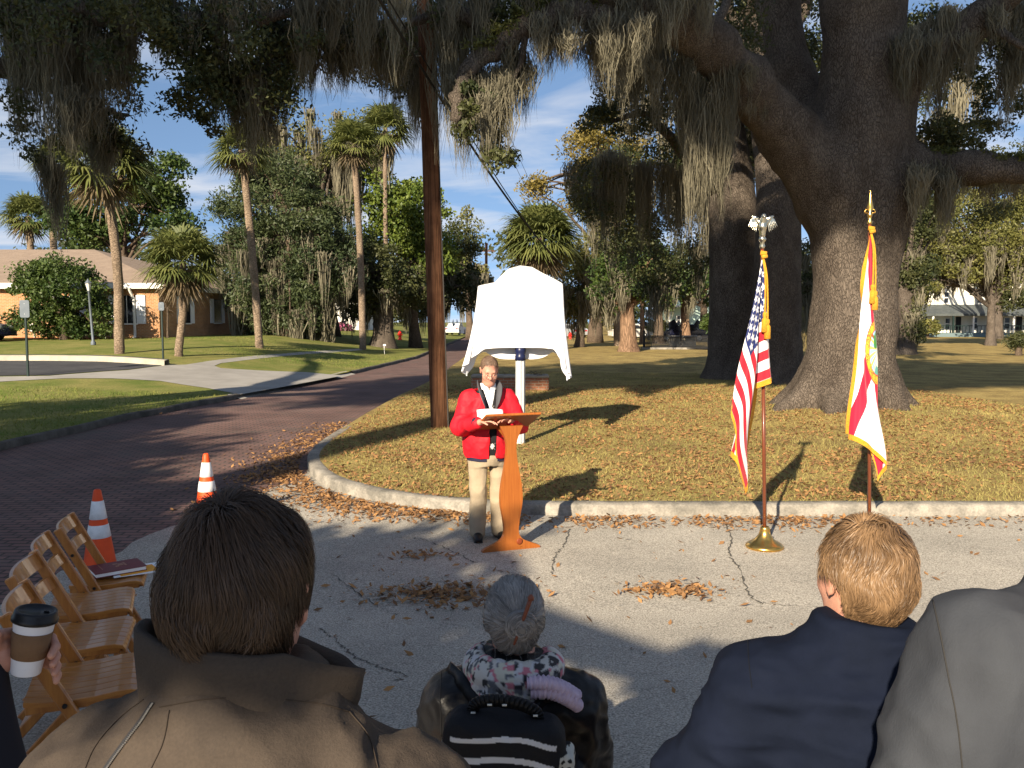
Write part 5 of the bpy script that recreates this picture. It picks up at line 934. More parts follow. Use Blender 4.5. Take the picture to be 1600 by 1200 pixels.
# flags
FONT = {'A': '0111010001100011111110001', 'D': '1111010001100011000111110', 'E': '1111110000111101000011111', 'F': '1111110000111101000010000', 'G': '0111110000100111000101111', 'H': '1000110001111111000110001', 'I': '0111000100001000010001110', 'L': '1000010000100001000011111', 'O': '0111010001100011000101110', 'R': '1111010001111101001010001', 'S': '0111110000011100000111110', 'T': '1111100100001000010000100', ' ': '0'*25}
def glyph(ch, u, v):                                       # u,v in 0..1 (v downwards)
    b_ = np.array([int(c) for c in FONT[ch]]).reshape(5, 5); ii = np.clip((v*5).astype(int), 0, 4); jj = np.clip((u*5).astype(int), 0, 4); return (b_[ii, jj] > 0) & (u >= 0) & (u < 1) & (v >= 0) & (v < 1)
def usflag(u, v, W, H):
    c = np.where(((v/H*13).astype(int) % 2 == 0)[..., None], np.array([.52, .012, .028]), np.array([.84, .82, .80])); can = (u < .4*W) & (v < H*7/13); c = np.where(can[..., None], np.array([.012, .022, .12]), c)
    for r_ in range(9):
        for k in range(6 if r_ % 2 == 0 else 5):
            sx_ = (.0333*(2*k+1 if r_ % 2 == 0 else 2*k+2))*W; sy_ = H*7/13*(r_+1)/10; dx_, dy_ = u-sx_, v-sy_; rr_ = np.hypot(dx_, dy_); th = np.arctan2(dx_, -dy_); w5 = np.abs((th/(2*np.pi/5)+.5) % 1-.5)*2*np.pi/5; R0 = .040*H
            q1 = np.cos(w5); q2 = np.sin(w5); pa = math.pi/5; ri = .42; rad = R0*ri*math.sin(pa)/(ri*math.sin(pa)*q1+(1-ri*math.cos(pa))*q2)
            c = np.where((can & (rr_ < rad))[..., None], np.array([.84, .84, .84]), c)
    return c
def flflag(u, v, W, H):
    c = np.zeros(u.shape+(3,))+np.array([.86, .84, .84]); a_ = math.atan2(H, W); d1 = np.abs(-math.sin(a_)*(u-W/2)+math.cos(a_)*(v-H/2)); d2 = np.abs(math.sin(a_)*(u-W/2)+math.cos(a_)*(v-H/2)); c = np.where(((d1 < .10*H) | (d2 < .10*H))[..., None], np.array([.62, .012, .045]), c)
    x, y = u-W/2, v-H/2; rr_ = np.hypot(x, y)/(.235*H); th = np.arctan2(y, x)
    seal = np.zeros_like(c)+np.array([.30, .52, .72]); seal = np.where((y > .01*H)[..., None], np.array([.10, .30, .26]), seal); ray = (np.cos(np.arctan2(y, x+.03)*16) > .3) & (y < 0); seal = np.where((ray & (x > -.08))[..., None], np.array([.85, .62, .12]), seal)
    seal = np.where(((np.abs(x+.06*H) < .012*H) & (y < .06*H))[..., None], np.array([.22, .10, .03]), seal); seal = np.where((np.hypot(x+.06*H, (y+.07*H)*1.4) < .065*H)[..., None], np.array([.05, .22, .05]), seal); seal = np.where(((y > .06*H) & (np.sin(x*60/H+y*40) > -.2))[..., None], np.array([.42, .25, .10]), seal); seal = np.where((np.hypot((x-.05*H)*.7, y-.03*H) < .035*H)[..., None], np.array([.75, .68, .6]), seal)
    c = np.where((rr_ < 1)[..., None], seal, c); ring = (rr_ > .72) & (rr_ < 1); c = np.where(ring[..., None], np.array([.90, .42, .03]), c); c = np.where(((np.abs(rr_-1) < .025) | (np.abs(rr_-.72) < .02))[..., None], np.array([.55, .02, .03]), c)
    txt = 'GREAT SEAL OF THE STATE OF FLORIDA  '; n_ = len(txt); ang = ((th+math.pi*.95) % (2*np.pi))/(2*np.pi)*n_
    for q, chh in enumerate(txt): c = np.where((ring & glyph(chh, (ang-q)/.72, (.95-rr_)/.19))[..., None], np.array([.50, .02, .03]), c)
    return c
def flag(name, label, px, pyb, ztop, H, W, colf, th_keys, phi_keys, dep_keys, poleh, finial, basepos, lean=(0, 0), ripple=(.02, 0), twist=0.0):
    X, Y = basepos; g = gz(X, Y); pr = thing('flag_pole', label[0], 'flagpole', (X, Y, g))
    topv = np.array([lean[0], lean[1], poleh]); mb = MB(); mb.tube([(0, 0, .10), topv*.62], .0165, 14); mb.tube([topv*.62, topv], .0155, 14); mb.build('pole', mat_mahog, pr, True); mb = MB(); mb.tube([topv*.60, topv*.64], .0175, 14); mb.build('ferrule', mat_brass, pr, True)
    mb = MB(); mb.lathe([(.0, 0), (.165, 0), (.172, .012), (.165, .028), (.14, .045), (.09, .075), (.055, .12), (.042, .165), (.045, .178), (.036, .195), (.024, .2), (.0, .2)], seg=36); mb.build('base', mat_brass, pr, True); finial(pr, topv)
    nr, nt_ = 230, 300; th = np.linspace(0, np.pi/2, nt_); rmax = np.minimum(H/np.maximum(np.cos(th), 1e-6), W/np.maximum(np.sin(th), 1e-6)); rr = np.linspace(0.0, 1, nr)[:, None]*rmax[None]
    U = rr*np.sin(th); Vv = rr*np.cos(th); tk = np.radians(th_keys); ph = np.interp(th, tk, phi_keys); dp = np.interp(th, tk, dep_keys)
    ker = np.hanning(21); ker /= ker.sum(); ph = np.convolve(np.pad(ph, 10, 'edge'), ker, 'valid'); PH = np.interp(th[None]-twist*(rr-1.1), th, ph); dp = np.convolve(np.pad(dp, 10, 'edge'), ker, 'valid')
    nn = rr/ max(H, W); x = rr**1.0*np.sin(PH)*1.0+ripple[0]*np.sin(rr*5+th*9)*nn; y = -.02-(dp[None]*nn**.8)+.012*np.sin(th*34+rr*2)*nn; z = -rr*np.cos(PH)*.985
    # the cloth near the pole follows the sleeve
    tp = topv*(ztop/poleh); P = np.stack([tp[0]+x, tp[1]+y, ztop+z], -1).reshape(-1, 3); c = colf(U, Vv, W, H).reshape(-1, 3)
    edge = (np.minimum(W-U, np.minimum(H-Vv, Vv+.0*U)) < .0).reshape(-1); i = np.arange(nr-1)[:, None]*nt_; j = np.arange(nt_-1)[None]; F = np.stack([i+j, i+j+1, i+nt_+j+1, i+nt_+j], -1).reshape(-1, 4)
    fl = mk(name, P, F, mat_flag, None, True, col=c); fl.location = (X, Y, g); tag(fl, label[1], 'flag')
    # gold fringe along the fly end, bottom and top edges
    def fr(Vi, w_, up): 
        E = P.reshape(nr, nt_, 3)[Vi]; E2 = P.reshape(nr, nt_, 3)[Vi[0]-4 if not np.isscalar(Vi[0]) else Vi[0], Vi[1]] ; return E, E2
    E = P.reshape(nr, nt_, 3)[-1]; E0 = P.reshape(nr, nt_, 3)[-6]; d = E-E0; d /= np.linalg.norm(d, axis=1)[:, None]+1e-6; Q = E+d*.042+(0, 0, -.008); m = len(E); Fv = np.array([[q, q+1, m+q+1, m+q] for q in range(m-1)]); mk('fringe', np.concatenate([E+(0, -.004, 0), Q+(0, -.004, 0)]), Fv, mat_fringe, fl, True, world=False)
    G = P.reshape(nr, nt_, 3)[:, -1]; G0 = P.reshape(nr, nt_, 3)[:, -8]; d = G-G0; d[:, 2] = 0; d /= np.linalg.norm(d, axis=1)[:, None]+1e-6; wv = np.minimum(.038, np.linspace(0, .2, nr))[:, None]; Fv = np.array([[q, q+1, nr+q+1, nr+q] for q in range(nr-1)]); mk('fringe', np.concatenate([G+(0, -.006, 0), G+d*wv+(0, -.008, 0)]), Fv, mat_fringe, fl, True, world=False)
    cd = pr; mb = MB(); q = tp+np.array([0, -.03, -.02])
    [mb.tube(spline([q+(-.01, .01, .03), q+(dx_, -.045, -.15), q+(dx_*1.6, -.06, -ln_*.6), q+(dx_*2, -.055, -ln_)], 20), .008, 6) for dx_, ln_ in ((.005, .52), (.018, .58))]; mb.tube([q+(-.025, .0, .02), q+(.028, -.01, .01)], .022, 8); mb.tube([q+(-.02, -.02, -.02), q+(.03, -.02, -.01)], .018, 8); co_ = mb.build('cord', mat_fringe, cd, True)
    for dx_, ln_ in ((.010, .52), (.036, .58)):
        mb = MB(); mb.lathe([(.0, .02), (.018, .01), (.02, -.02), (.013, -.03), (.026, -.05), (.03, -.16), (.0, -.165)], q+(dx_, -.055, -ln_), 12); mb.build('tassel', mat_fringe, co_, True)
    return pr
mat_flag = M('flag_cloth', (1, 1, 1), col=True, rough=.7, trans=.22, sheen=.2); mat_fringe = M('gold_fringe', (.80, .40, .035), (.62, .27, .02), scale=90, rough=.6, bump=.8, bscale=220)
def eagle(pr, top):
    t = np.array(top); mb = MB(); mb.lathe([(.02, -.02), (.026, 0), (.018, .03), (.03, .05), (.034, .065), (.024, .085), (.012, .095), (0, .1)], t, 16); S = SDF(t+(-.16, -.06, .05), t+(.16, .06, .36), .005)
    S.path([t+(0, 0, .1), t+(0, 0, .17), t+(0, -.01, .23), t+(0, -.03, .265)], [.026, .036, .028, .02], k=.012); S.cap(t+(0, -.03, .265), t+(0, -.058, .25), .014, .005, k=.006); S.cap(t+(0, .02, .13), t+(0, .03, .09), .02, .012, k=.01)
    for s_ in (-1, 1):
        S.path([t+(s_*.02, 0, .19), t+(s_*.065, .01, .25), t+(s_*.09, .012, .262)], [.018, .016, .012], k=.012)
        for q in range(6): S.cap(t+(s_*(.040+.0115*q), .004, .250-.002*q), t+(s_*(.060+.0135*q), -.004, .125+.010*q), .0075, .0045, k=.003)
    V, F = S.mesh(); mb.add(V, F); mb.build('eagle', mat_chrome, pr, True)
def spear(pr, top):
    t = np.array(top); mb = MB(); mb.lathe([(.02, -.02), (.025, 0), (.014, .02), (.018, .05), (.026, .07), (.012, .085), (.03, .13), (.016, .2), (.002, .29)], t, 14); o = mb.build('spear_tip', mat_brass, pr, True); mb = MB(); mb.tube(spline([t+(-.03, 0, .12), t+(-.05, 0, .09), t+(-.02, 0, .08)], 8), .006, 6); mb.tube(spline([t+(.03, 0, .12), t+(.05, 0, .09), t+(.02, 0, .08)], 8), .006, 6); mb.build('scroll', mat_brass, pr, True)
flag('flag', ('mahogany flagpole with silver eagle finial and round brass base', 'stars and stripes flag with gold fringe hanging in folds', 'gold cord with tassels tied atop the stars and stripes flag'), 0, 0, 2.66, 1.12, 1.78, usflag, [0, 8, 16, 26, 38, 50, 60, 70, 80, 90], [.095, .05, -.03, -.16, -.22, -.15, -.08, -.12, -.15, -.05], [.02, .10, .05, .14, .20, .30, .22, .12, .03, -.02], 2.72, eagle, (2.30, 7.62), lean=(-.075, .02))
flag('flag', ('mahogany flagpole with brass spear tip, nearer the right edge', 'white flag with red diagonal cross and round state seal', 'gold cord with tassels tied atop the white and red flag'), 0, 0, 2.92, 1.31, 1.96, flflag, [0, 12, 24, 36, 46, 54, 62, 71, 80, 90], [-.02, .02, -.06, .0, .03, .064, .020, -.025, -.065, -.10], [-.06, -.02, -.05, .0, .03, .06, .14, .10, .14, .06], 2.98, spear, (3.42, 8.02), lean=(-.08, .02), twist=.13)
# ------------------------------------------------------------------ people
from mathutils.bvhtree import BVHTree
mat_skin = M('skin', (.56, .29, .20), (.47, .215, .15), scale=14, rough=.5, spec=.4, bump=.12, bscale=160)
mat_lip = M('lip', (.44, .17, .14), rough=.45); mat_eye = M('eye_dark', (.03, .022, .018), rough=.2)
def add_head(S, c, R, sc=1.0, face=True, full=0.0):
    c = np.array(c, float); q = lambda *p: c+R@(np.array(p)*sc); e = lambda p, r, k=.02, op='u': S.ell(q(*p), np.array(r)*sc, k, op, R)
    e((0, -.012, .035), (.076, .096, .088)); e((0, .035, -.035), (.062+full*.006, .060, .085), .03); e((0, .045, -.085), (.046+full*.012, .046, .034), .025)
    for s in (-1, 1):
        e((s*.078, -.006, -.006), (.009, .020, .034), .008); e((s*.083, -.010, .016), (.008, .015, .013), .006); e((s*.087, .002, -.004), (.006, .008, .016), .006, 's')
    if face:
        S.cap(q(-.034, .082, .024), q(.034, .082, .024), .012*sc, k=.02)
        for s in (-1, 1): e((s*.031, .100, .003), (.017, .013, .010), .012, 's'); e((s*.031, .080, .003), (.015, .012, .011), .006); e((s*.037, .066, -.034), (.024+full*.005, .022, .024), .025)
        S.cap(q(0, .088, .012), q(0, .112, -.028), .009*sc, .013*sc, .012); e((0, .102, -.034), (.019, .013, .010), .008); S.cap(q(-.019, .083, -.061), q(.019, .083, -.061), .009*sc, k=.012); e((0, .080, -.098), (.020, .017, .016), .02)
        if full: e((0, .05, -.118), (.05, .045, .022), .03)
def add_hand(S, wrist, d, n, t, curl=.5, sc=1.0, spread=.06, thumb=(.7, .5), h=.003):
    w_ = np.array(wrist, float); d, n, t = [np.array(v, float)/np.linalg.norm(v) for v in (d, n, t)]; K = []
    for i, (l, x) in enumerate(((.070, .030), (.078, .010), (.072, -.011), (.056, -.030))):
        b = w_+t*x*.62*sc+d*.012*sc; kn = w_+(t*x+d*(.086-.006*abs(i-1)))*sc; S.cap(b, kn, .0125*sc, .0105*sc, .012); a = curl*.55; p = kn; dd = d+t*spread*(1.2-i); dd /= np.linalg.norm(dd)
        for k, fl in enumerate((.44, .32, .24)):
            ang = a if k == 0 else a+curl*(.85 if k == 1 else 1.5); v = dd*math.cos(ang)+n*math.sin(ang); p2 = p+v*l*fl*1.25*sc; S.cap(p, p2, (.0095-.0012*k)*sc, (.0085-.0012*k)*sc, h); p = p2
        K.append(p)
    b = w_+(t*.022+d*.022)*sc; m_ = b+(t*.028+d*.030+n*.012)*sc; e = m_+(t*thumb[0]+d*1.0+n*thumb[1])/np.linalg.norm(t*thumb[0]+d+n*thumb[1])*.028*sc; S.cap(b, m_, .0145*sc, .0115*sc, .012); S.cap(m_, e, .011*sc, .010*sc, h); e2 = e+(d+n*thumb[1]*1.2)/np.linalg.norm(d+n*thumb[1]*1.2)*.026*sc; S.cap(e, e2, .010*sc, .008*sc, h); return K
def finish(S, name, mat, par, wr=None, rl=2, col=None, keep=False):
    V, F = S.mesh(); V = relax(V, F, rl)
    if wr: 
        for a in wr: V = wrinkle(V, F, **a)
    o = mk(name, V, F, mat, par, True, world=False, col=None if col is None else col(V, F)); return (o, V, F) if keep else o
def frame(yaw, pitch=0.0, roll=0.0): return rotz(yaw)@rotx(pitch)@roty(roll)
def hairmesh(c, R, r, n, mask, flow, length, width, par, mat, lift=.012, off=(0, 0, 0), wav=0, extra=None):
    c = np.array(c)+R@np.array(off); V, F, v = hair(c, r, R, n, mask, flow, length, width, lift, wav=wav)
    a = np.linspace(0, 2*np.pi, 61)[:-1]; b = np.linspace(-np.pi/2+.02, np.pi/2-.02, 40); U = np.array([(math.cos(x)*math.cos(y), math.sin(x)*math.cos(y), math.sin(y)) for y in b for x in a]); i = np.arange(39)[:, None]*60; j = np.arange(60)[None]; Q = np.stack([i+j, i+(j+1) % 60, i+60+(j+1) % 60, i+60+j], -1).reshape(-1, 4); m = mask(U); Q = Q[m[Q].all(1)]
    W = (U*np.array(r)*1.0)@R.T+c; n0 = len(V); V = np.concatenate([V, W]); F = np.concatenate([F, Q+n0]); v = np.concatenate([v, np.full(len(W), .15)])
    if extra is not None: n0 = len(V); V = np.concatenate([V, extra[0]]); F = np.concatenate([F, extra[1]+n0]); v = np.concatenate([v, extra[2]])
    return mk('hair', V, F, mat, par, True, world=False, var=v)
def project(V, F, root, pxs, n=60, lift=.002):
    bv = BVHTree.FromPolygons([tuple(p) for p in V], [tuple(f) for f in F]); A = np.array(root.matrix_basis); Rm = A[:3, :3]; o = Rm.T@(np.array([0, 0, CAMH])-A[:3, 3]); P = []
    for x, y in spline([(a, b, 0) for a, b in pxs], n)[:, :2]:
        hit, nr, *_ = bv.ray_cast(Vector(o), Vector(Rm.T@rayd(x, y)))
        if hit is not None: P.append(np.array(hit)+np.array(nr)*lift*(1 if np.dot(nr, o-np.array(hit)) > 0 else -1))
    return np.array(P)
def seam(V, F, root, pxs, r, mat, name, par=None, lift=.001):
    P = project(V, F, root, pxs, lift=lift)
    if len(P) < 4: return
    mb = MB(); mb.tube(P, r, 5); return mb.build(name, mat, par or root, True)
def legs_std(S, hips, knees, ank, r=(.085, .06, .045), k=.05):
    for a, b, c in zip(hips, knees, ank): S.path([a, b, c], r, k)
def shoe(par, at_, yaw, mat):
    S = SDF((-.08, -.12, -.01), (.08, .22, .13), .006); S.ell((0, .09, .035), (.046, .11, .04), .02); S.ell((0, -.03, .045), (.038, .055, .05), .03); S.box((0, .045, .008), (.085, .26, .016), .007, .01); V, F = S.mesh(); o = mk('shoe', relax(V, F, 1), F, mat, par, True, world=False); o.location = at_; o.rotation_euler = (0, 0, yaw); return o
# --- the speaker
sx0, sy0 = -.225, 7.98; sp_ = thing('person', 'speaker in a red jacket and khaki trousers reading a paper at the lectern', 'person', (sx0, sy0, gz(sx0, sy0)), math.pi+.22)
hc = np.array([0, .055, 1.600]); hR = frame(-.05, -.47); S = SDF((-.42, -.25, -.02), (.42, .58, 1.78), .0055); add_head(S, hc, hR, 1.0, True, .9)
S.cap((0, -.015, 1.42), (0, .02, 1.53), .060, .058, .02); S.path([(0, -.02, .92), (0, -.02, 1.15), (0, -.02, 1.36)], [.10, .11, .07], .03)
wr_ = [(.15, .40, 1.155), (-.13, .40, 1.165)]; el_ = [(.285, .10, 1.08), (-.28, .10, 1.08)]; shd = [(.19, 0, 1.335), (-.19, 0, 1.335)]
for q in (0, 1): S.path([shd[q], el_[q], wr_[q]], [.055, .045, .028], .03)
add_hand(S, wr_[0], (-.75, .55, .12), (.1, .2, -1), (.45, .8, .2), .35, 1.02); add_hand(S, wr_[1], (.75, .5, .16), (-.1, .2, -1), (-.45, .8, .2), .35, 1.02)
for s in (-1, 1): S.path([(s*.095, 0, .88), (s*.10, .01, .48), (s*.105, -.01, .08)], [.08, .055, .045], .03); S.ell((s*.11, .05, .034), (.030, .085, .026), .02)
finish(S, 'body', mat_skin, sp_, rl=1)
mat_redj = M('red_jacket', (.62, .008, .02), (.54, .006, .016), scale=4, rough=.65, bump=.12, bscale=130); mat_jline = M('grey_lining', (.07, .07, .078), rough=.8); mat_khaki = M('khaki', (.36, .29, .20), (.30, .24, .165), scale=5, rough=.85, bump=.15, bscale=120)
S = SDF((-.45, -.28, .72), (.45, .5, 1.55), .007); S.loft([(.78, 0, .0, .215, .165), (.82, 0, 0, .232, .178), (.95, 0, .01, .242, .188), (1.10, 0, .01, .240, .178), (1.24, 0, 0, .232, .160), (1.34, 0, -.01, .205, .130), (1.40, 0, -.015, .155, .105), (1.47, 0, -.015, .092, .085)], .03)
for q in (0, 1): S.path([shd[q], el_[q], np.array(wr_[q])*.84+np.array(el_[q])*.16], [.080, .077, .052], .05)
S.loft([(.7, -.01, .20, .030, .16), (1.0, -.01, .20, .035, .16), (1.2, -.01, .19, .045, .16), (1.34, 0, .16, .075, .13), (1.5, 0, .12, .095, .14)], .006, 's'); S.loft([(.6, 0, 0, .19, .15), (.80, 0, 0, .20, .155), (1.2, 0, 0, .205, .14), (1.36, 0, -.01, .16, .11), (1.6, 0, 0, .085, .078)], .004, 's')
finish(S, 'jacket', mat_redj, sp_, [dict(amp=.007, freq=9, seed=1, stretch=(1, 1, .8))], 2)
mb = MB()
for q in (0, 1):
    a = np.array(el_[q]); b = np.array(wr_[q]); d = (b-a); mb.tube([a+d*.80, a+d*.90], [.053, .048], 14)
mb.build('cuff', M('navy_cuff', (.015, .015, .04), rough=.8), sp_, True)
mb = MB(); a = np.linspace(-.2, 2*np.pi+.2-math.pi*0, 40); V = [(math.cos(t)*.205, math.sin(t)*.16, z) for z in (.755, .80) for t in a if not (math.pi/2-.22 < t % (2*np.pi) < math.pi/2+.18)]; m_ = len(V)//2
Fq = [[i, i+1, m_+i+1, m_+i] for i in range(m_-1) if np.linalg.norm(np.array(V[i])-np.array(V[i+1])) < .06]; mb.add(V, np.array(Fq)); mb.build('waistband', M('navy_waist', (.015, .015, .04), rough=.8), sp_, True)
# grey lined collar flaps and zip tape along the opening
def flap(s):
    top = spline([(s*.085, -.06, 1.50), (s*.10, .02, 1.50), (s*.115, .105, 1.455), (s*.10, .160, 1.38)], 14); bot = spline([(s*.075, -.05, 1.43), (s*.078, .05, 1.415), (s*.055, .135, 1.34), (s*.035, .172, 1.22)], 14); V = np.concatenate([top, (top+bot)/2+(s*.006, .01, 0), bot]); return V, np.array([[r_*14+i, r_*14+i+1, (r_+1)*14+i+1, (r_+1)*14+i] for r_ in range(2) for i in range(13)])
for s in (-1, 1): V, F = flap(s); o = mk('collar_lining', V, F, mat_jline, sp_, True, world=False); sd = o.modifiers.new('thick', 'SOLIDIFY'); sd.thickness = .008
def sweatcol(V, F):
    c = np.zeros((len(V), 3))+np.array([.012, .012, .014]); x, z = V[:, 0], V[:, 2]; fr = V[:, 1] > .05
    for (dx_, dz_) in ((-.005, .90), (-.005, 1.10), (-.08, 1.0), (.08, 1.0), (-.005, 1.24)):
        d = np.abs(x-dx_)/.024+np.abs(z-dz_)/.030; c[fr & (d < 1)] = (.6, .58, .55); g = fr & (np.abs(np.abs(x-dx_)/.024-np.abs(z-dz_)/.030) < .12) & (d < 2.2) & (d > 1.0); c[g] = (.25, .25, .25)
    return c
S = SDF((-.25, -.2, .8), (.25, .25, 1.5), .006); S.loft([(.80, 0, 0, .192, .150), (.95, 0, .015, .20, .168), (1.10, 0, .012, .20, .155), (1.24, 0, 0, .19, .138), (1.36, 0, -.01, .14, .105), (1.42, 0, -.01, .085, .08)], .02); S.loft([(1.22, 0, .15, .004, .1), (1.42, 0, .12, .06, .12), (1.5, 0, .1, .08, .12)], .004, 's'); finish(S, 'sweater', M('argyle_sweater', (1, 1, 1), col=True, rough=.95), sp_, None, 1, sweatcol)
S = SDF((-.2, -.2, 1.1), (.2, .22, 1.56), .005); S.loft([(1.15, 0, 0, .15, .125), (1.34, 0, -.005, .13, .098), (1.42, 0, -.01, .082, .082), (1.475, 0, -.005, .073, .074)], .01); S.loft([(1.40, 0, 0, .05, .05), (1.6, 0, 0, .066, .066)], .004, 's'); S.loft([(1.40, 0, .12, .003, .08), (1.5, 0, .1, .03, .08)], .004, 's'); finish(S, 'shirt', M('white_shirt', (.84, .84, .86), rough=.8), sp_, None, 1)
S = SDF((-.3, -.25, .02), (.3, .28, .95), .007); S.loft([(.70, 0, .0, .17, .13), (.78, 0, 0, .190, .150), (.90, 0, 0, .185, .145)], .02)
for s in (-1, 1): S.path([(s*.090, 0, .80), (s*.098, .01, .46), (s*.105, -.005, .13), (s*.108, .0, .055)], [.098, .080, .073, .076], .03)
S.cap((0, 0, .5), (0, 0, .69), .012, .02, .02, 's', sq=(1, 12, 1)); finish(S, 'trousers', mat_khaki, sp_, [dict(amp=.007, freq=8, seed=5, stretch=(1, 1, .55))], 2)
for s in (-1, 1): shoe(sp_, (s*.11, .02, .0), -s*.12, mat_black)
crown_m = lambda U: (U[:, 2] > .55-.5*np.clip(-U[:, 1], -.6, 1)) & ~((U[:, 1] > .15) & (U[:, 2] < .62)) & ((np.abs(U[:, 0]) < .8) | (U[:, 1] < .25))
hairmesh(hc, hR, (.081, .101, .095), 6000, lambda U: ((U[:, 2] > .30) | ((U[:, 1] < .25) & (U[:, 2] > -.35))) & ~((U[:, 1] > .62) & (U[:, 2] < .74)) & ~((U[:, 1] > .2) & (U[:, 2] < .25)), lambda u: np.stack([.5*np.sign(u[:, 0]+.5)*.6, -.3-0*u[:, 0], -.75+0*u[:, 0]], 1), .05, .0022, sp_, M('grey_brown_hair', (.085, .05, .032), (.24, .16, .11), var=True, rough=.5), lift=.004, off=(0, -.012, .035))
hq = lambda *p: hc+hR@np.array(p); mb = MB(); mb.tube([hq(-.016, .0905, -.0632), hq(0, .0955, -.0612), hq(.016, .0905, -.0632)], [.0014, .0022, .0014], 8); mb.tube([hq(-.017, .090, -.069), hq(0, .094, -.0705), hq(.017, .090, -.069)], [.0014, .0030, .0014], 8); mb.build('lips', mat_lip, sp_, True)
for s in (-1, 1):
    mb = MB(); mb.tube([hq(s*.019, .0915, -.001), hq(s*.031, .095, -.0045), hq(s*.043, .0885, -.001)], [.0010, .0024, .0010], 6); mb.build('eye', mat_eye, sp_, True)
    mb = MB(); mb.tube([hq(s*.016, .0945, .021), hq(s*.03, .0945, .027), hq(s*.048, .081, .022)], [.002, .0034, .0015], 6); mb.build('eyebrow', M('brow', (.22, .13, .08), rough=.8), sp_, True)
gl = sp_; mb = MB(); a = np.linspace(0, 2*np.pi, 21)
for s in (-1, 1): mb.tube(np.array([hq(s*.032+.020*math.cos(t), .112-.005*abs(math.cos(t)*1), -.008+.0155*math.sin(t)) for t in a]), .0013, 5, False); mb.tube([hq(s*.052, .106, -.004), hq(s*.078, .07, .0), hq(s*.082, .0, .004)], .0013, 5)
mb.tube([hq(-.012, .112, -.003), hq(0, .115, 0), hq(.012, .112, -.003)], .0013, 5); mb.build('glasses', M('silver_frame', (.5, .47, .42), rough=.3, metal=1), sp_, True)
mb = MB(); mb.tube([(-.155, .372, 1.158), (-.14, .388, 1.162)], .031, 12); mb.build('watch', mat_steel, sp_, True)
# paper on the desk
pc = np.array([.0, .10, 1.155])+Rt@np.array([-.03, .06, .017]); R3 = rotz(LRZ); pw = R3@(pc+np.array([-.09, .05, .045]))+np.array([LX, LY, gz(LX, LY)]); pp = thing('paper_sheet', 'white sheet of paper held by the speaker on the lectern', 'paper', pw); V = []; 
for iy in range(10):
    for ix in range(12): u, v = ix/11-.5, iy/9-.5; V.append((u*.24, v*.17, .012*math.cos(u*3)+.010*v*v))
V = np.array(V)@rotx(math.radians(38)).T@rotz(LRZ*.4).T; o = mk('sheet', V, np.array([[i*12+j, i*12+j+1, (i+1)*12+j+1, (i+1)*12+j] for i in range(9) for j in range(11)]), mat_paper, pp, True, world=False); sd = o.modifiers.new('t', 'SOLIDIFY'); sd.thickness = .0015

# --- people seen from behind
def sitstand(hcw, X, Y, seated, shw, depth, hgap=.255, lean=0.0):
    """joint positions in a frame at the feet, facing +Y; hcw is the local head centre"""
    z = hcw[2]; x, y = hcw[0], hcw[1]; sh = z-hgap
    J = dict(shd=[(x+s*shw, y-.03, sh) for s in (-1, 1)], neck=(x, y-.02, z-.09), c7=(x, y-.045, z-.19), chest=(x, y-.03-lean*.3, sh-.13))
    pel = .50 if seated else max(.80, sh-.50); J['pel'] = (x, y-.06-lean, pel)
    if seated: J['hips'] = [(x+s*.11, y-.03-lean, .50) for s in (-1, 1)]; J['knee'] = [(x+s*.15, y+.42-lean, .50) for s in (-1, 1)]; J['ank'] = [(x+s*.15, y+.40-lean, .09) for s in (-1, 1)]
    else: J['hips'] = [(x+s*.10, y-.04, pel) for s in (-1, 1)]; J['knee'] = [(x+s*.11, y-.02, pel*.52) for s in (-1, 1)]; J['ank'] = [(x+s*.12, y-.05, .09) for s in (-1, 1)]
    return J
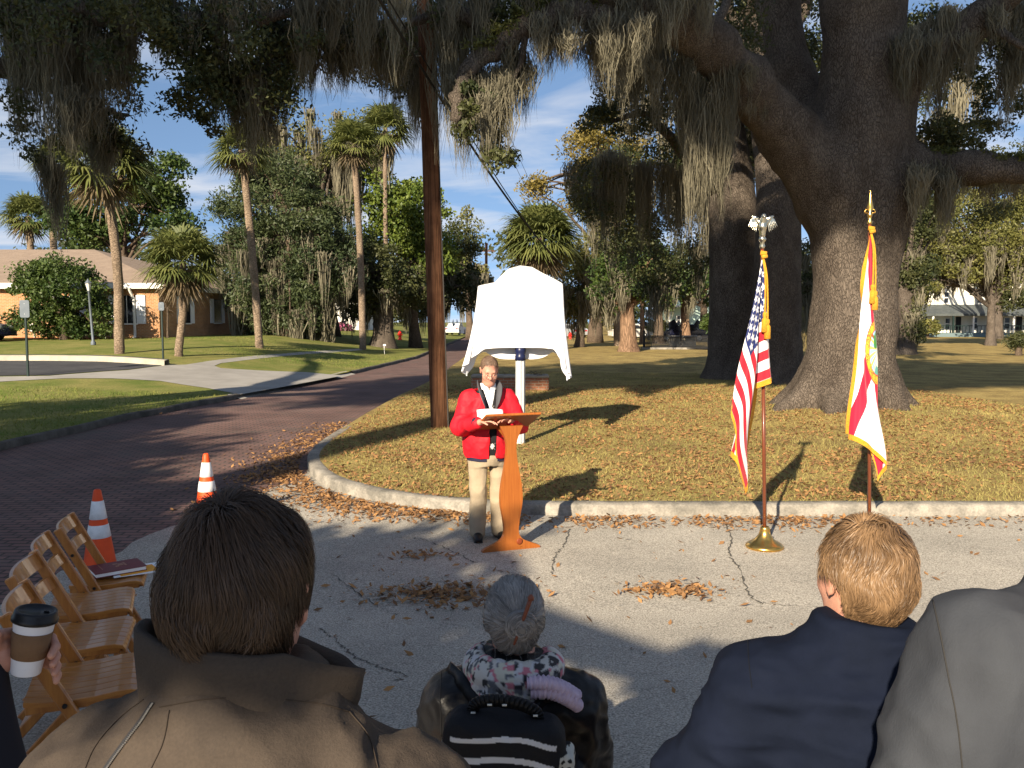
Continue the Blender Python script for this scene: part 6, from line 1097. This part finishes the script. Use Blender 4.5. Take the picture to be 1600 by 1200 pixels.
def clothed(label, headpx, Y, seated, shw, jm, tm, elbows, wrists, fat=.0, sc=1.0, hrot=(0, 0, 0), hgap=.255, jw=None, hh=.009, lean=0.0, armr=(.088, .075, .055), bodyh=.008, rise=1.0, hump=None, tsc=1.0, hands=True, hemz=None, shz=-.03, gzo=None):
    hw_ = at(headpx[0], headpx[1], Y); g = gz(hw_[0], Y) if gzo is None else gzo; r = thing('person', label, 'person', (hw_[0], Y, g)); hc = np.array([0, 0, hw_[2]-g]); R = frame(*hrot); J = sitstand(hc, 0, 0, seated, shw, 0, hgap, lean); z = hc[2]; elbows = [np.array(J['shd'][q])+elbows[q] for q in (0, 1)]; wrists = [np.array(J['shd'][q])+wrists[q] if wrists[q][2] < .3 else np.array(wrists[q]) for q in (0, 1)]
    lo = np.array([-shw-.32, -.45, -.02]); hi = np.array([shw+.32, .75 if seated else .62, z+.16]); S = SDF(lo, hi, bodyh); add_head(S, hc, R, sc, True)
    S.cap(J['c7'], (J['neck'][0], J['neck'][1]+.01, J['neck'][2]+.03), .066, .058, .03); S.path([J['pel'], J['chest'], J['c7']], [.14, .15, .08], .06)
    for q in (0, 1):
        S.path([J['shd'][q], elbows[q], wrists[q]], [.055, .043, .028], .03); S.path([J['hips'][q], J['knee'][q], J['ank'][q]], [.085, .055, .04], .04); S.ell(np.array(J['ank'][q])+(0, .06, -.05), (.035, .10, .034), .02)
        if hands:
            d = np.array(wrists[q])-np.array(elbows[q]); d /= np.linalg.norm(d); s = 1 if q else -1; add_hand(S, wrists[q], d, (-s*.5, .0, -.8), (-s*.7, .3, .5), .5, 1.0)
    finish(S, 'body', mat_skin, r, rl=1)
    S = SDF(lo, np.array([shw+.32, .6, z]), hh); hz_ = (.46 if seated else J['pel'][2]-.12) if hemz is None else hemz; c7 = J['c7']; ch = J['chest']; p = J['pel']; sh = J['shd'][0][2]
    S.loft([(hz_, p[0], p[1], .185+fat, .145+fat), (p[2]+.05, p[0], p[1], .19+fat, .15+fat), ((p[2]+ch[2])/2, (p[0]+ch[0])/2, (p[1]+ch[1])/2, .185+fat*1.1, .145+fat), (ch[2], ch[0], ch[1], shw*.86+fat*.5, .142+fat*.7), (sh-.0, ch[0], ch[1], shw*1.0, .125+fat*.4), (sh+.05*rise, c7[0], c7[1]+.01, shw*.90, .108), (sh+.088*rise, c7[0], c7[1]+.015, shw*.62, .095), (sh+.125*rise, c7[0], c7[1]+.02, .092, .082)], .05)
    for q in (0, 1): S.path([np.array(J['shd'][q])+(0, 0, shz), elbows[q], np.array(wrists[q])*.93+np.array(elbows[q])*.07], armr, .055)
    if hump: S.ell(hc+np.array([0, hump[0], hump[1]]), hump[2], .08)
    o, V, F = finish(S, 'jacket', jm, r, jw, 3, keep=True)
    S = SDF((-.4, -.4, .02), (.4, .75, p[2]+.2), .012); S.loft([(p[2]-.10, p[0], p[1], .16+fat*.8, .13+fat*.8), (p[2]+.12, p[0], p[1], .165+fat*.8, .135+fat*.8)], .03)
    for q in (0, 1): S.path([J['hips'][q], J['knee'][q], np.array(J['ank'][q])+(0, 0, -.02)], [.105+fat*.3, .08, .065], .05)
    finish(S, 'trousers', tm, r, None, 2)
    for q in (0, 1): shoe(r, np.array(J['ank'][q])*np.array([1, 1, 0])+(0, -.02, 0), 0, mat_black)
    return r, hc, R, J, V, F
hair_m = lambda U: (U[:, 2] > -.80) & ((U[:, 1] < .30) | (U[:, 2] > .35)) & ~((U[:, 1] > .55) & (U[:, 2] < .6)) & ~((np.abs(U[:, 0]) > .55) & (U[:, 1] > -.38) & (U[:, 2] < .08))
def hflow(kx, ky, kz, side=0.0):
    k = np.array([kx, ky, kz]); return lambda u: (u-k)*1.0+np.array([side, 0, -.55])
# brown jacket man, standing close in front of the camera
jb = M('brown_canvas', (.058, .043, .031), (.043, .032, .024), scale=5, rough=.8, bump=.3, bscale=260, fine=.12)
wkb = [dict(amp=.013, freq=5, seed=11, stretch=(1.2, 1, .7)), dict(amp=.0055, freq=13, seed=3, ridge=True)]
el_b = [(-.10, .03, -.30), (.10, .05, -.30)]; wr_b = [(.02, .30, -.32), (-.02, .30, -.32)]
pb, hc, R, J, V, F = clothed('man with thick dark brown hair and a brown canvas jacket, right before the camera', (381, 930), 1.15, False, .20, jb, M('dark_trousers', (.03, .03, .035), rough=.9), el_b, wr_b, .03, 1.06, (-.06, .05, 0), hgap=.255, rise=1.35, hump=(-.075, -.215, (.19, .09, .105)), jw=wkb, hh=.007, armr=(.108, .092, .068), hemz=.72)
hairmesh(hc, R, (.089, .112, .119), 42000, hair_m, hflow(-.05, -.30, .92, .06), .06, .00095, pb, M('dark_brown_hair', (.016, .009, .005), (.090, .052, .028), var=True, rough=.45, spec=.3), lift=.015, off=(0, -.012, .018), wav=.16)
n = 120; V2 = []; zc_ = hc[2]
for a in np.linspace(math.radians(75), math.radians(75-330), n):        # from front right, round the back, to front left; flares open at the right front
    fl = max(0, (math.cos(a-.30)-.45))*.42; rx, ry = .116, .086; cx_, cy_ = math.cos(a), math.sin(a)
    for h_, ro, dz in ((0, .012, -.165), (.3, .014, -.125), (.75, .012, -.075), (1, .010, -.052), (1.08, .004, -.050), (1, -.006, -.055), (.3, -.006, -.125), (0, -.006, -.165)):
        bul = .004*math.sin(a*5+h_*3)+.0015*math.sin(a*13+h_*5); q = 1+fl*(.7+h_*1.0); V2.append((hc[0]+cx_*(rx+ro+bul)*q, hc[1]-.035+cy_*(ry+ro+bul*.5)*(1+fl*.3), zc_+dz+.018-fl*.20*h_-.002*math.sin(a*5)-.012*math.cos(a)-.025*max(0, math.sin(a))))
V2 = np.array(V2); m_ = 8; Fc = np.array([[i*m_+j, i*m_+(j+1) % m_, (i+1)*m_+(j+1) % m_, (i+1)*m_+j] for i in range(n-1) for j in range(m_)]); mk('collar', V2, Fc, jb, pb, True, world=False)
mat_seam = M('seam_thread', (.035, .025, .018), rough=.9); mat_zip = M('zip_metal', (.5, .48, .45), rough=.45, metal=1)
seam(V, F, pb, [(238, 1098), (220, 1125), (190, 1165), (165, 1200), (150, 1225)], .0024, M('zip_tape', (.02, .02, .022), rough=.8), 'zip_tape')
P = project(V, F, pb, [(240, 1100), (222, 1128), (193, 1167), (168, 1202), (155, 1222)], 60, .003); mb = MB(); [mb.box(p, (.0022, .002, .0011), rz=.5) for p in P]; mb.build('zip_teeth', mat_zip, pb)
seam(V, F, pb, [(225, 1093), (190, 1120), (150, 1165), (130, 1210)], .0007, mat_seam, 'seam'); seam(V, F, pb, [(250, 1105), (330, 1092), (420, 1092), (500, 1100), (545, 1112)], .0008, mat_seam, 'seam'); seam(V, F, pb, [(545, 1112), (575, 1150), (590, 1200)], .0008, mat_seam, 'seam'); seam(V, F, pb, [(265, 1110), (255, 1160), (232, 1210)], .0007, mat_seam, 'seam')
# grey haired person seated in front of him
jg = M('grey_coat', (.12, .12, .125), rough=.9)
pg, hc, R, J, V, F = clothed('grey haired person seated in front of the man in the brown jacket', (312, 985), 2.25, True, .19, jg, M('grey_trousers', (.08, .08, .09), rough=.9), [(-.05, .04, -.26), (.05, .04, -.26)], [(.06, .28, -.38), (-.06, .28, -.38)], 0, 1.0, (0, 0, 0), hh=.012, bodyh=.010)
hairmesh(hc, R, (.086, .108, .112), 7000, lambda U: hair_m(U) | (np.abs(U[:, 0]) > .5) & (U[:, 1] < .2) & (U[:, 2] > -.7), hflow(0, -.3, .9), .07, .003, pg, M('silver_hair', (.20, .21, .20), (.42, .43, .42), var=True, rough=.5), lift=.014, off=(0, -.012, .015))
# woman in black leather with a bun
jl = M('black_leather', (.006, .006, .007), (.011, .011, .012), scale=6, rough=.34, spec=.22, bump=.3, bscale=45, bdist=.005)
wkl = [dict(amp=.010, freq=7, seed=21, stretch=(1, 1, .8)), dict(amp=.003, freq=20, seed=22)]
pw_, hc, R, J, V, F = clothed('woman with a grey hair bun, knitted scarf and black leather jacket', (803, 967), 2.38, True, .168, jl, M('black_skirt', (.012, .012, .014), rough=.9), [(-.055, .04, -.27), (.035, .05, -.27)], [(.05, .28, -.36), (-.05, .28, -.36)], .025, .98, (.05, .06, .03), hgap=.205, jw=wkl, hh=.008, armr=(.092, .082, .06), bodyh=.009)
ghm = M('steel_grey_hair', (.10, .09, .082), (.40, .37, .34), var=True, rough=.42, spec=.5); bun = np.array([.03, -.98, .22]); bun = bun/np.linalg.norm(bun); bc = hc+R@(np.array([.012, -.125, .035]))
ex = []; exF = []; exv = []; n0 = 0
for i in range(1500):                                             # coiled strands of the bun
    ph0 = rng.uniform(0, 6.28); tw = rng.uniform(1.6, 3.4); rr0 = rng.uniform(.012, .044); t = np.linspace(0, 1, 9); an = ph0+tw*t; rad = rr0*(1-.35*t); dep = math.sqrt(max(1e-4, 1-(rr0/.05)**2))*.040*rng.uniform(.75, 1.05)
    P = np.stack([np.cos(an)*rad*1.05, -dep*(.5+.5*np.sin(t*3.1)), np.sin(an)*rad], 1); ex.append(P@R.T+bc)
V_, F_ = ribbons(np.array(ex), np.tile(.0024*np.array([.5, 1, 1, 1, 1, 1, 1, .8, .3]), (1500, 1)), np.array([R@np.array([math.cos(i), .2, math.sin(i)]) for i in range(1500)])); S = SDF(bc-.06, bc+.06, .005); S.ell(bc, (.045, .038, .043), .01); Vb, Fb = S.mesh(); ev = np.concatenate([np.repeat(rng.uniform(.1, .9, 1500), 18), np.full(len(Vb), .3)])
hairmesh(hc, R, (.083, .105, .110), 13000, lambda U: hair_m(U) | ((np.abs(U[:, 0]) > .5) & (U[:, 1] < .25) & (U[:, 2] > -.35)), lambda u: (bun-u)*1.0, .085, .0022, pw_, ghm, lift=.010, off=(0, -.012, .015), wav=.05, extra=(np.concatenate([V_, Vb]), np.concatenate([F_, Fb+len(V_)]), ev))
fz = []                                                            # flyaway wisps
U = unit(260); U = U[(U[:, 2] > -.6)]; P0 = hc+(U*np.array([.086, .107, .113]))@R.T; t = np.linspace(0, 1, 6); dirs = U@R.T*.6+unit(len(U))*.7; P = P0[:, None]+dirs[:, None]*(t[None, :, None]*.045)+np.array([0, 0, -.02])*(t**2)[None, :, None]; Vw, Fw = ribbons(P, np.full((len(U), 6), .0007), unit(len(U))); mk('hair_wisps', Vw, Fw, ghm, pw_, True, world=False, var=np.full(len(Vw), .7))
mb = MB(); a_, b_ = bc+R@np.array([-.02, -.035, -.04]), bc+R@np.array([.022, -.02, .085]); mb.tube(spline([a_, (a_+b_)/2, b_], 8), [.003, .004, .0045, .005, .005, .0055, .006, .006], 8); mb.lathe([(0, -.008), (.008, -.005), (.009, .003), (.004, .010), (0, .011)], b_, 10); mb.build('hair_stick', M('carved_wood', (.20, .06, .03), rough=.4), pw_, True)
# knitted scarf: rows of chunky stitches
S = SDF(hc-np.array([.24, .24, .30]), hc+np.array([.26, .2, .06]), .006); pts = []
for i in range(64):
    a = math.radians(20)-i/63*math.radians(230)
    for rw in range(4): pts.append((hc[0]+math.cos(a)*(.100+.012*rw)*1.02, hc[1]-.03+math.sin(a)*(.098+.011*rw), hc[2]-.085-.024*rw-.018*max(0, math.cos(a))+.006*math.sin(i*.9)))
for q, p in enumerate(pts): S.ell(p, (.013, .012, .011), .004); 
S.path([(hc[0]+math.cos(a)*.105, hc[1]-.03+math.sin(a)*.10, hc[2]-.12) for a in np.linspace(math.radians(20), math.radians(-210), 16)], [.034]*16, .02)
tail = [hc+np.array(p) for p in ((.04, -.155, -.125), (.09, -.155, -.125), (.135, -.135, -.15), (.175, -.10, -.19))]
def scol(V, F):
    pal = np.array([(.62, .60, .56), (.045, .045, .05), (.60, .60, .62), (.58, .20, .25), (.62, .60, .50), (.14, .15, .17)]); k = np.array([int((mnoise.cell(Vector((p[0]*42, p[1]*42, p[2]*50)))*.5+.5+mnoise.noise(Vector(p*16))*.7)*6) % 6 for p in V]); return pal[k]
finish(S, 'scarf', M('knit', (1, 1, 1), col=True, rough=.95, bump=.5, bscale=160), pw_, None, 0, scol)
Q = spline(tail, 60); mb = MB(); [mb.tube(Q+np.array(o_), .017+.003*np.sin(np.arange(60)*1.35+k_), 12) for k_, o_ in enumerate(((0, 0, .006), (.004, -.018, -.014), (-.006, -.022, .012)))]; mb.build('scarf_end', M('lilac_knit', (.62, .50, .60), (.5, .38, .48), scale=60, rough=.95), pw_, True)
seam(V, F, pw_, [(722, 1045), (770, 1052), (820, 1052), (866, 1042), (884, 1035)], .0022, mat_black, 'seam'); seam(V, F, pw_, [(778, 1050), (775, 1085), (771, 1120)], .0018, mat_black, 'seam'); seam(V, F, pw_, [(690, 1040), (688, 1090), (690, 1150)], .0016, mat_black, 'seam'); seam(V, F, pw_, [(836, 1100), (870, 1095), (905, 1090)], .0018, mat_black, 'seam')
# backpack on her back: striped body, handle, straps, spotted trim
bp = np.array(project(V, F, pw_, [(780, 1130), (783, 1140), (786, 1150)], 4)[1]); A = np.array(pw_.location); bw = A+bp+np.array([.004, -.075, -.022]); bag = thing('backpack', 'small black and white striped backpack worn by the woman in leather', 'backpack', bw); bR = roty(.11)
def bagcol(V, F):
    L_ = V@bR; x, z = L_[:, 0], L_[:, 2]; c = np.zeros((len(V), 3))+np.array([.010, .010, .012]); wv = .010*np.sin(x*17+.5)+.012*np.sin(x*9+2)
    for z0, hwid in ((.046, .0065), (-.006, .0075), (-.062, .006), (-.125, .007)): c[(np.abs(z-z0-wv) < hwid) & (np.abs(x) < .135) & (L_[:, 1] < .03)] = (.62, .62, .63)
    dots = ((np.sin(x*330)+np.sin(z*330)) > .6); side = np.abs(x) > .148; c[side & (np.abs(z+.03) < .05)] = (.60, .58, .50); c[side & (np.abs(z+.03) < .05) & dots] = (.02, .02, .02); return c
S = SDF((-.2, -.12, -.22), (.2, .12, .16), .003); S.box((0, 0, -.03), (.31, .14, .25), .05, .01, 'u', bR); S.box((-.165, .01, -.09), (.05, .09, .13), .022, .02, 'u', bR); S.box((.165, .01, -.06), (.045, .09, .12), .022, .02, 'u', bR); finish(S, 'bag_body', M('striped_canvas', (1, 1, 1), col=True, rough=.8, bump=.2, bscale=120), bag, [dict(amp=.004, freq=11, seed=31)], 1, bagcol)
mb = MB(); hp = spline([bR@np.array(p) for p in ((-.085, .01, .085), (-.078, -.005, .118), (-.03, -.012, .135), (.03, -.012, .133), (.078, -.005, .112), (.085, .01, .08))], 24)
for i in range(23): mb.bar(hp[i], hp[i+1], .030, .012, up=(0, 1, 0))
hd = mb.build('handle', jl, bag, True); mt_ = M('trim_white', (.6, .6, .55), rough=.7); [MB().box(hp[i]+(0, -.016, -.004), (.012, .003, .004)).build('handle_trim', mt_, hd) for i in (2, 8, 11, 18, 21)]
mb = MB()
for pxs, wd in (([(690, 1034), (715, 1060), (745, 1095), (764, 1125)], .034), ([(873, 1075), (848, 1092), (836, 1112), (832, 1130)], .030)):
    P = project(V, F, pw_, pxs, 26, .006)+A-bw
    d = np.gradient(P, axis=0); sd_ = np.cross(d, np.array([0, -1., .25])); sd_ /= np.linalg.norm(sd_, axis=1)[:, None]; n_ = len(P); V3 = np.concatenate([P-sd_*wd/2, P+sd_*wd/2])
    o = mk('strap', V3, np.array([[q, q+1, n_+q+1, n_+q] for q in range(n_-1)]), jl, bag, True, world=False); m3 = o.modifiers.new('t', 'SOLIDIFY'); m3.thickness = .008; m3.offset = 0
# man in the navy blazer
jn = M('navy_wool', (.0065, .0095, .021), (.005, .0075, .016), spec=.08, scale=8, rough=.85, bump=.15, bscale=300)
wkn = [dict(amp=.009, freq=4.5, seed=41, stretch=(.6, 1, 2.0)), dict(amp=.004, freq=12, seed=42, stretch=(.7, 1, 1.6))]
pn, hc, R, J, V, F = clothed('sandy haired man seated in a dark navy blazer', (1349, 901), 1.80, True, .225, jn, M('navy_trousers', (.02, .022, .04), rough=.9), [(-.13, .02, -.28), (.09, .10, -.28)], [(.03, .30, -.38), (-.03, .30, -.38)], .065, 1.03, (.16, .04, .03), hgap=.20, jw=wkn, hh=.008, armr=(.10, .09, .065))
def curl(u): return (u-np.array([.1, -.2, .9]))+np.stack([.55*np.sin(u[:, 2]*8+u[:, 1]*5), .2*np.cos(u[:, 0]*9), -.6+.35*np.cos(u[:, 0]*10+u[:, 2]*4)], 1)
hairmesh(hc, R, (.086, .106, .110), 17000, hair_m, curl, .042, .0017, pn, M('sandy_hair', (.06, .034, .017), (.27, .165, .085), var=True, rough=.45), lift=.014, off=(0, -.012, .018), wav=.1)
seam(V, F, pn, [(1166, 958), (1168, 990), (1170, 1030), (1175, 1075)], .0008, M('navy_seam', (.002, .003, .006), rough=.9), 'seam')
mb = MB(); ring = [(hc[0]+math.cos(a)*.098, hc[1]-.03+math.sin(a)*.085, hc[2]-.115-.02*max(0, math.sin(a))) for a in np.linspace(math.radians(40), math.radians(-220), 30)]; V2 = np.concatenate([np.array(ring)+(0, 0, .0), np.array([(x*1.06, (y-hc[1])*1.12+hc[1], z-.035) for x, y, z in ring]), np.array([(x*1.16, (y-hc[1])*1.3+hc[1], z-.075) for x, y, z in ring])]); o = mk('blazer_collar', V2, np.array([[r_*30+i, r_*30+i+1, (r_+1)*30+i+1, (r_+1)*30+i] for r_ in range(2) for i in range(29)]), jn, pn, True, world=False); sd = o.modifiers.new('t', 'SOLIDIFY'); sd.thickness = .006
# standing man in the grey suit, head out of the frame at the right
js = M('grey_suit', (.040, .044, .052), (.030, .033, .040), scale=9, rough=.85, bump=.2, bscale=320, stretch=(1, 1, .5))
ps, hc, R, J, V, F = clothed('standing man in a grey suit cut off by the right edge', (1790, 640), 1.12, False, .215, js, M('suit_trousers', (.07, .066, .062), rough=.9), [(-.09, -.03, -.29), (.09, -.02, -.29)], [(-.04, .12, -.50), (.04, .12, -.50)], .02, 1.0, (.1, 0, 0), hgap=.305, jw=[dict(amp=.010, freq=5, seed=51, stretch=(1.3, 1, .55)), dict(amp=.003, freq=15, seed=52)], hh=.008, armr=(.092, .078, .06))
hairmesh(hc, R, (.083, .104, .110), 6000, hair_m, hflow(0, -.3, .9), .05, .002, ps, M('brown_grey_hair', (.06, .04, .03), (.16, .12, .09), var=True, rough=.5), lift=.01, off=(0, -.012, .018))
seam(V, F, ps, [(1455, 925), (1470, 990), (1483, 1060), (1496, 1130), (1505, 1210)], .0009, M('suit_seam', (.03, .028, .026), rough=.9), 'seam')
# person with the coffee cup at the left edge
cupc = at(38, 1003, 1.80); jk = M('black_coat', (.014, .014, .02), rough=.9); g = gz(-1.5, 1.8); hwx = at(-330, 820, 1.72)[0]
cl = cupc-np.array([at(-330, 820, 1.72)[0], 1.72, gz(at(-330, 820, 1.72)[0], 1.72)])
pc_, hc, R, J, V, F = clothed('person in a dark coat holding a coffee cup at the left edge', (-330, 700), 1.72, False, .20, jk, M('black_jeans', (.015, .015, .02), rough=.9), [(-.10, .02, -.28), tuple(cl+np.array([-.075, -.07, -.28])-np.array([.20, -.03, (at(-330, 700, 1.72)[2]-gz(at(-330, 700, 1.72)[0], 1.72))-.255]))], [(-.06, .2, -.40), tuple(cl+np.array([-.095, -.02, -.045]))], .02, 1.0, (-.5, 0, 0), hh=.009, armr=(.09, .078, .052), bodyh=.007, hands=False)
S = SDF(cl-np.array([.16, .12, .14]), cl+np.array([.12, .12, .12]), .0035); w0 = cl+np.array([-.095, -.02, -.045]); S.cap(w0-np.array([.05, .02, .05]), w0, .030, .027, .02)
cupR = .040; k_ = .003
S.ell(w0+np.array([.028, .012, .012]), (.038, .024, .040), .02)
for i, zz in enumerate((.022, .000, -.022, -.042)):                 # four fingers wrapped round the far side of the cup, tips showing at its right
    pts = [cl+np.array([cupR*1.28*math.cos(a), cupR*1.28*math.sin(a), zz-.006*i*0-.010*q]) for q, a in enumerate(np.radians([195, 150, 105, 60, 22, -8+6*i]))]; S.path(pts, [.0125, .0115, .0108, .010, .0095, .0085-.0004*i], k_)
pts = [w0+np.array([.015, -.01, .02]), cl+np.array([-.058, -.028, .005]), cl+np.array([-.045, -.036, .030])]; S.path(pts, [.016, .0125, .0095], .008); finish(S, 'hand', mat_skin, pc_, rl=1)
hairmesh(hc, R, (.083, .104, .110), 4000, hair_m, hflow(0, -.3, .9), .06, .002, pc_, M('brown_hair', (.05, .03, .02), (.12, .08, .05), var=True, rough=.5), lift=.01, off=(0, -.012, .018))
cup = thing('coffee_cup', 'white paper coffee cup with a black lid and brown sleeve', 'coffee cup', cupc+np.array([0, 0, -.068])); mb = MB(); mb.lathe([(0, 0), (.029, 0), (.030, .002), (.0415, .118), (.043, .121), (.040, .122)], seg=36); mb.build('cup', M('cup_paper', (.72, .74, .80), rough=.6), cup, True)
mb = MB(); mb.lathe([(.0340, .036), (.0350, .037), (.0408, .094), (.0398, .095)], seg=36); mb.build('sleeve', M('cardboard', (.20, .115, .06), (.16, .09, .048), scale=20, rough=.9, bump=.3, bscale=90), cup, True)
mb = MB(); mb.lathe([(.042, .114), (.046, .116), (.0465, .123), (.044, .126), (.043, .136), (.0405, .140), (.036, .140), (.035, .136), (0, .136)], seg=36); mb.box((.02, 0, .1375), (.010, .004, .003)); mb.build('lid', M('lid_black', (.012, .012, .013), rough=.35), cup, True); cup.rotation_euler = (0, .19, .3)
